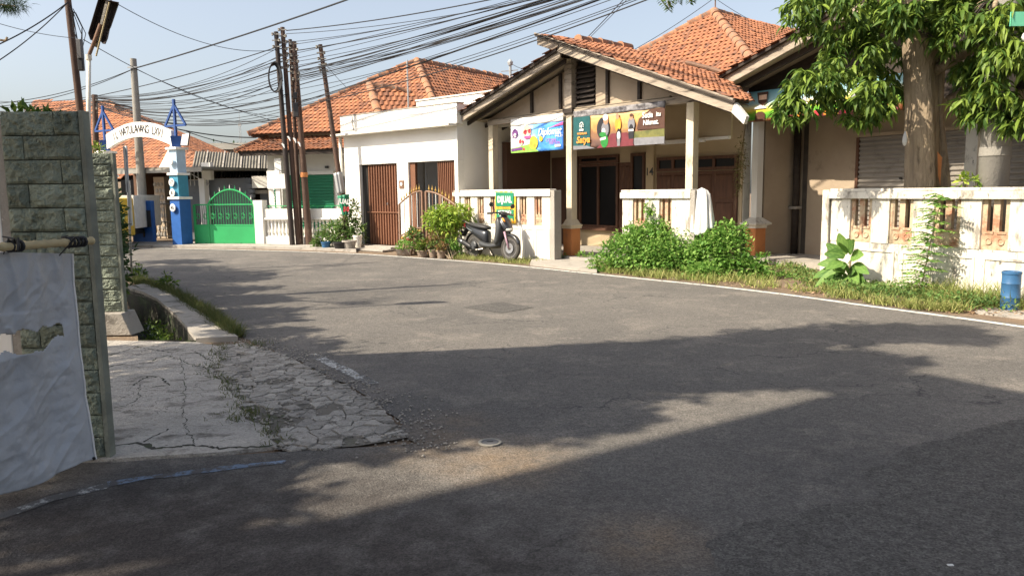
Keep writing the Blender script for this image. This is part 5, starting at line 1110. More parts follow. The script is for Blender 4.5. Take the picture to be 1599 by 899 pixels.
for k in range(10): sh3([(.40 + k * .058, .04), (.43 + k * .058, .04), (.43 + k * .058, .20), (.40 + k * .058, .20)], ('ink_orange', 'ink_yellow', 'ink_red')[k % 3], -.024)
# low white front wall
RW = thing_on(LR, 'boundary_wall', 'weathered white boundary wall with carved vents on the right', 'wall')
pan = [(.47, .87), (1.18, 1.58), (1.91, 2.31), (2.60, 2.98), (3.30, 3.70), (4.0, 4.4), (4.7, 5.1)]
front_wall(RW, .10, 6.0, 1.57, pan, .72, 1.41, lower=[(.2, 1.30, .06, .62), (1.42, 2.55, .06, .62), (2.66, 3.8, .06, .62), (3.9, 5.0, .06, .62)], mat='plaster_peel')
MB().box(-.07, .067, -.03, .22, 0, 1.55).build('end_pier', 'plaster_peel', RW, bevel=.015)

# ------------------------------------------------------------------ mango tree
tb = LR.pt(1.45, 1.0, 0); TR = thing('mango_tree', 'mango tree with thick fluted trunk behind the right wall', 'tree', tb)
def T2(px, py, Y): return D(px, py, Y) - tb
def trunk_tube(path, radii, n=30, flute=.13, seed=0):
    secs = []; P = [Vector(p) for p in path]
    fine = []
    for i in range(len(P) - 1):
        for k in range(5): fine.append((P[i].lerp(P[i + 1], k / 5), radii[i] + (radii[i + 1] - radii[i]) * k / 5))
    fine.append((P[-1], radii[-1]))
    for j, (p, r) in enumerate(fine):
        secs.append([tuple(p + Vector((math.cos(a), math.sin(a), 0)) * r * (1 + flute * math.sin(a * 3 + seed) + flute * .6 * math.sin(a * 5 + 1 + j * .12) + .05 * noise.noise(Vector((math.cos(a) * 2, math.sin(a) * 2, j * .35 + seed))))) for a in [2 * math.pi * k / n for k in range(n)]])
    return MB().loft(secs)
Yt = tb.y; c_ = lambda py: T2(1441, py, Yt)
b0_ = T2(1441, 292, Yt)
trunk_tube([(b0_.x, 0, 0), (b0_.x, 0, 1.6), (T2(1440, 180, Yt).x, 0, 2.75), (T2(1432, 60, Yt).x, 0, 3.95), (T2(1428, -40, Yt).x, 0, 5.0)], [.26, .225, .21, .20, .17], seed=1).build('trunk', 'bark', TR, smooth=True)
b1_ = T2(1470, 292, Yt + .15)
trunk_tube([(b1_.x, .12, 0), (b1_.x, .12, 1.6), (T2(1466, 180, Yt).x, .12, 2.7), (T2(1475, 40, Yt).x, .15, 4.0), (T2(1500, -60, Yt).x, .2, 5.2)], [.17, .12, .11, .10, .07], seed=4).build('trunk', 'bark', TR, smooth=True)
limbs = [((b0_.x, 0, 3.1), (-.6, -.3, 3.75), (-1.1, -.4, 3.9)), ((b0_.x, 0, 3.4), (-.7, .3, 4.3), (-1.9, .4, 4.9)), ((b0_.x, 0, 3.3), (.7, -.6, 4.0), (1.2, -1.0, 3.7)), ((b1_.x, .1, 2.9), (.9, -.2, 3.4), (1.7, -.5, 3.3)), ((b0_.x, 0, 3.7), (.1, -.8, 4.3), (-.2, -1.2, 4.0)), ((b0_.x, 0, 4.2), (.5, .6, 5.2), (.8, .8, 6.3)), ((b0_.x, 0, 4.4), (-.5, -.4, 5.3), (-.9, -.6, 6.0))]
for l in limbs: MB().tube([Vector(p) for p in l], [.085, .06, .03], 8).build('limb', 'bark', TR, smooth=True)
MB().add([(b0_.x + .06, -.245, 2.12), (b0_.x + .15, -.225, 2.02), (b0_.x + .14, -.235, 1.6), (b0_.x + .09, -.25, 1.75)], [(0, 3, 2, 1)]).build('bark_scar', 'orange_paint', TR)
# leaf whorls on the crown: centres from the picture's leafy masses, hung on limbs round the trunk
wh = []
def mass(px, py, Y, rx, ry, rz, n):
    n = int(n * 1.25); c = T2(px, py, Y); v = rng.normal(size=(n, 3)); v /= np.linalg.norm(v, axis=1, keepdims=True); r = .35 + .65 * rng.random((n, 1)) ** .5
    wh.append(np.array(c) + v * r * np.array([rx, ry, rz]))
mass(1270, 140, Yt - .3, .38, .45, .45, 42); mass(1330, 150, Yt - .5, .40, .45, .42, 42); mass(1235, 165, Yt - .2, .22, .3, .28, 18); mass(1372, 160, Yt - .35, .25, .3, .34, 24); mass(1340, 70, Yt - .1, .55, .6, .40, 56)
mass(1415, 22, Yt - .6, .40, .35, .26, 30); mass(1490, 40, Yt - .7, .36, .4, .32, 38); mass(1522, 112, Yt - .5, .24, .4, .30, 22); mass(1300, 10, Yt + .2, .8, .8, .45, 60); mass(1450, -20, Yt - .2, .8, .8, .45, 60)
mass(1525, 165, Yt - 1.0, .28, .3, .22, 22); mass(1575, 110, Yt - 1.5, .30, .3, .42, 38); mass(1590, 180, Yt - 1.5, .26, .3, .24, 26); mass(1560, 40, Yt - 1.2, .40, .4, .38, 40); mass(1590, 60, Yt - .3, .5, .5, .6, 40); mass(1540, 130, Yt + .4, .6, .4, .6, 40)
mass(1260, 5, Yt + .6, .35, .5, .22, 22); mass(1430, -120, Yt, 1.5, 1.3, .6, 120); mass(1640, 40, Yt - .3, .6, .8, 1.0, 60); mass(1400, 110, Yt + .5, .6, .4, .5, 45)
W_ = np.concatenate(wh); LP = []; LD = []; 
for w in W_:
    k = rng.integers(9, 15); az = rng.random() * 6.28 + np.arange(k) * 2.4; el = rng.normal(-.25, .38, k)
    LP.append(w + rng.normal(0, .025, (k, 3))); LD.append(np.stack([np.cos(az) * np.cos(el), np.sin(az) * np.cos(el), np.sin(el) - .40], 1))
LP = np.concatenate(LP); LD = np.concatenate(LD); Ln = .19 * (.5 + .85 * rng.random(len(LP)))
tw_ = np.repeat(rng.random(len(W_)) ** 1.3, 1); tint = np.clip(rng.random(len(LP)) ** 1.9, 0, 1)
# the nearest leaves in view are single parts, the rest one mass
Pw = LP + np.array(tb); dd = Pw - _C; w_ = dd @ _F; pxs = CXP + FPX * (dd @ _R) / w_; pys = CYP - FPX * (dd @ _U) / w_
vis = (pxs > 1190) & (pxs < 1599) & (pys > 0) & (pys < 240); score = np.where(vis, -(dd @ _F), -1e9); top = np.argsort(score)[::-1][:300]; rest = np.ones(len(LP), bool); rest[top] = False
tag(leaf_obj('foliage', 'leaf_mango', TR, LP[rest], LD[rest], Ln[rest], Ln[rest] * .27, 'long', tint[rest]), kind='stuff')
lm = []
for k in range(6):
    T, F = LEAF['long']; m = MB().add([(x * .27, y, z * (.6 + .25 * k)) for x, y, z in T], F, .05 + .19 * k); lm.append(m.mesh('leaf')); lm[-1].materials.append(MATS['leaf_mango'])
for i in top:
    o = bpy.data.objects.new('leaf', lm[int(rng.integers(0, 6))]); COL.objects.link(o); o.parent = TR; o.location = LP[i]; o.scale = (Ln[i],) * 3; q = Vector(LD[i]).to_track_quat('Y', 'Z'); o.rotation_euler = q.to_euler()
m = MB()
for w in W_[::5]:
    base = min(limbs, key=lambda l: (Vector(l[2]) - Vector(w)).length); st = Vector(base[1]).lerp(Vector(base[2]), .6); wv = Vector(w)
    if (wv - st).length > .55: continue
    m.tube([st, st.lerp(wv, .55) + Vector((0, 0, .08)), wv], [.010, .007, .004], 4)
tag(m.build('twigs', 'pole_tar', TR), kind='stuff')
# second trunk and pole at the right edge
t2 = LR.pt(3.05, 1.25, 0); TR2 = thing('tree', 'brown tree trunk at the right edge behind the concrete pole', 'tree', t2)
trunk_tube([(0, 0, 0), (0, 0, 1.6), (.05, 0, 3.0), (.1, 0, 5.2)], [.22, .19, .18, .15], seed=7).build('trunk', 'bark', TR2, smooth=True)
bush(TR2, [(.1, 0, 5.6, 1.3, 1.2, .9), (.9, -.4, 5.0, .9, .9, .7)], 2200, .18, .3, 'leaf_mango', 'long', .3, 'crown')
cp = LR.pt(2.36, .62, 0); CPO = thing('concrete_pole', 'thick grey concrete utility pole behind the right wall', 'pole', cp)
MB().tube([(0, 0, 0), (0, 0, 4), (0, 0, 8.6)], [.205, .185, .15], 20).build('shaft', 'pole_concrete', CPO, smooth=True); MB().bar((-.9, 0, 8.0), (.9, 0, 8.0), .08, .08).build('cross_arm', 'galvanised', CPO)
MB().lathe([(.200, 2.0), (.201, 2.02), (.199, 2.12), (.198, 2.13)], 20).build('steel_band', 'pole_concrete', CPO, smooth=True)
sgp = D(1598, 30, 10.4); GS = thing('street_sign', 'green sign plate with lamp ball at the upper right edge', 'sign', (sgp.x + .35, sgp.y, 0))
MB().tube([(0, .03, 0), (0, .03, 4.4)], .03, 8).build('post', 'galvanised', GS); zg = sgp.z
MB().box(-.52, .45, -.01, .01, zg - .09, zg + .09).build('plate', 'leaf_sign' if False else 'green_pale', GS) if 'green_pale' in MATS else None
for k in range(5): MB().box(-.52 + k * .2, -.515 + k * .2, -.0125, -.0105, zg - .09, zg + .09).build('grid_line', 'green_paint', GS)
MB().lathe([(.001, -.07), (.05, -.05), (.07, 0), (.05, .05), (.001, .07)], 14, (-.28, .0, D(1594, 58, 10.4).z)).build('lamp_ball', 'ceramic_white', GS, smooth=True); MB().tube([(-.28, .0, D(1594, 58, 10.4).z + .06), (-.28, 0, zg - .089)], .01, 5).build('lamp_stem', 'galvanised', GS)
bg_ = thing('plastic_bag', 'white plastic bag hanging on the left side of the mango trunk', 'bag', T2(1414, 215, Yt - .1) + tb)
MB().loft([[(.035 * k * math.cos(a) - .01, .03 * k * math.sin(a), z) for a in [i * .785 for i in range(8)]] for k, z in ((.2, .10), (.5, .07), (1, 0), (1.1, -.06), (.7, -.11), (.2, -.125))]).build('bag', 'cloth_white', bg_, smooth=True)

# ------------------------------------------------------------------ plants along the right wall
bp = LR.pt(.80, -.38, 0); BP = thing('broadleaf_plant', 'large broad-leaved plant against the right boundary wall', 'plant', bp)
def big_leaf(parent, base, d, L, w, curl, mat='leaf_big', tint=.3):
    d = Vector(d).normalized(); x = d.cross(Vector((-.891, -.454, .55))).normalized(); z = x.cross(d); nu = 8; vs = []; FV = (-1, -.75, -.4, -.055, .055, .4, .75, 1)
    for i in range(nu + 1):
        u = i / nu; wd = w * math.sin(math.pi * min(1, u * .93 + .035)) ** .75 * (1.15 - .35 * u)
        c = Vector(base) + d * (L * u) - Vector((0, 0, 1)) * curl * L * u * u
        for f in FV:
            vs.append(tuple(c + x * f * wd + z * (.16 * wd * abs(f) + .02 * math.sin(u * 30) * abs(f) * wd * 2)))
    M_ = len(FV); mb = MB()
    mb.add(vs, [(i * M_ + k, i * M_ + k + 1, (i + 1) * M_ + k + 1, (i + 1) * M_ + k) for i in range(nu) for k in range(M_ - 1)], tint)
    mb.t = [1.6 if k == 3 else tint + (.25 if (i + k) % 3 == 0 else 0) for i in range(nu) for k in range(M_ - 1)]
    o = mb.build('leaf', mat, parent, smooth=True)
    return o
cam_dir = Vector((-.45, -.9, 0)).normalized(); side = Vector((.454, -.891, 0))
out_ = Vector((-.891, -.454, 0))
for k, (s_, o__, zz_, bz, L_) in enumerate([(-1, .35, .55, .30, .50), (-.9, .3, .05, .25, .55), (-.7, .4, .9, .42, .42), (-.45, .6, .35, .45, .40), (-.2, .35, 1.2, .48, .42), (.05, .7, .7, .50, .38), (.25, .3, 1.25, .50, .44), (.5, .45, .8, .48, .42), (.75, .4, .45, .42, .46), (1, .35, .15, .32, .50), (1, .45, -.25, .28, .50), (.4, .9, .05, .36, .38), (-.2, .9, .0, .36, .38), (-.6, .7, -.2, .26, .42), (.8, .7, -.1, .24, .46), (1.1, .3, -.1, .16, .55), (.1, .8, -.3, .2, .35), (-.4, .5, .8, .22, .40), (.3, .6, .9, .22, .42), (.65, .6, .6, .20, .42), (-.8, .5, .4, .16, .42), (0, .7, .5, .18, .40), (.9, .5, .35, .12, .44), (-.3, .9, .2, .12, .36), (.5, .9, .25, .10, .38)]):
    d = side * s_ + out_ * o__ * .8 + Vector((0, 0, zz_)); base = side * s_ * .09 + out_ * .05 + Vector((0, 0, bz * 1.15)); lf = big_leaf(BP, base, d, L_ * random.uniform(.85, 1.02), random.uniform(.080, .105), random.uniform(.15, .45), tint=random.uniform(.0, .7))
MB().tube([(0, 0, 0), (.02, 0, .45)], [.03, .02], 6).build('stem', 'bark', BP)
vp = LR.pt(1.93, -.24, 0); VN = thing('climbing_weed', 'tall feathery weed climbing the right boundary wall', 'plant', vp)
P = []; Dv = []; m = MB(); lean = Vector((.454, -.891, 0)) * .10
m.tube([(0, 0, 0), tuple(lean * 1.0 + Vector((0, 0, .7))), tuple(lean * 2.6 + Vector((0, 0, 1.48)))], [.014, .010, .005], 6)
for k in range(52):
    z = .12 + 1.36 * k / 52; c = lean * (2.6 * z / 1.48) + Vector((0, 0, z)); az = k * 2.4; L = random.uniform(.22, .40) * (1 - .25 * z / 1.5); d = Vector((math.cos(az), math.sin(az), .15)); 
    if d.dot(Vector((.891, .454, 0))) > .3: d = -d; d.z = .15
    tip = c + d * L; m.tube([c, c.lerp(tip, .5) + Vector((0, 0, .03)), tip - Vector((0, 0, .04))], [.005, .004, .002], 4)
    for i in range(1, 9):
        q = c.lerp(tip, i / 8) + Vector((0, 0, .03 * math.sin(i / 8 * 3.1) - .02 * i / 8)); sd_ = d.cross(Vector((0, 0, 1))).normalized()
        for s_ in (-1, 1): P.append(tuple(q)); Dv.append(tuple(sd_ * s_ + d * .4 + Vector((0, 0, -.15))))
m.build('stem', 'bark', VN); leaf_obj('foliage', 'leaf_bush', VN, np.array(P), np.array(Dv), .085, .036, 'oval')
fp = D(1500, 285, 11.9); FN = thing('fern', 'wispy fern growing over the right wall at the tree foot', 'plant', (fp.x, fp.y, 0))
P = []; Dv = []; m = MB()
for k in range(16):
    az = random.uniform(0, 6.28); L = random.uniform(.25, .5); d = Vector((math.cos(az), math.sin(az), random.uniform(.2, 1))).normalized(); c = Vector((random.gauss(0, .06), random.gauss(0, .06), 1.45)); prev = c
    for i in range(1, 10):
        q = c + d * L * i / 9 - Vector((0, 0, .35 * L * (i / 9) ** 2)); sd_ = d.cross(Vector((0, 0, 1))).normalized()
        for s_ in (-1, 1): P.append(tuple(q)); Dv.append(tuple(sd_ * s_ + d * .5))
    m.tube([(0, 0, 1.0), c, c + d * L * .5, c + d * L - Vector((0, 0, .3 * L))], .005, 4)
m.tube([(0, 0, 0), (0, 0, 1.1)], .02, 5); m.build('stem', 'bark', FN); leaf_obj('foliage', 'leaf_yellow', FN, np.array(P), np.array(Dv), .075, .016, 'oval')
q = ur(1558, 300, .3); sp_ = LR.pt(ur(1548, 295, .35)[0] - .35, .35, 0); SPL = thing('sapling', 'small yellow-green sapling behind the right wall beside the pole', 'plant', sp_)
bush(SPL, [(0, 0, 1.66, .16, .12, .10)], 60, .11, .4, 'leaf_yellow'); MB().tube([(0, 0, 0), (0, 0, 1.7)], .012, 5).build('stem', 'bark', SPL)
# blue drum
dp = G(1576, 484); DR = thing('plastic_drum', 'faded blue plastic drum at the foot of the right wall', 'drum', (dp.x, dp.y, 0))
MB().lathe([(.098, 0), (.108, .01), (.108, .16), (.114, .17), (.108, .18), (.108, .34), (.114, .35), (.108, .36), (.108, .465), (.115, .47), (.115, .50), (.10, .505), (.098, .49), (.001, .485)], 20).build('body', 'plastic_blue', DR, smooth=True, auto=35)
MB().lathe([(.02, .486), (.02, .50), (.001, .502)], 10, (.04, -.02, 0)).build('bung', 'black_plastic', DR)
# hanging dry creeper on the porch side
hp = D(1158, 250, 16.6); HC = thing('dry_creeper', 'dry yellowish creeper hanging beside the peeling pillar', 'plant', hp); 
bush(HC, [(0, 0, .1, .14, .12, .45), (-.05, 0, -.35, .12, .1, .4)], 420, .06, .35, 'leaf_dry', droop=.8, minz=-9); MB().tube([(0.1, .1, .75), (.0, 0, .2), (-.05, 0, -.6)], .01, 5).build('stem', 'leaf_dry', HC)
# ------------------------------------------------------------------ weeds, pots, shrubs
def px_blobs(base, lst): return [(*(D(px, py, Y) - base), rx / 1200 * Y, rx / 1200 * Y * .8, rz / 1200 * Y) for px, py, Y, rx, rz in lst]
def plant(name, label, px, py, blobs, n, L, w, mat, group=None, nst=14, **k):
    b = G(px, py); t = thing(name, label, 'plant', (b.x, b.y, 0), 0, group); bl = px_blobs(b, blobs); bush(t, bl, n, L, w, mat, **k); stems(t, bl, nst, (0, 0, 0), .010); return t
plant('weed_bush', 'big bright green weed thicket in front of the shorter front wall', 1010, 424, [(940, 412, 15.2, 24, 16), (975, 395, 15.1, 38, 30), (1010, 378, 15.1, 40, 36), (1050, 385, 14.9, 40, 36), (1015, 405, 14.8, 45, 25), (1060, 412, 14.5, 40, 26), (1020, 345, 15.1, 12, 22), (1048, 355, 15.0, 20, 18), (985, 368, 15.2, 18, 16), (1012, 325, 15.1, 6, 14), (962, 378, 15.2, 7, 16), (1072, 365, 14.9, 12, 14), (1085, 415, 14.3, 26, 22), (945, 392, 15.2, 10, 14), (1040, 396, 14.7, 52, 38), (1078, 392, 14.5, 24, 34), (990, 385, 15.0, 34, 30), (1030, 360, 15.0, 26, 20)], 13000, .070, .62, 'leaf_bush', jit=.8)
plant('weed_bush', 'rounded green weed thicket in front of the white cloth and orange column base', 1130, 432, [(1105, 402, 14.2, 35, 34), (1140, 395, 14.0, 36, 38), (1100, 425, 13.8, 34, 16), (1155, 418, 13.8, 28, 22), (1135, 362, 14.2, 20, 18), (1175, 425, 13.7, 22, 16), (1162, 362, 14.1, 8, 14), (1108, 372, 14.2, 10, 12), (1190, 408, 13.9, 12, 14), (1085, 398, 14.2, 16, 22), (1120, 378, 14.1, 26, 24)], 7600, .072, .62, 'leaf_bush', jit=.8)
plant('weed_clump', 'low weed clump at the foot of the terrace', 1205, 436, [(1195, 432, 13.6, 20, 12), (1225, 434, 13.6, 18, 10), (1212, 424, 13.8, 10, 14)], 800, .06, .5, 'leaf_bush')
plant('weed_clump', 'small weeds beside the orange porch column base', 905, 408, [(908, 402, 17.3, 8, 10), (922, 404, 17.2, 8, 10), (880, 402, 17.6, 6, 6)], 360, .06, .55, 'leaf_bush')
plant('shrub', 'bushy yellow-green shrub left of the motor scooter', 697, 402, [(700, 338, 19.2, 34, 20), (685, 345, 19.2, 24, 20), (718, 335, 19.2, 22, 16), (700, 358, 19.2, 28, 18)], 2600, .11, .36, 'leaf_yellow', kind='long', droop=.15)
plant('shrub', 'reddish-brown leafy croton under the yellow-green shrub', 688, 403, [(685, 378, 19.0, 22, 16), (672, 385, 19.0, 14, 10)], 700, .10, .35, 'leaf_red', kind='long')
plant('shrub', 'pale green leafy plant beside the scooter rear wheel', 703, 404, [(703, 384, 18.9, 20, 12), (712, 394, 18.8, 12, 9), (695, 396, 18.9, 12, 8)], 900, .09, .42, 'leaf_bush')
# pots below the gate
def pot(px, py, r, h, label, mat='clay_pot', sq=False):
    b = G(px, py); t = thing('plant_pot', label, 'pot', (b.x, b.y, 0))
    if sq: MB().loft([[(w * sx, w * sy, z) for sx, sy in ((-1, -1), (1, -1), (1, 1), (-1, 1))] for w, z in ((r * .85, 0), (r, h), (r * .9, h), (r * .85, h - .03))]).build('body', mat, t)
    else: MB().lathe([(r * .7, 0), (r * .95, h * .85), (r * 1.05, h * .86), (r * 1.05, h), (r * .9, h), (r * .85, h - .04), (.001, h - .04)], 16).build('body', mat, t, smooth=True, auto=40)
    return t, b, h
def potted(px, py, r, h, lab, plab, n, L, mat, blob, kind='oval', pm='clay_pot', sq=False):
    t, b, hh = pot(px, py, r, h, lab, pm, sq); p = thing('potted_plant', plab, 'plant', (b.x, b.y, h - .05))
    bl = [(0, 0, z, rx, rx, rz) for z, rx, rz in blob]; bush(p, bl, n, L, .5, mat, kind); stems(p, bl, 8, (0, 0, 0), .007)
potted(632, 398, .20, .16, 'square grey concrete planter right of the shop step', 'bright green herb in the square concrete planter', 260, .08, 'leaf_bush', [(.12, .22, .14)], sq=True)
potted(647, 396, .12, .20, 'small clay pot behind the red flowers', 'green leafy plant with red flowers before the iron gate', 340, .09, 'leaf_pot', [(.25, .25, .20), (.38, .18, .14)])
potted(662, 401, .19, .17, 'dark round pot in the middle of the pot row', 'dense dark green herb in the middle pot', 320, .08, 'leaf_mango', [(.15, .22, .14)])
potted(677, 402, .13, .20, 'pale clay pot left of the croton', 'straggly plant in the pale clay pot', 140, .09, 'leaf_pot', [(.12, .13, .12)])
potted(690, 403, .13, .19, 'pale clay pot below the croton', 'sparse stems in the pot below the croton', 120, .09, 'leaf_red', [(.12, .13, .12)])
b = G(640, 396); fl = thing('red_flower', 'red flower cluster among the pot plants', 'flower', (b.x - .0, b.y - .05, .0)); q = D(641, 371, b.y - .05) - Vector(fl.location)
P, Dv = blob_points([(q.x, q.y, q.z, .10, .06, .07)], 46, .6); leaf_obj('petals', 'petal_red', fl, P, Dv, .06, .055); MB().tube([(0, 0, 0), (q.x * .5, q.y * .5, q.z * .6), tuple(q)], .008, 5).build('stem', 'leaf_pot', fl)
# pots by the leaning pole
plant('shrub', 'pale green leafy shrub at the foot of the leaning pole', 524, 388, [(520, 362, 22.3, 22, 18), (542, 350, 22.3, 20, 18), (538, 370, 22.2, 26, 14), (552, 330, 22.3, 10, 20), (505, 372, 22.4, 14, 10), (560, 360, 22.2, 12, 16)], 2300, .11, .42, 'leaf_pot')
plant('shrub', 'low green plant left of the black pot', 497, 388, [(495, 380, 22.3, 9, 8), (508, 385, 22.2, 8, 6)], 260, .10, .45, 'leaf_pot')
pot(533, 391, .23, .24, 'black rubber plant pot on the pavement', 'black_plastic'); pot(546, 391, .20, .28, 'grey cement pot beside the shop wall corner', 'concrete'); pot(559, 389, .13, .40, 'tall pale pot at the shop corner', 'plaster_white'); pot(509, 389.5, .13, .22, 'blue plastic pot behind the shrub', 'plastic_blue')
# verge grass and weeds
def strip_points(pxa, pxb, n):
    """points scattered between two pixel polylines on the ground"""
    A = [G(*p) for p in pxa]; B = [G(*p) for p in pxb]; out = []
    def along(P, u): f = u * (len(P) - 1); i = min(int(f), len(P) - 2); return P[i].lerp(P[i + 1], f - i)
    for _ in range(n): u, v = rng.random(), rng.random(); p = along(A, u).lerp(along(B, u), v); out.append((p.x, p.y, 0))
    return np.array(out)
def grass_tufts(name, pts, per, L, w, mat, spread=.04):
    P = np.repeat(pts, per, 0) + np.concatenate([rng.normal(0, spread, (len(pts) * per, 2)), np.zeros((len(pts) * per, 1))], 1); Dv = np.concatenate([rng.normal(0, .55, (len(P), 2)), np.ones((len(P), 1))], 1); ln = L * (.4 + .9 * rng.random(len(P)))
    return tag(leaf_obj(name, mat, None, P, Dv, ln, w, 'blade'), kind='stuff')
va = [(930, 424), (1010, 433), (1120, 444), (1240, 457), (1352, 473), (1430, 483), (1500, 488)]; vb = [(925, 412), (1000, 418), (1110, 426), (1230, 410), (1290, 443), (1400, 455), (1560, 470)]
gp = strip_points(va, vb, 2600); nz = np.array([noise.noise(Vector((p[0] * 1.6, p[1] * 1.6, 0))) for p in gp]); gp = gp[(nz > -.06)]
gr = grass_tufts('verge_grass', gp, 6, .17, .011, 'grass'); tag(gr, 'yellow-green grass and weeds along the far road edge', 'grass')
va2 = [(1240, 452), (1352, 468), (1450, 480), (1600, 492)]; vb2 = [(1225, 415), (1290, 446), (1420, 458), (1590, 474)]
P = strip_points(va2, vb2, 560); lw = leaf_obj('verge_weeds', 'leaf_pot', None, np.repeat(P, 7, 0) + rng.normal(0, .05, (3920, 3)) * np.array([1, 1, 0]) + np.array([0, 0, 1]) * (.02 + .16 * rng.random((3920, 1))), rng.normal(0, 1, (3920, 3)) + np.array([0, 0, .4]), .055, .030); tag(lw, 'low leafy weeds below the right boundary wall', 'weeds', kind='stuff')
va3 = [(706, 405), (760, 408.5), (822, 414)]; vb3 = [(715, 399), (770, 402), (860, 408)]
gr = grass_tufts('wall_grass', strip_points(va3, vb3, 260), 5, .13, .012, 'grass'); tag(gr, 'short grass under the parked motor scooter', 'grass')
va4 = [(375, 527), (350, 508), (330, 490), (290, 468), (250, 447), (205, 434)]; vb4 = [(362, 524), (330, 504), (300, 482), (268, 461), (232, 448), (212, 443)]
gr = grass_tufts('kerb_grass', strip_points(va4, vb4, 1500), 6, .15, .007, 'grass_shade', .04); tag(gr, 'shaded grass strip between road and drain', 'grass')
P = strip_points([(300, 533), (270, 500), (240, 475)], [(262, 532), (246, 505), (225, 480)], 260); P[:, 2] = -.42; gr = tag(leaf_obj('drain_weeds', 'leaf_mango', None, np.repeat(P, 4, 0) + rng.normal(0, .05, (1040, 3)) + np.array([0, 0, .18]) * rng.random((1040, 1)), rng.normal(0, 1, (1040, 3)) + np.array([0, 0, .6]), .07, .03), kind='stuff'); tag(gr, 'dark green weeds growing inside the drain', 'weeds')
for px, py, lb_ in ((261, 452, 'dark leafy roadside weed standing in the kerb grass'), (217, 436, 'small leafy weed at the foot of the sign post')):
    b = G(px, py); t = thing('roadside_weed', lb_, 'plant', (b.x, b.y, 0)); bush(t, [(0, 0, .10, .14, .14, .10), (0, 0, .24, .05, .05, .06)], 170, .08, .4, 'leaf_mango'); MB().tube([(0, 0, 0), (0, 0, .26)], .006, 4).build('stem', 'leaf_mango', t)
P = strip_points([(1440, 484), (1520, 490), (1600, 494)], [(1450, 474), (1530, 478), (1600, 476)], 420); gr = tag(leaf_obj('dry_leaves', 'litter', None, P + np.array([0, 0, .012]), rng.normal(0, 1, P.shape) * np.array([1, 1, .15]), .06, .03), kind='stuff'); tag(gr, 'brown fallen leaves at the right road edge', 'leaves')
P = strip_points([(1100, 442), (1200, 452), (1290, 464)], [(1100, 436), (1200, 444), (1290, 455)], 120); gr = tag(leaf_obj('dry_leaves', 'litter', None, P + np.array([0, 0, .012]), rng.normal(0, 1, P.shape) * np.array([1, 1, .15]), .06, .03), kind='stuff'); tag(gr, 'brown fallen leaves below the rounded weed thicket', 'leaves')
m = MB()
for _ in range(900):                                    # loose gravel along the broken asphalt edge and lane mouth
    e = random.choice(leftedge[1:9]); q = e + Vector((random.gauss(.05, .16), random.gauss(-.03, .16))); r = random.uniform(.004, .012); m.lathe([(r * .7, 0), (r, r * .5), (r * .4, r)], 5, (q.x, q.y, .003))
gv = tag(m.build('gravel', 'concrete'), kind='stuff'); tag(gv, 'loose gravel along the broken road edge', 'gravel')
w_ = thing('paper_scrap', 'tiny white paper scrap on the asphalt bottom right', 'litter', G(1484, 882, .004)); MB().box(-.012, .012, -.006, .006, 0, .004).build('scrap', 'cloth_white', w_)

gr = grass_tufts('tall_grass', strip_points([(1430, 468), (1500, 476), (1600, 486)], [(1440, 460), (1510, 468), (1600, 478)], 170), 9, .34, .012, 'grass', .05); tag(gr, 'taller green grass at the foot of the right wall by the drum', 'grass')
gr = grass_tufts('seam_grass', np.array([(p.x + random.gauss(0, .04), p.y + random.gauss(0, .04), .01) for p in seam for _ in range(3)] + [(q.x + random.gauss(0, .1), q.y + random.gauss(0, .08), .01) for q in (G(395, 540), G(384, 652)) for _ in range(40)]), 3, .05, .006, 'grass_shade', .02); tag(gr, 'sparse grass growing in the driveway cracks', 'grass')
# ------------------------------------------------------------------ utility poles
def pole(name, label, b, t, r0, r1, mat, bands=0, cat='pole'):
    o = thing(name, label, cat, (b.x, b.y, 0)); d = t - Vector((b.x, b.y, 0)); MB().tube([(0, 0, 0), d * .5, d], [r0, (r0 + r1) / 2, r1], 12).build('shaft', mat, o, smooth=True, auto=60)
    m = MB(); 
    for k in range(bands):
        c = d * (1 - .012 - .028 * k); m.lathe([(.018, -.045), (.04, -.03), (.025, 0), (.04, .03), (.018, .045)], 8, (c.x + (.09 if k % 2 else -.09), c.y - .06, c.z)); m.bar(c + Vector((-.12, -.05, 0)), c + Vector((.12, -.05, 0)), .025, .03)
    if bands: m.build('insulator_rack', 'pole_concrete', o)
    return o, d
PT = {}
YP = 23.15
for key, nm, lb_, bp_, tp_, Y, r0, r1, mt, nb_ in (
    ('a', 'utility_pole', 'dark iron pole with the cable coil, leftmost of the leaning group', (457, 386), (431, 50), 23.2, .085, .065, 'pole_tar', 3),
    ('b', 'utility_pole', 'tallest brown iron pole in the leaning group', (466, 385.5), (441, 43), 23.3, .075, .065, 'pole_iron', 7),
    ('c', 'utility_pole', 'slim brown pole just right of the tallest pole', (470.5, 385), (453, 62), 23.5, .07, .055, 'pole_iron', 6),
    ('d', 'utility_pole', 'thick brown pole with orange mark, rightmost of the leaning group', (483, 383.5), (459, 65), 23.35, .115, .07, 'pole_iron', 7),
    ('e', 'utility_pole', 'single slanting pole wrapped with the green for-sale banner', (546, 388), (500, 70), 22.4, .085, .06, 'pole_iron', 5)):
    bb = D(*bp_, Y); tt = D(*tp_, Y); o, d = pole(nm, lb_, bb, tt, r0, r1, mt, nb_); PT[key] = (bb, tt, o, d)
o, d = PT['a'][2], PT['a'][3]; c = D(430, 122, 23.0) - Vector(o.location); m = MB()
for k in range(5): m.tube([c + Vector((.16 * math.cos(a) * (1 + .05 * k) + .02 * (k - 2), -.03 * k, .38 * math.sin(a) * (1 + .03 * k))) for a in [i * 2 * math.pi / 24 for i in range(25)]], .02, 5, False)
m.build('cable_coil', 'cable', o)
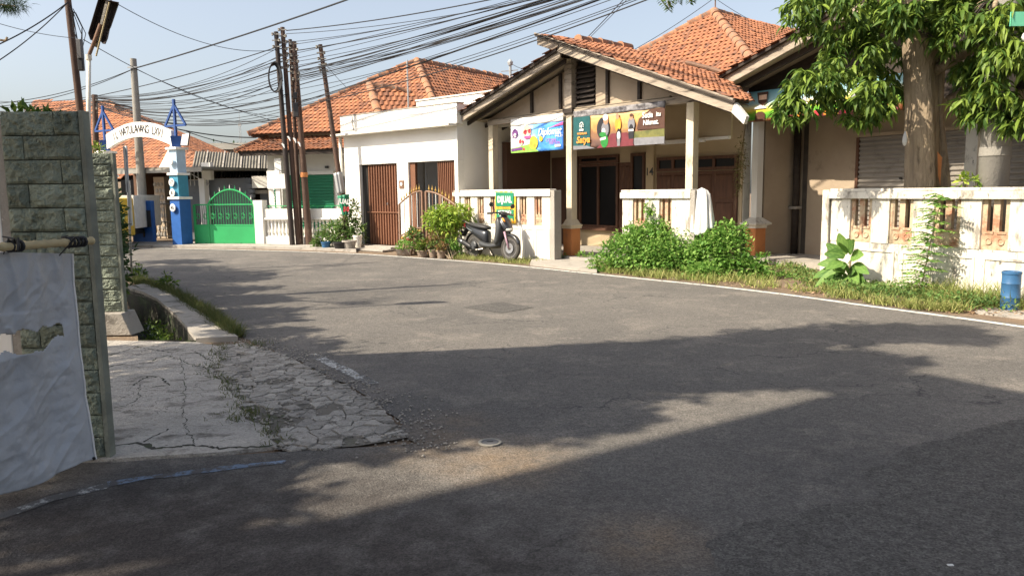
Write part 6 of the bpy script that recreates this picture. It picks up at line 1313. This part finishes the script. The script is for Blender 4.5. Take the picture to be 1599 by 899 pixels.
o, d = PT['d'][2], PT['d'][3]; MB().lathe([(.112, 0), (.114, .01), (.112, .14)], 12, tuple(d * .345)).build('paint_mark', 'orange_paint', o)
for px, py, w, h in ((463, 172, .16, .42), (462, 150, .12, .2)): c = D(px, py, 23.15) - Vector(o.location); MB().box(c.x - w / 2, c.x + w / 2, c.y - .08, c.y + .04, c.z - h / 2, c.z + h / 2).build('splice_box', 'black_plastic', o, bevel=.02)
m = MB()
for px in (443, 452, 461, 468): c = D(px, 222 + random.uniform(-8, 8), 23.0) - Vector(o.location); m.tube([c + Vector((-.05, 0, .06)), c, c + Vector((.03, -.03, -.08))], [.02, .03, .01], 5)
m.build('tied_rags', 'cloth_white', PT['c'][2]); PT['c'][2].children[-1].location = Vector(o.location) - Vector(PT['c'][2].location)
o = PT['e'][2]; ol = Vector(o.location)
def wrap(z_px, px0, px1, px2, px3, mat, name, y_off, Y=22.25):
    y0, y1 = z_px; pts = [D(px0, y0, Y), D(px1, y0 - 3, Y), D(px3, y1 - 3, Y), D(px2, y1, Y)]; vs = []
    for j in range(9):
        v = j / 8
        for i in range(17): u = i / 16; p = pts[0].lerp(pts[1], u).lerp(pts[3].lerp(pts[2], u), v) - ol; vs.append(tuple(p + Vector((0, y_off - .10 * math.sin(u * math.pi) + .02 * math.sin(u * 16), 0))))
    s_ = MB().add(vs, [(j * 17 + i, j * 17 + i + 1, (j + 1) * 17 + i + 1, (j + 1) * 17 + i) for j in range(8) for i in range(16)]).build(name, mat, o, smooth=True); s_.modifiers.new('t', 'SOLIDIFY').thickness = .004; return s_
wrap((271, 304), 521, 535, 527, 540, 'galvanised', 'zinc_sheet', -.02)
s_ = wrap((306, 338), 527, 546, 536, 545, 'shutter_green', 'wrapped_banner', -.05)
for tx, px, py, mt in (('JUAL', 537, 315, 'ink_white'), ('5', 538, 327, 'ink_red'), ('0', 543, 327, 'ink_red')): c = D(px, py, 22.02) - ol; text_obj(tx, .19, mt, o, tuple(c), (R_(90), R_(8), 0), 'lettering', bold=.008, sx=.8)
# others
bb = D(227, 382, 26.4); tt = D(208, 92, 26.4); o, d = pole('concrete_pole', 'grey concrete pole with blue painted foot behind the gateway arch', bb, tt, .165, .10, 'pole_concrete', 0); blue_pole = (bb, tt)
MB().tube([(0, 0, .0), d * .225], [.170, .158], 14).build('painted_foot', 'blue_dark', o, smooth=True, auto=60); MB().bar(d * .952 + Vector((-.16, -.1, 0)), d * .952 + Vector((.18, -.1, 0)), .03, .04).build('clamp', 'galvanised', o)
bb = D(150, 330, 30); bb = Vector((bb.x, bb.y, 0)); tt = D(148, 148, 30); o, d = pole('utility_pole', 'far brown pole where the cables gather before the orange roof', bb, tt, .12, .10, 'pole_iron', 5); farpole = tt
bb = Vector((D(138, 230, 15.5).x, 15.5, 0)); tt = D(103, -25, 15.5); o, d = pole('leaning_pole', 'leaning rusty pole with meter box at the upper left', bb, tt, .075, .06, 'pole_iron', 0); lp_base, lp_top = bb, tt; lo = o
c = D(126, 76, 15.3) - bb; MB().box(c.x - .03, c.x + .06, c.y - .1, c.y, c.z - .20, c.z + .16).build('meter_box', 'cable_grey', o, bevel=.01); c2_ = D(128, 100, 15.3) - bb; MB().box(c2_.x - .05, c2_.x + .06, c2_.y - .08, c2_.y, c2_.z - .14, c2_.z + .12).build('splice_box', 'black_plastic', o, bevel=.02)
m = MB()
for k in range(6): p0 = D(108 + k * 2, 5 + 3 * k, 15.4) - bb; p1 = D(124 + k, 95 - 4 * k, 15.3) - bb; m.tube([p0, p0.lerp(p1, .5) + Vector((random.uniform(-.12, .16), 0, random.uniform(-.1, .1))), p1], .008, 4)
m.tube([D(128, 45, 15.3) - bb, D(128, 62, 15.3) - bb], .012, 4); m.build('loose_wires', 'cable', o)
# street lamp with rusty hood
lb0 = Vector((D(137, 230, 9.6).x, 9.6, 0)); LPm = thing('street_lamp', 'old street lamp with rusted open hood on a pale pipe', 'street lamp', lb0)
Y = 9.6; pt = lambda px, py, dy=0.0: D(px, py, Y + dy) - lb0
MB().tube([(0, 0, 0), (pt(138, 200).x, 0, pt(138, 200).z), pt(138.5, 88)], .026, 10).build('pipe', 'plaster_white', LPm, smooth=True); MB().tube([pt(138.5, 90), pt(140, 84), pt(147, 66), pt(157, 38)], .022, 8).build('arm', 'rust_iron', LPm, smooth=True)
MB().lathe([(.035, -.03), (.035, .03)], 10, tuple(pt(138.5, 90))).build('collar', 'plaster_white', LPm)
hA, hB, hC, hD = pt(154, -2, .0), pt(185, 4, -.05), pt(164, 69, -.05), pt(138, 52, .0); up_ = Vector((-.02, .12, .06))
edge = [hD, pt(141, 62), pt(152, 66), pt(155, 62), pt(160, 68), hC, pt(168, 50, -.05), pt(170, 47, -.05), hB, hA]
n = len(edge); m = MB(); cen = sum((e for e in edge), Vector()) / n; top_ = [e.lerp(cen, .18) + up_ for e in edge]
m.add([tuple(e) for e in edge] + [tuple(e) for e in top_], [(i, (i + 1) % n, n + (i + 1) % n, n + i) for i in range(n)] + [tuple(range(n, 2 * n))]); hd = m.build('hood', 'pole_tar', LPm); hd.modifiers.new('t', 'SOLIDIFY').thickness = .006
MB().tube([pt(171, 4, -.03), pt(150, 88, -.03)], .010, 8).build('tube_light', 'bamboo', LPm); MB().bar(pt(168, 2, .03), pt(150, 74, .03), .03, .03).build('tube_holder', 'pole_concrete', LPm)
# sign post by the road, plates edge on
sb0 = G(206, 439); SPO = thing('sign_post', 'thin grey post with edge-on sign plates by the drain', 'sign', (sb0.x, sb0.y, 0)); Y = sb0.y; pt = lambda px, py: D(px, py, Y) - Vector((sb0.x, sb0.y, 0))
MB().tube([(0, 0, 0), pt(197, 228)], .022, 8).build('post', 'galvanised', SPO, smooth=True)
for a, b in (((193, 230), (198, 300)), ((200, 282), (205, 352))):
    p, q = pt(*a), pt(*b); m = MB(); e_ = Vector((sb0.x, sb0.y, 0)).normalized() * .25 + Vector((.012, .006, 0)); m.add([tuple(p - e_), tuple(p + e_), tuple(q + e_), tuple(q - e_)], [(0, 1, 2, 3)]); pl_ = m.build('plate', 'galvanised', SPO); pl_.modifiers.new('t', 'SOLIDIFY').thickness = .025
# ------------------------------------------------------------------ cables
def cable(a, b, sag, r=.011, label=None, group=None, mat='cable', n=26):
    a, b = Vector(a), Vector(b); m = MB(); m.tube([(a.lerp(b, k / n) - Vector((0, 0, sag * 4 * (k / n) * (1 - k / n)))) - a for k in range(n + 1)], r, 5); o = m.build('cable', mat, None, loc=a); return tag(o, label, 'cable', group)
def to_right(pxA, pyA, x0, YA=23.15, j=0.0):
    s_ = -pyA / (x0 - pxA); yB = pyA + s_ * (1552 - pxA); return D(pxA, pyA, YA), D(1552, yB, 11.05 + j)
rs = random.Random(5)
spec = [(447, 48, 655), (447, 53, 690), (452, 66, 700), (456, 70, 735), (458, 80, 742), (459, 84, 760), (460, 92, 770), (460, 97, 790), (461, 106, 800), (461, 112, 815), (462, 120, 822), (462, 126, 840), (463, 134, 850), (463, 140, 868), (464, 152, 888), (464, 158, 905), (465, 166, 925), (465, 118, 780), (461, 103, 760)] + [(463, 110 + 2.2 * k, 806 + 5.5 * k) for k in range(9)] + [(466, 160 + 2 * k, 905 + 6 * k) for k in range(3)]
for i, (px, py, x0) in enumerate(spec):
    a, b = to_right(px, py, x0, 23.15, rs.uniform(-.1, .1)); cable(a, b, rs.uniform(.12, .42), .008 if i % 4 else .014, ('thin ' if i % 4 else 'thick ') + 'black cable of the ' + ('upper' if py < 85 else 'middle' if py < 125 else 'lower') + ' bundle from the leaning poles up to the right', 'cables right of the pole group')
for i in range(27):
    py = 72 + i * 4.6 + rs.uniform(-3, 3); a = D(437 + rs.uniform(-3, 14), py, 23.15); b = D(147 + rs.uniform(-2, 3), 150 + i * .6 + rs.uniform(-2, 3), 30)
    cable(a, b, rs.uniform(.1, .55), .009 if i % 4 else .015, ('thin ' if i % 4 else 'thick ') + 'black cable of the ' + ('upper' if i < 9 else 'middle' if i < 18 else 'lower') + ' bundle from the leaning poles to the far brown pole', 'cables left of the pole group')
for i in range(8): a = D(147, 150 + i * 2, 30); b = D(-60, 150 + i * 6, 36); cable(a, b, rs.uniform(.2, .6), .011, 'thin cable leaving the far brown pole to the left', 'cables beyond the far pole')
bt = D(210, 107, 26.3); a = bt; s_ = (0 - 107) / (497 - 210.); cable(a, D(1552, 107 + s_ * (1552 - 210), 11.1), .25, .022, 'thick black cable from the concrete pole up to the right')
cable(bt, D(-40, 164, 26), .25, .012, 'paired cable from the concrete pole to the left edge', 'concrete pole pair'); cable(bt, D(-40, 168, 26), .3, .012, 'paired cable from the concrete pole to the left edge', 'concrete pole pair')
cable(bt, D(440, 192, 27), .15, .010, 'thin cable from the concrete pole down to the right roof')
lt = D(106, 4, 15.4); cable(lt, D(-60, 92, 13), .1, .012, 'upper of two cables from the rusty pole to the left edge'); cable(lt, D(-60, 128, 13), .12, .010, 'lower of two cables from the rusty pole to the left edge')
cable(D(-30, 28, 14), D(120, 60, 15.4), .06, .006, 'thin wire reaching the rusty pole from the left', mat='cable_grey'); cable(D(124, -30, 15.4), D(432, 78, 23.2), .45, .008, 'thin wire from the rusty pole over to the tallest pole', mat='cable'); cable(D(130, 62, 15.4), D(440, 182, 27.5), .35, .008, 'thin wire from the rusty pole down to the tiled house')
cable(D(252, 196, 25), D(400, 215, 27), .1, .02, 'short thick cable from gateway to the tiled house roof'); cable(D(290, 205, 25), D(405, 230, 27), .1, .014, 'short thin cable from gateway to the tiled house wall')
a = D(912, 64, 20); cable(a, D(1010, -40, 16), .02, .010, 'left of two drop wires above the porch ridge'); cable(D(918, 62, 20), D(1016, -40, 16), .02, .007, 'right of two drop wires above the porch ridge')
cable(D(990, 78, 22), D(1120, -6, 21), .05, .008, 'thin wire crossing before the big hipped roof'); cable(D(1120, 0, 22), D(1230, 55, 24), .1, .007, 'thin wire behind the hip roof finial')
cable(D(799, 100, 30), D(880, 92, 20), .25, .010, 'short wire from the small aerial to the porch gable'); cable(D(505, 96, 22.4), D(570, 160, 24), .1, .007, 'thin drop wire from the slanting pole to the tiled roof')
# ------------------------------------------------------------------ parked motor scooter
flat('bike_paint', (.035, .038, .045), .28, .3, .6); flat('bike_grey', (.055, .058, .062), .45); flat('seat_vinyl', (.03, .03, .032), .55); pmat('tyre', (.045, .043, .04), (.075, .068, .058), 5, .85, .2, 60); flat('alloy', (.20, .19, .18), .4, .7); flat('lens_clear', (.55, .53, .48), .15, 0, .6); flat('lens_red', (.35, .02, .02), .2); flat('bike_silver', (.24, .26, .29), .3, .4); flat('bike_pink', (.42, .26, .33), .4)
rw, fw = G(741, 402.5), G(795, 407.7); hd = (fw - rw).xy.normalized(); ctr = Vector((rw.x, rw.y, 0))
MC = thing('motor_scooter', 'grey and black motor scooter parked by the white wall', 'motorcycle', ctr, math.atan2(hd.y, hd.x)); MC.scale = (1.07,) * 3; MC.rotation_euler = (R_(-5), 0, math.atan2(hd.y, hd.x)); wb = 1.26
def hull(secs, name, mat, parent=MC, n=12, p=2.6, sub=1, yo=0.0):
    S_ = []
    for x, z0, z1, w in secs:
        c, h = (z0 + z1) / 2, (z1 - z0) / 2; S_.append([(x, yo + w * math.copysign(abs(math.cos(a)) ** (2 / p), math.cos(a)), c + h * math.copysign(abs(math.sin(a)) ** (2 / p), math.sin(a))) for a in [2 * math.pi * k / n for k in range(n)]])
    return MB().loft(S_).build(name, mat, parent, smooth=True, subsurf=sub)
def wheel(x, z, nm, steer=0.0):
    W = MB().lathe([(.20, -.030), (.235, -.042), (.262, -.036), (.275, -.015), (.277, 0), (.275, .015), (.262, .036), (.235, .042), (.20, .030)], 36, (0, 0, 0), 'y').build('wheel', 'tyre', MC, smooth=True, loc=(x, 0, z)); W.rotation_euler = (0, 0, steer)
    MB().lathe([(.178, -.032), (.205, -.034), (.205, .034), (.178, .032), (.178, -.032)], 36, (0, 0, 0), 'y').build('rim', 'alloy', W, smooth=True, auto=40); MB().lathe([(.02, -.055), (.045, -.05), (.045, .05), (.02, .055)], 14, (0, 0, 0), 'y').build('hub', 'alloy', W)
    for k in range(5):
        a = k * 2 * math.pi / 5 + .3; m = MB(); m.bar((.035 * math.cos(a), 0, .035 * math.sin(a)), (.185 * math.cos(a + .12), 0, .185 * math.sin(a + .12)), .03, .035, (0, 1, 0)); m.build('spoke', 'alloy', W)
    return W
wr = wheel(0, .277, 'rear'); wf = wheel(wb, .277, 'front', R_(6))
MB().lathe([(.05, -.048), (.11, -.05), (.11, -.046), (.05, -.044)], 24, (0, 0, 0), 'y').build('brake_disc', 'steel', wf)
hull([(-.34, .76, .80, .03), (-.22, .715, .80, .09), (0, .68, .79, .125), (.2, .655, .765, .14), (.38, .645, .755, .13), (.47, .65, .72, .08), (.49, .66, .70, .03)], 'seat', 'seat_vinyl')
hull([(-.42, .735, .775, .02), (-.30, .66, .765, .08), (-.1, .56, .72, .12), (.15, .45, .68, .135), (.36, .36, .66, .13), (.46, .33, .64, .11), (.50, .33, .58, .06)], 'side_panel', 'bike_paint')
hull([(-.36, .69, .75, .05), (-.15, .60, .67, .128), (.12, .55, .60, .142)], 'side_stripe', 'bike_silver')
hull([(.18, .27, .42, .10), (.34, .25, .40, .135), (.55, .24, .345, .15), (.78, .245, .345, .15), (.93, .27, .42, .14), (.98, .30, .52, .10)], 'floorboard', 'bike_grey')
m = MB(); prof = [(.84, .30), (.95, .32), (1.03, .55), (1.05, .72), (1.00, .90), (.92, .96), (.86, .90), (.93, .70), (.90, .50)]
secs = []
for y, sx in ((-.19, .92), (-.13, 1.0), (0, 1.03), (.13, 1.0), (.19, .92)): secs.append([(.84 + (x - .84) * sx, y, .62 + (z - .62) * (sx if abs(y) > .15 else 1)) for x, z in prof])
MB().loft(secs).build('leg_shield', 'bike_grey', MC, smooth=True, subsurf=1)
hull([(.92, .86, 1.00, .10), (1.00, .72, .98, .14), (1.09, .64, .88, .14), (1.17, .61, .78, .11), (1.23, .62, .71, .06), (1.25, .64, .68, .02)], 'front_cowl', 'bike_paint')
hull([(.96, .84, .96, .147), (1.06, .74, .84, .148), (1.13, .68, .74, .132)], 'cowl_stripe', 'bike_silver')
hull([(1.12, .63, .73, .115), (1.19, .62, .72, .10), (1.245, .635, .70, .06), (1.26, .65, .69, .02)], 'headlight', 'lens_clear')
hull([(.84, .985, 1.04, .05), (.92, .965, 1.07, .12), (1.00, .95, 1.05, .10), (1.05, .96, 1.01, .04)], 'handle_cowl', 'black_plastic')
MB().tube([(.86, -.34, 1.0), (.90, -.18, 1.02), (.93, 0, 1.02), (.90, .18, 1.02), (.86, .34, 1.0)], .016, 8).build('handlebar', 'black_plastic', MC)
for s_ in (-1, 1):
    MB().tube([(.85, s_ * .23, 1.005), (.84, s_ * .36, .995)], .021, 8).build('grip', 'black_plastic', MC); MB().tube([(.90, s_ * .20, 1.03), (.90, s_ * .24, 1.13), (.88, s_ * .27, 1.17)], .007, 6).build('mirror_stem', 'black_plastic', MC)
    hull([(.865, 1.15, 1.23, .05), (.885, 1.14, 1.24, .065), (.905, 1.155, 1.225, .045)], 'mirror', 'black_plastic', sub=0, yo=s_ * .30); MB().tube([(.92, s_ * .20, 1.01), (.93, s_ * .33, 1.0)], .006, 5).build('brake_lever', 'steel', MC)
    MB().tube([(1.10, s_ * .075, .62), (wb, s_ * .068, .277)], [.024, .018], 8).build('fork', 'bike_pink' if s_ < 0 else 'alloy', MC, smooth=True)
# front and rear mudguards
def guard(cx_, cz_, r, a0, a1, w, name, mat):
    secs = []
    for k in range(13):
        a = a0 + (a1 - a0) * k / 12; t = .6 + .4 * math.sin(math.pi * k / 12)
        secs.append([(cx_ + (r - .025 * abs(f) ** 2 * 1.6) * math.cos(a), f * w * t, cz_ + (r - .025 * abs(f) ** 2 * 1.6) * math.sin(a)) for f in (-1, -.6, 0, .6, 1)])
    o = MB().loft(secs, closed=False, cap=False).build(name, mat, MC, smooth=True); o.modifiers.new('t', 'SOLIDIFY').thickness = .008; return o
guard(wb, .277, .315, R_(18), R_(150), .075, 'front_mudguard', 'bike_paint'); guard(0, .277, .33, R_(95), R_(195), .08, 'rear_mudguard', 'black_plastic')
hull([(-.44, .70, .78, .03), (-.40, .66, .77, .07), (-.33, .66, .76, .08)], 'tail_light', 'lens_red'); MB().add([(-.44, -.09, .60), (-.44, .09, .60), (-.47, .09, .48), (-.47, -.09, .48)], [(0, 1, 2, 3)]).build('number_plate', 'ink_black', MC).modifiers.new('t', 'SOLIDIFY').thickness = .004
MB().bar((-.32, 0, .66), (-.46, 0, .48), .12, .02).build('plate_arm', 'black_plastic', MC); MB().tube([(-.10, -.11, .76), (-.38, -.10, .83), (-.38, .10, .83), (-.10, .11, .76)], .012, 6).build('grab_rail', 'alloy', MC)
hull([(-.02, .20, .36, .10), (.12, .18, .38, .12), (.30, .20, .36, .10), (.38, .22, .34, .07)], 'engine', 'alloy'); MB().lathe([(.10, -.13), (.10, -.16), (.07, -.175), (.02, -.175)], 20, (.14, 0, .28), 'y').build('fan_cover', 'bike_grey', MC)
hull([(-.42, .33, .44, .05), (-.36, .31, .45, .062), (-.1, .24, .37, .062), (.06, .20, .30, .05), (.10, .21, .27, .02)], 'muffler', 'black_plastic', yo=-.17); hull([(-.34, .35, .44, .066), (-.16, .285, .375, .066)], 'heat_shield', 'bike_silver', yo=-.176); MB().tube([(.08, -.16, .25), (.22, -.13, .19), (.36, -.05, .22)], .016, 6).build('exhaust_pipe', 'alloy', MC)
MB().tube([(-.02, .12, .30), (-.14, .11, .62)], .03, 8).build('shock', 'alloy', MC); MB().bar((.0, .10, .277), (.3, .10, .30), .04, .10).build('transmission', 'alloy', MC)
MB().tube([(.40, .10, .24), (.50, .23, .0 - .02)], .012, 6).build('side_stand', 'black_iron', MC); MB().tube([(.12, -.10, .20), (.02, -.16, .16)], .012, 6).build('kick_pedal', 'alloy', MC); MB().tube([(.22, -.13, .25), (.24, -.22, .25)], .014, 6).build('foot_peg', 'black_plastic', MC)
for s_ in (-1, 1): hull([(1.06, .88, .92, .012), (1.10, .85, .91, .02), (1.15, .83, .86, .012)], 'turn_signal', 'ink_orange', sub=0, yo=s_ * .12)

# ------------------------------------------------------------------ off-frame surroundings that shade the road: yard trees, hedge and an added unseen house on the left
def up_sun(p, h): return Vector((p[0] - h / math.tan(SUN_EL) * math.sin(SUN_AZ), p[1] - h / math.tan(SUN_EL) * math.cos(SUN_AZ), h))
def shade_tree(name, label, base, shadow, n, L, mat='leaf_shade', trunk_h=4.0, jit=.8, gaps=()):
    t = thing(name, label, 'tree', (base[0], base[1], 0)); B = Vector((base[0], base[1], 0)); blobs = []
    for px, py, h, rx, rz in shadow:
        c = up_sun(G(px, py), h) - B; blobs.append((c.x, c.y, c.z, rx, rx * .8, rz))
    MB().tube([(0, 0, 0), (.05, .05, trunk_h * .5), (.0, .1, trunk_h)], [.22, .17, .13], 10).build('trunk', 'bark', t, smooth=True)
    for b in blobs: MB().tube([(0, .1, trunk_h - .2), (b[0] * .5, b[1] * .5, (trunk_h + b[2]) / 2 + .2), (b[0], b[1], b[2])], [.09, .06, .03], 6).build('limb', 'bark', t, smooth=True)
    P, Dd = blob_points(blobs, n, .05); Dd = Dd + rng.normal(0, jit, Dd.shape)
    keep = np.ones(len(P), bool)
    for gx, gy, gr_ in gaps:
        k = math.tan(SUN_EL); sx = P[:, 0] + B.x + P[:, 2] / k * math.sin(SUN_AZ); sy = P[:, 1] + B.y + P[:, 2] / k * math.cos(SUN_AZ); keep &= ((sx - gx) ** 2 + (sy - gy) ** 2) > gr_ ** 2
    P, Dd = P[keep], Dd[keep]; ln = L * (.6 + .8 * rng.random(len(P))); leaf_obj('crown', mat, t, P, Dd, ln, ln * .5); return t
shade_tree('yard_tree', 'spreading yard tree outside the frame on the left, shading the junction', (-7.0, 5.6), [(700, 620, 6.6, .75, .55), (800, 600, 6.8, .85, .6), (905, 612, 6.8, .7, .5), (900, 560, 7.0, .8, .6), (1010, 555, 7.2, .8, .6), (1120, 545, 7.4, .8, .6), (1080, 590, 7.2, .6, .4), (1230, 530, 7.6, .8, .5), (1350, 520, 7.8, .7, .5), (1450, 518, 8.0, .55, .4), (1180, 585, 7.4, .5, .35), (640, 575, 6.2, .6, .5), (1500, 530, 8.0, .35, .25), (700, 648, 6.4, .5, .4), (780, 656, 6.6, .5, .4), (860, 660, 6.7, .45, .35), (930, 652, 6.8, .4, .3), (1240, 566, 7.4, .5, .35), (600, 610, 6.2, .5, .4), (1290, 594, 7.5, .34, .25), (1345, 584, 7.6, .38, .25), (1310, 560, 7.6, .5, .3), (1400, 566, 7.7, .3, .2)], 22500, .17)
shade_tree('yard_tree', 'yard tree outside the frame on the left, shading the driveway', (-8.2, 4.6), [(260, 600, 5.2, .9, .6), (380, 600, 5.4, .9, .6), (480, 620, 5.6, .8, .6), (560, 650, 5.6, .6, .5), (330, 660, 5.2, .9, .5), (470, 690, 5.4, .7, .5), (230, 690, 5.0, .8, .5), (300, 550, 5.4, .9, .6), (400, 555, 5.6, .7, .5), (580, 690, 5.6, .5, .4), (240, 730, 5.0, .7, .5), (180, 800, 5.2, .7, .45), (300, 800, 5.2, .55, .35), (620, 625, 5.8, .5, .4), (640, 672, 5.8, .35, .3)], 14000, .17, trunk_h=3.4, gaps=[tuple(G(225, 672).xy) + (.10,), tuple(G(272, 668).xy) + (.13,), tuple(G(310, 668).xy) + (.11,), tuple(G(345, 668).xy) + (.09,)])
shade_tree('yard_tree', 'dense tree outside the frame beyond the hedge, shading the far bend', (-12.6, 14.2), [(300, 430, 4.8, 1.2, .8), (240, 422, 5.0, 1.3, .8), (345, 436, 4.8, .9, .5), (270, 408, 5.2, .7, .4), (230, 455, 4.6, 1.0, .7), (360, 452, 4.6, .7, .4), (375, 470, 4.4, .65, .4), (390, 488, 4.2, .55, .4), (330, 470, 4.4, .9, .5), (350, 500, 4.2, .8, .5), (420, 520, 4.2, .45, .3), (300, 410, 5, .5, .3), (440, 540, 4.4, .5, .35)], 14000, .2, trunk_h=3.5)
HG = thing('hedge', 'clipped garden hedge hidden behind the far stone wall end', 'hedge', (-5.9, 11.0, 0)); bl = []
for k in range(9):
    u = k / 8; c = Vector((-5.35 - 1.75 * u + random.gauss(0, .06), 10.0 + 3.4 * u, 0)) - Vector((-5.9, 11.0, 0)); h = 2.0 + random.uniform(-.35, .06); bl += [(c.x, c.y, h * .5, .28, .35, h * .5), (c.x, c.y, h * .85, .15, .14, h * .15)]
bush(HG, bl, 5200, .10, .5, 'leaf_shade'); stems(HG, bl, 20, (0, 0, 0), .015)
# branch tips seen in the frame: conifer at top left, sprig at top centre
cn = thing('conifer', 'dark conifer whose branch tip enters at the upper left corner', 'tree', (-8.6, 10.2, 0)); tip = D(24, 10, 9.6) - Vector((-8.6, 10.2, 0))
MB().tube([(0, 0, 0), (0, 0, 8)], [.18, .07], 8).build('trunk', 'bark', cn); MB().tube([(0, 0, 4.7), tuple(tip * .6 + Vector((0, 0, 1.7))), tuple(tip)], [.05, .03, .008], 5).build('branch', 'bark', cn)
bush(cn, [(tip.x - .12, tip.y, tip.z + .10, .30, .3, .10), (tip.x - .3, tip.y, tip.z + .3, .4, .4, .2), (tip.x - .9, tip.y, tip.z + .7, .8, .6, .4), (0, 0, 6.4, .9, .9, 1.6)], 3000, .09, .10, 'leaf_shade', 'blade', 0, 'needles')
bush(cn, [(tip.x - .02, tip.y, tip.z + .02, .16, .15, .07), (tip.x - .18, tip.y, tip.z + .06, .18, .2, .09)], 900, .10, .05, 'leaf_shade', 'blade', .2, 'needles')
MB().tube([tip + Vector((-.3, 0, -.38)), tip + Vector((-.16, 0, -.40)), tip + Vector((-.13, 0, -.36))], .014, 5).build('twig', 'bark', cn)
spr = D(1062, 8, 10.5); SP2 = thing('overhanging_branch', 'leafy branch tip hanging in at the top centre', 'branch', spr); P = []; Dv = []; m = MB()
for k in range(7):
    a0 = Vector((-.30 + k * .10, 0, .12 + .02 * k)); L = random.uniform(.14, .26); d = Vector((random.uniform(-.7, .9), random.uniform(-.3, .3), -.9)).normalized(); e = a0 + d * L; m.tube([a0, e], .004, 4)
    for i in range(2, 9):
        for s_ in (-1, 1): P.append(tuple(a0.lerp(e, i / 8))); Dv.append((s_ * .8, .2 * s_, -.5))
m.tube([(.9, .2, .9), (.3, 0, .3), (-.32, 0, .12)], [.02, .012, .004], 5); m.build('twig', 'bark', SP2); leaf_obj('foliage', 'leaf_mango', SP2, np.array(P), np.array(Dv), .075, .030)
# added house, its high roof shaped to cast the straight shadow edge
VH = thing('shadow_house', 'unseen two-storey house added outside the frame on the left, roof shaped to cast the road shadow', 'house', (0, 0, 0)); hz = 9.0
e0, e1 = G(150, 899).xy, G(1300, 615).xy; ed = (e1 - e0).normalized(); c1 = up_sun((*(e1 + ed * 1.05), 0), hz).xy; u_ = -ed; v_ = Vector((ed.y, -ed.x)); VH.location = (c1.x, c1.y, 0); VH.rotation_euler = (0, 0, math.atan2(u_.y, u_.x))
sgn = 1 if Vector((-u_.y, u_.x)).dot(v_) > 0 else -1
def vb_(n, mt, x0, x1, y0, y1, z0, z1): yy = sorted((y0 * sgn, y1 * sgn)); return MB().box(x0, x1, yy[0], yy[1], z0, z1).build(n, mt, VH)
vb_('roof', 'concrete', 0, 11, 0, 8.5, hz, hz + .18); vb_('wall', 'plaster_white', .6, 10.6, 3.9, 8.2, 0, hz - .002); vb_('balcony', 'concrete', .6, 10.6, 3.2, 3.88, 4.4, 4.55)
for x in (3.5, 10.6): vb_('veranda_post', 'galvanised', x, x + .12, .3, .42, 0, hz - .002)
for x in (1.6, 4.4, 7.2): vb_('window', 'dark_glass', x, x + 1.4, 3.86, 3.899, 1.0, 2.4); vb_('window', 'dark_glass', x, x + 1.4, 3.86, 3.899, 5.6, 7.0)
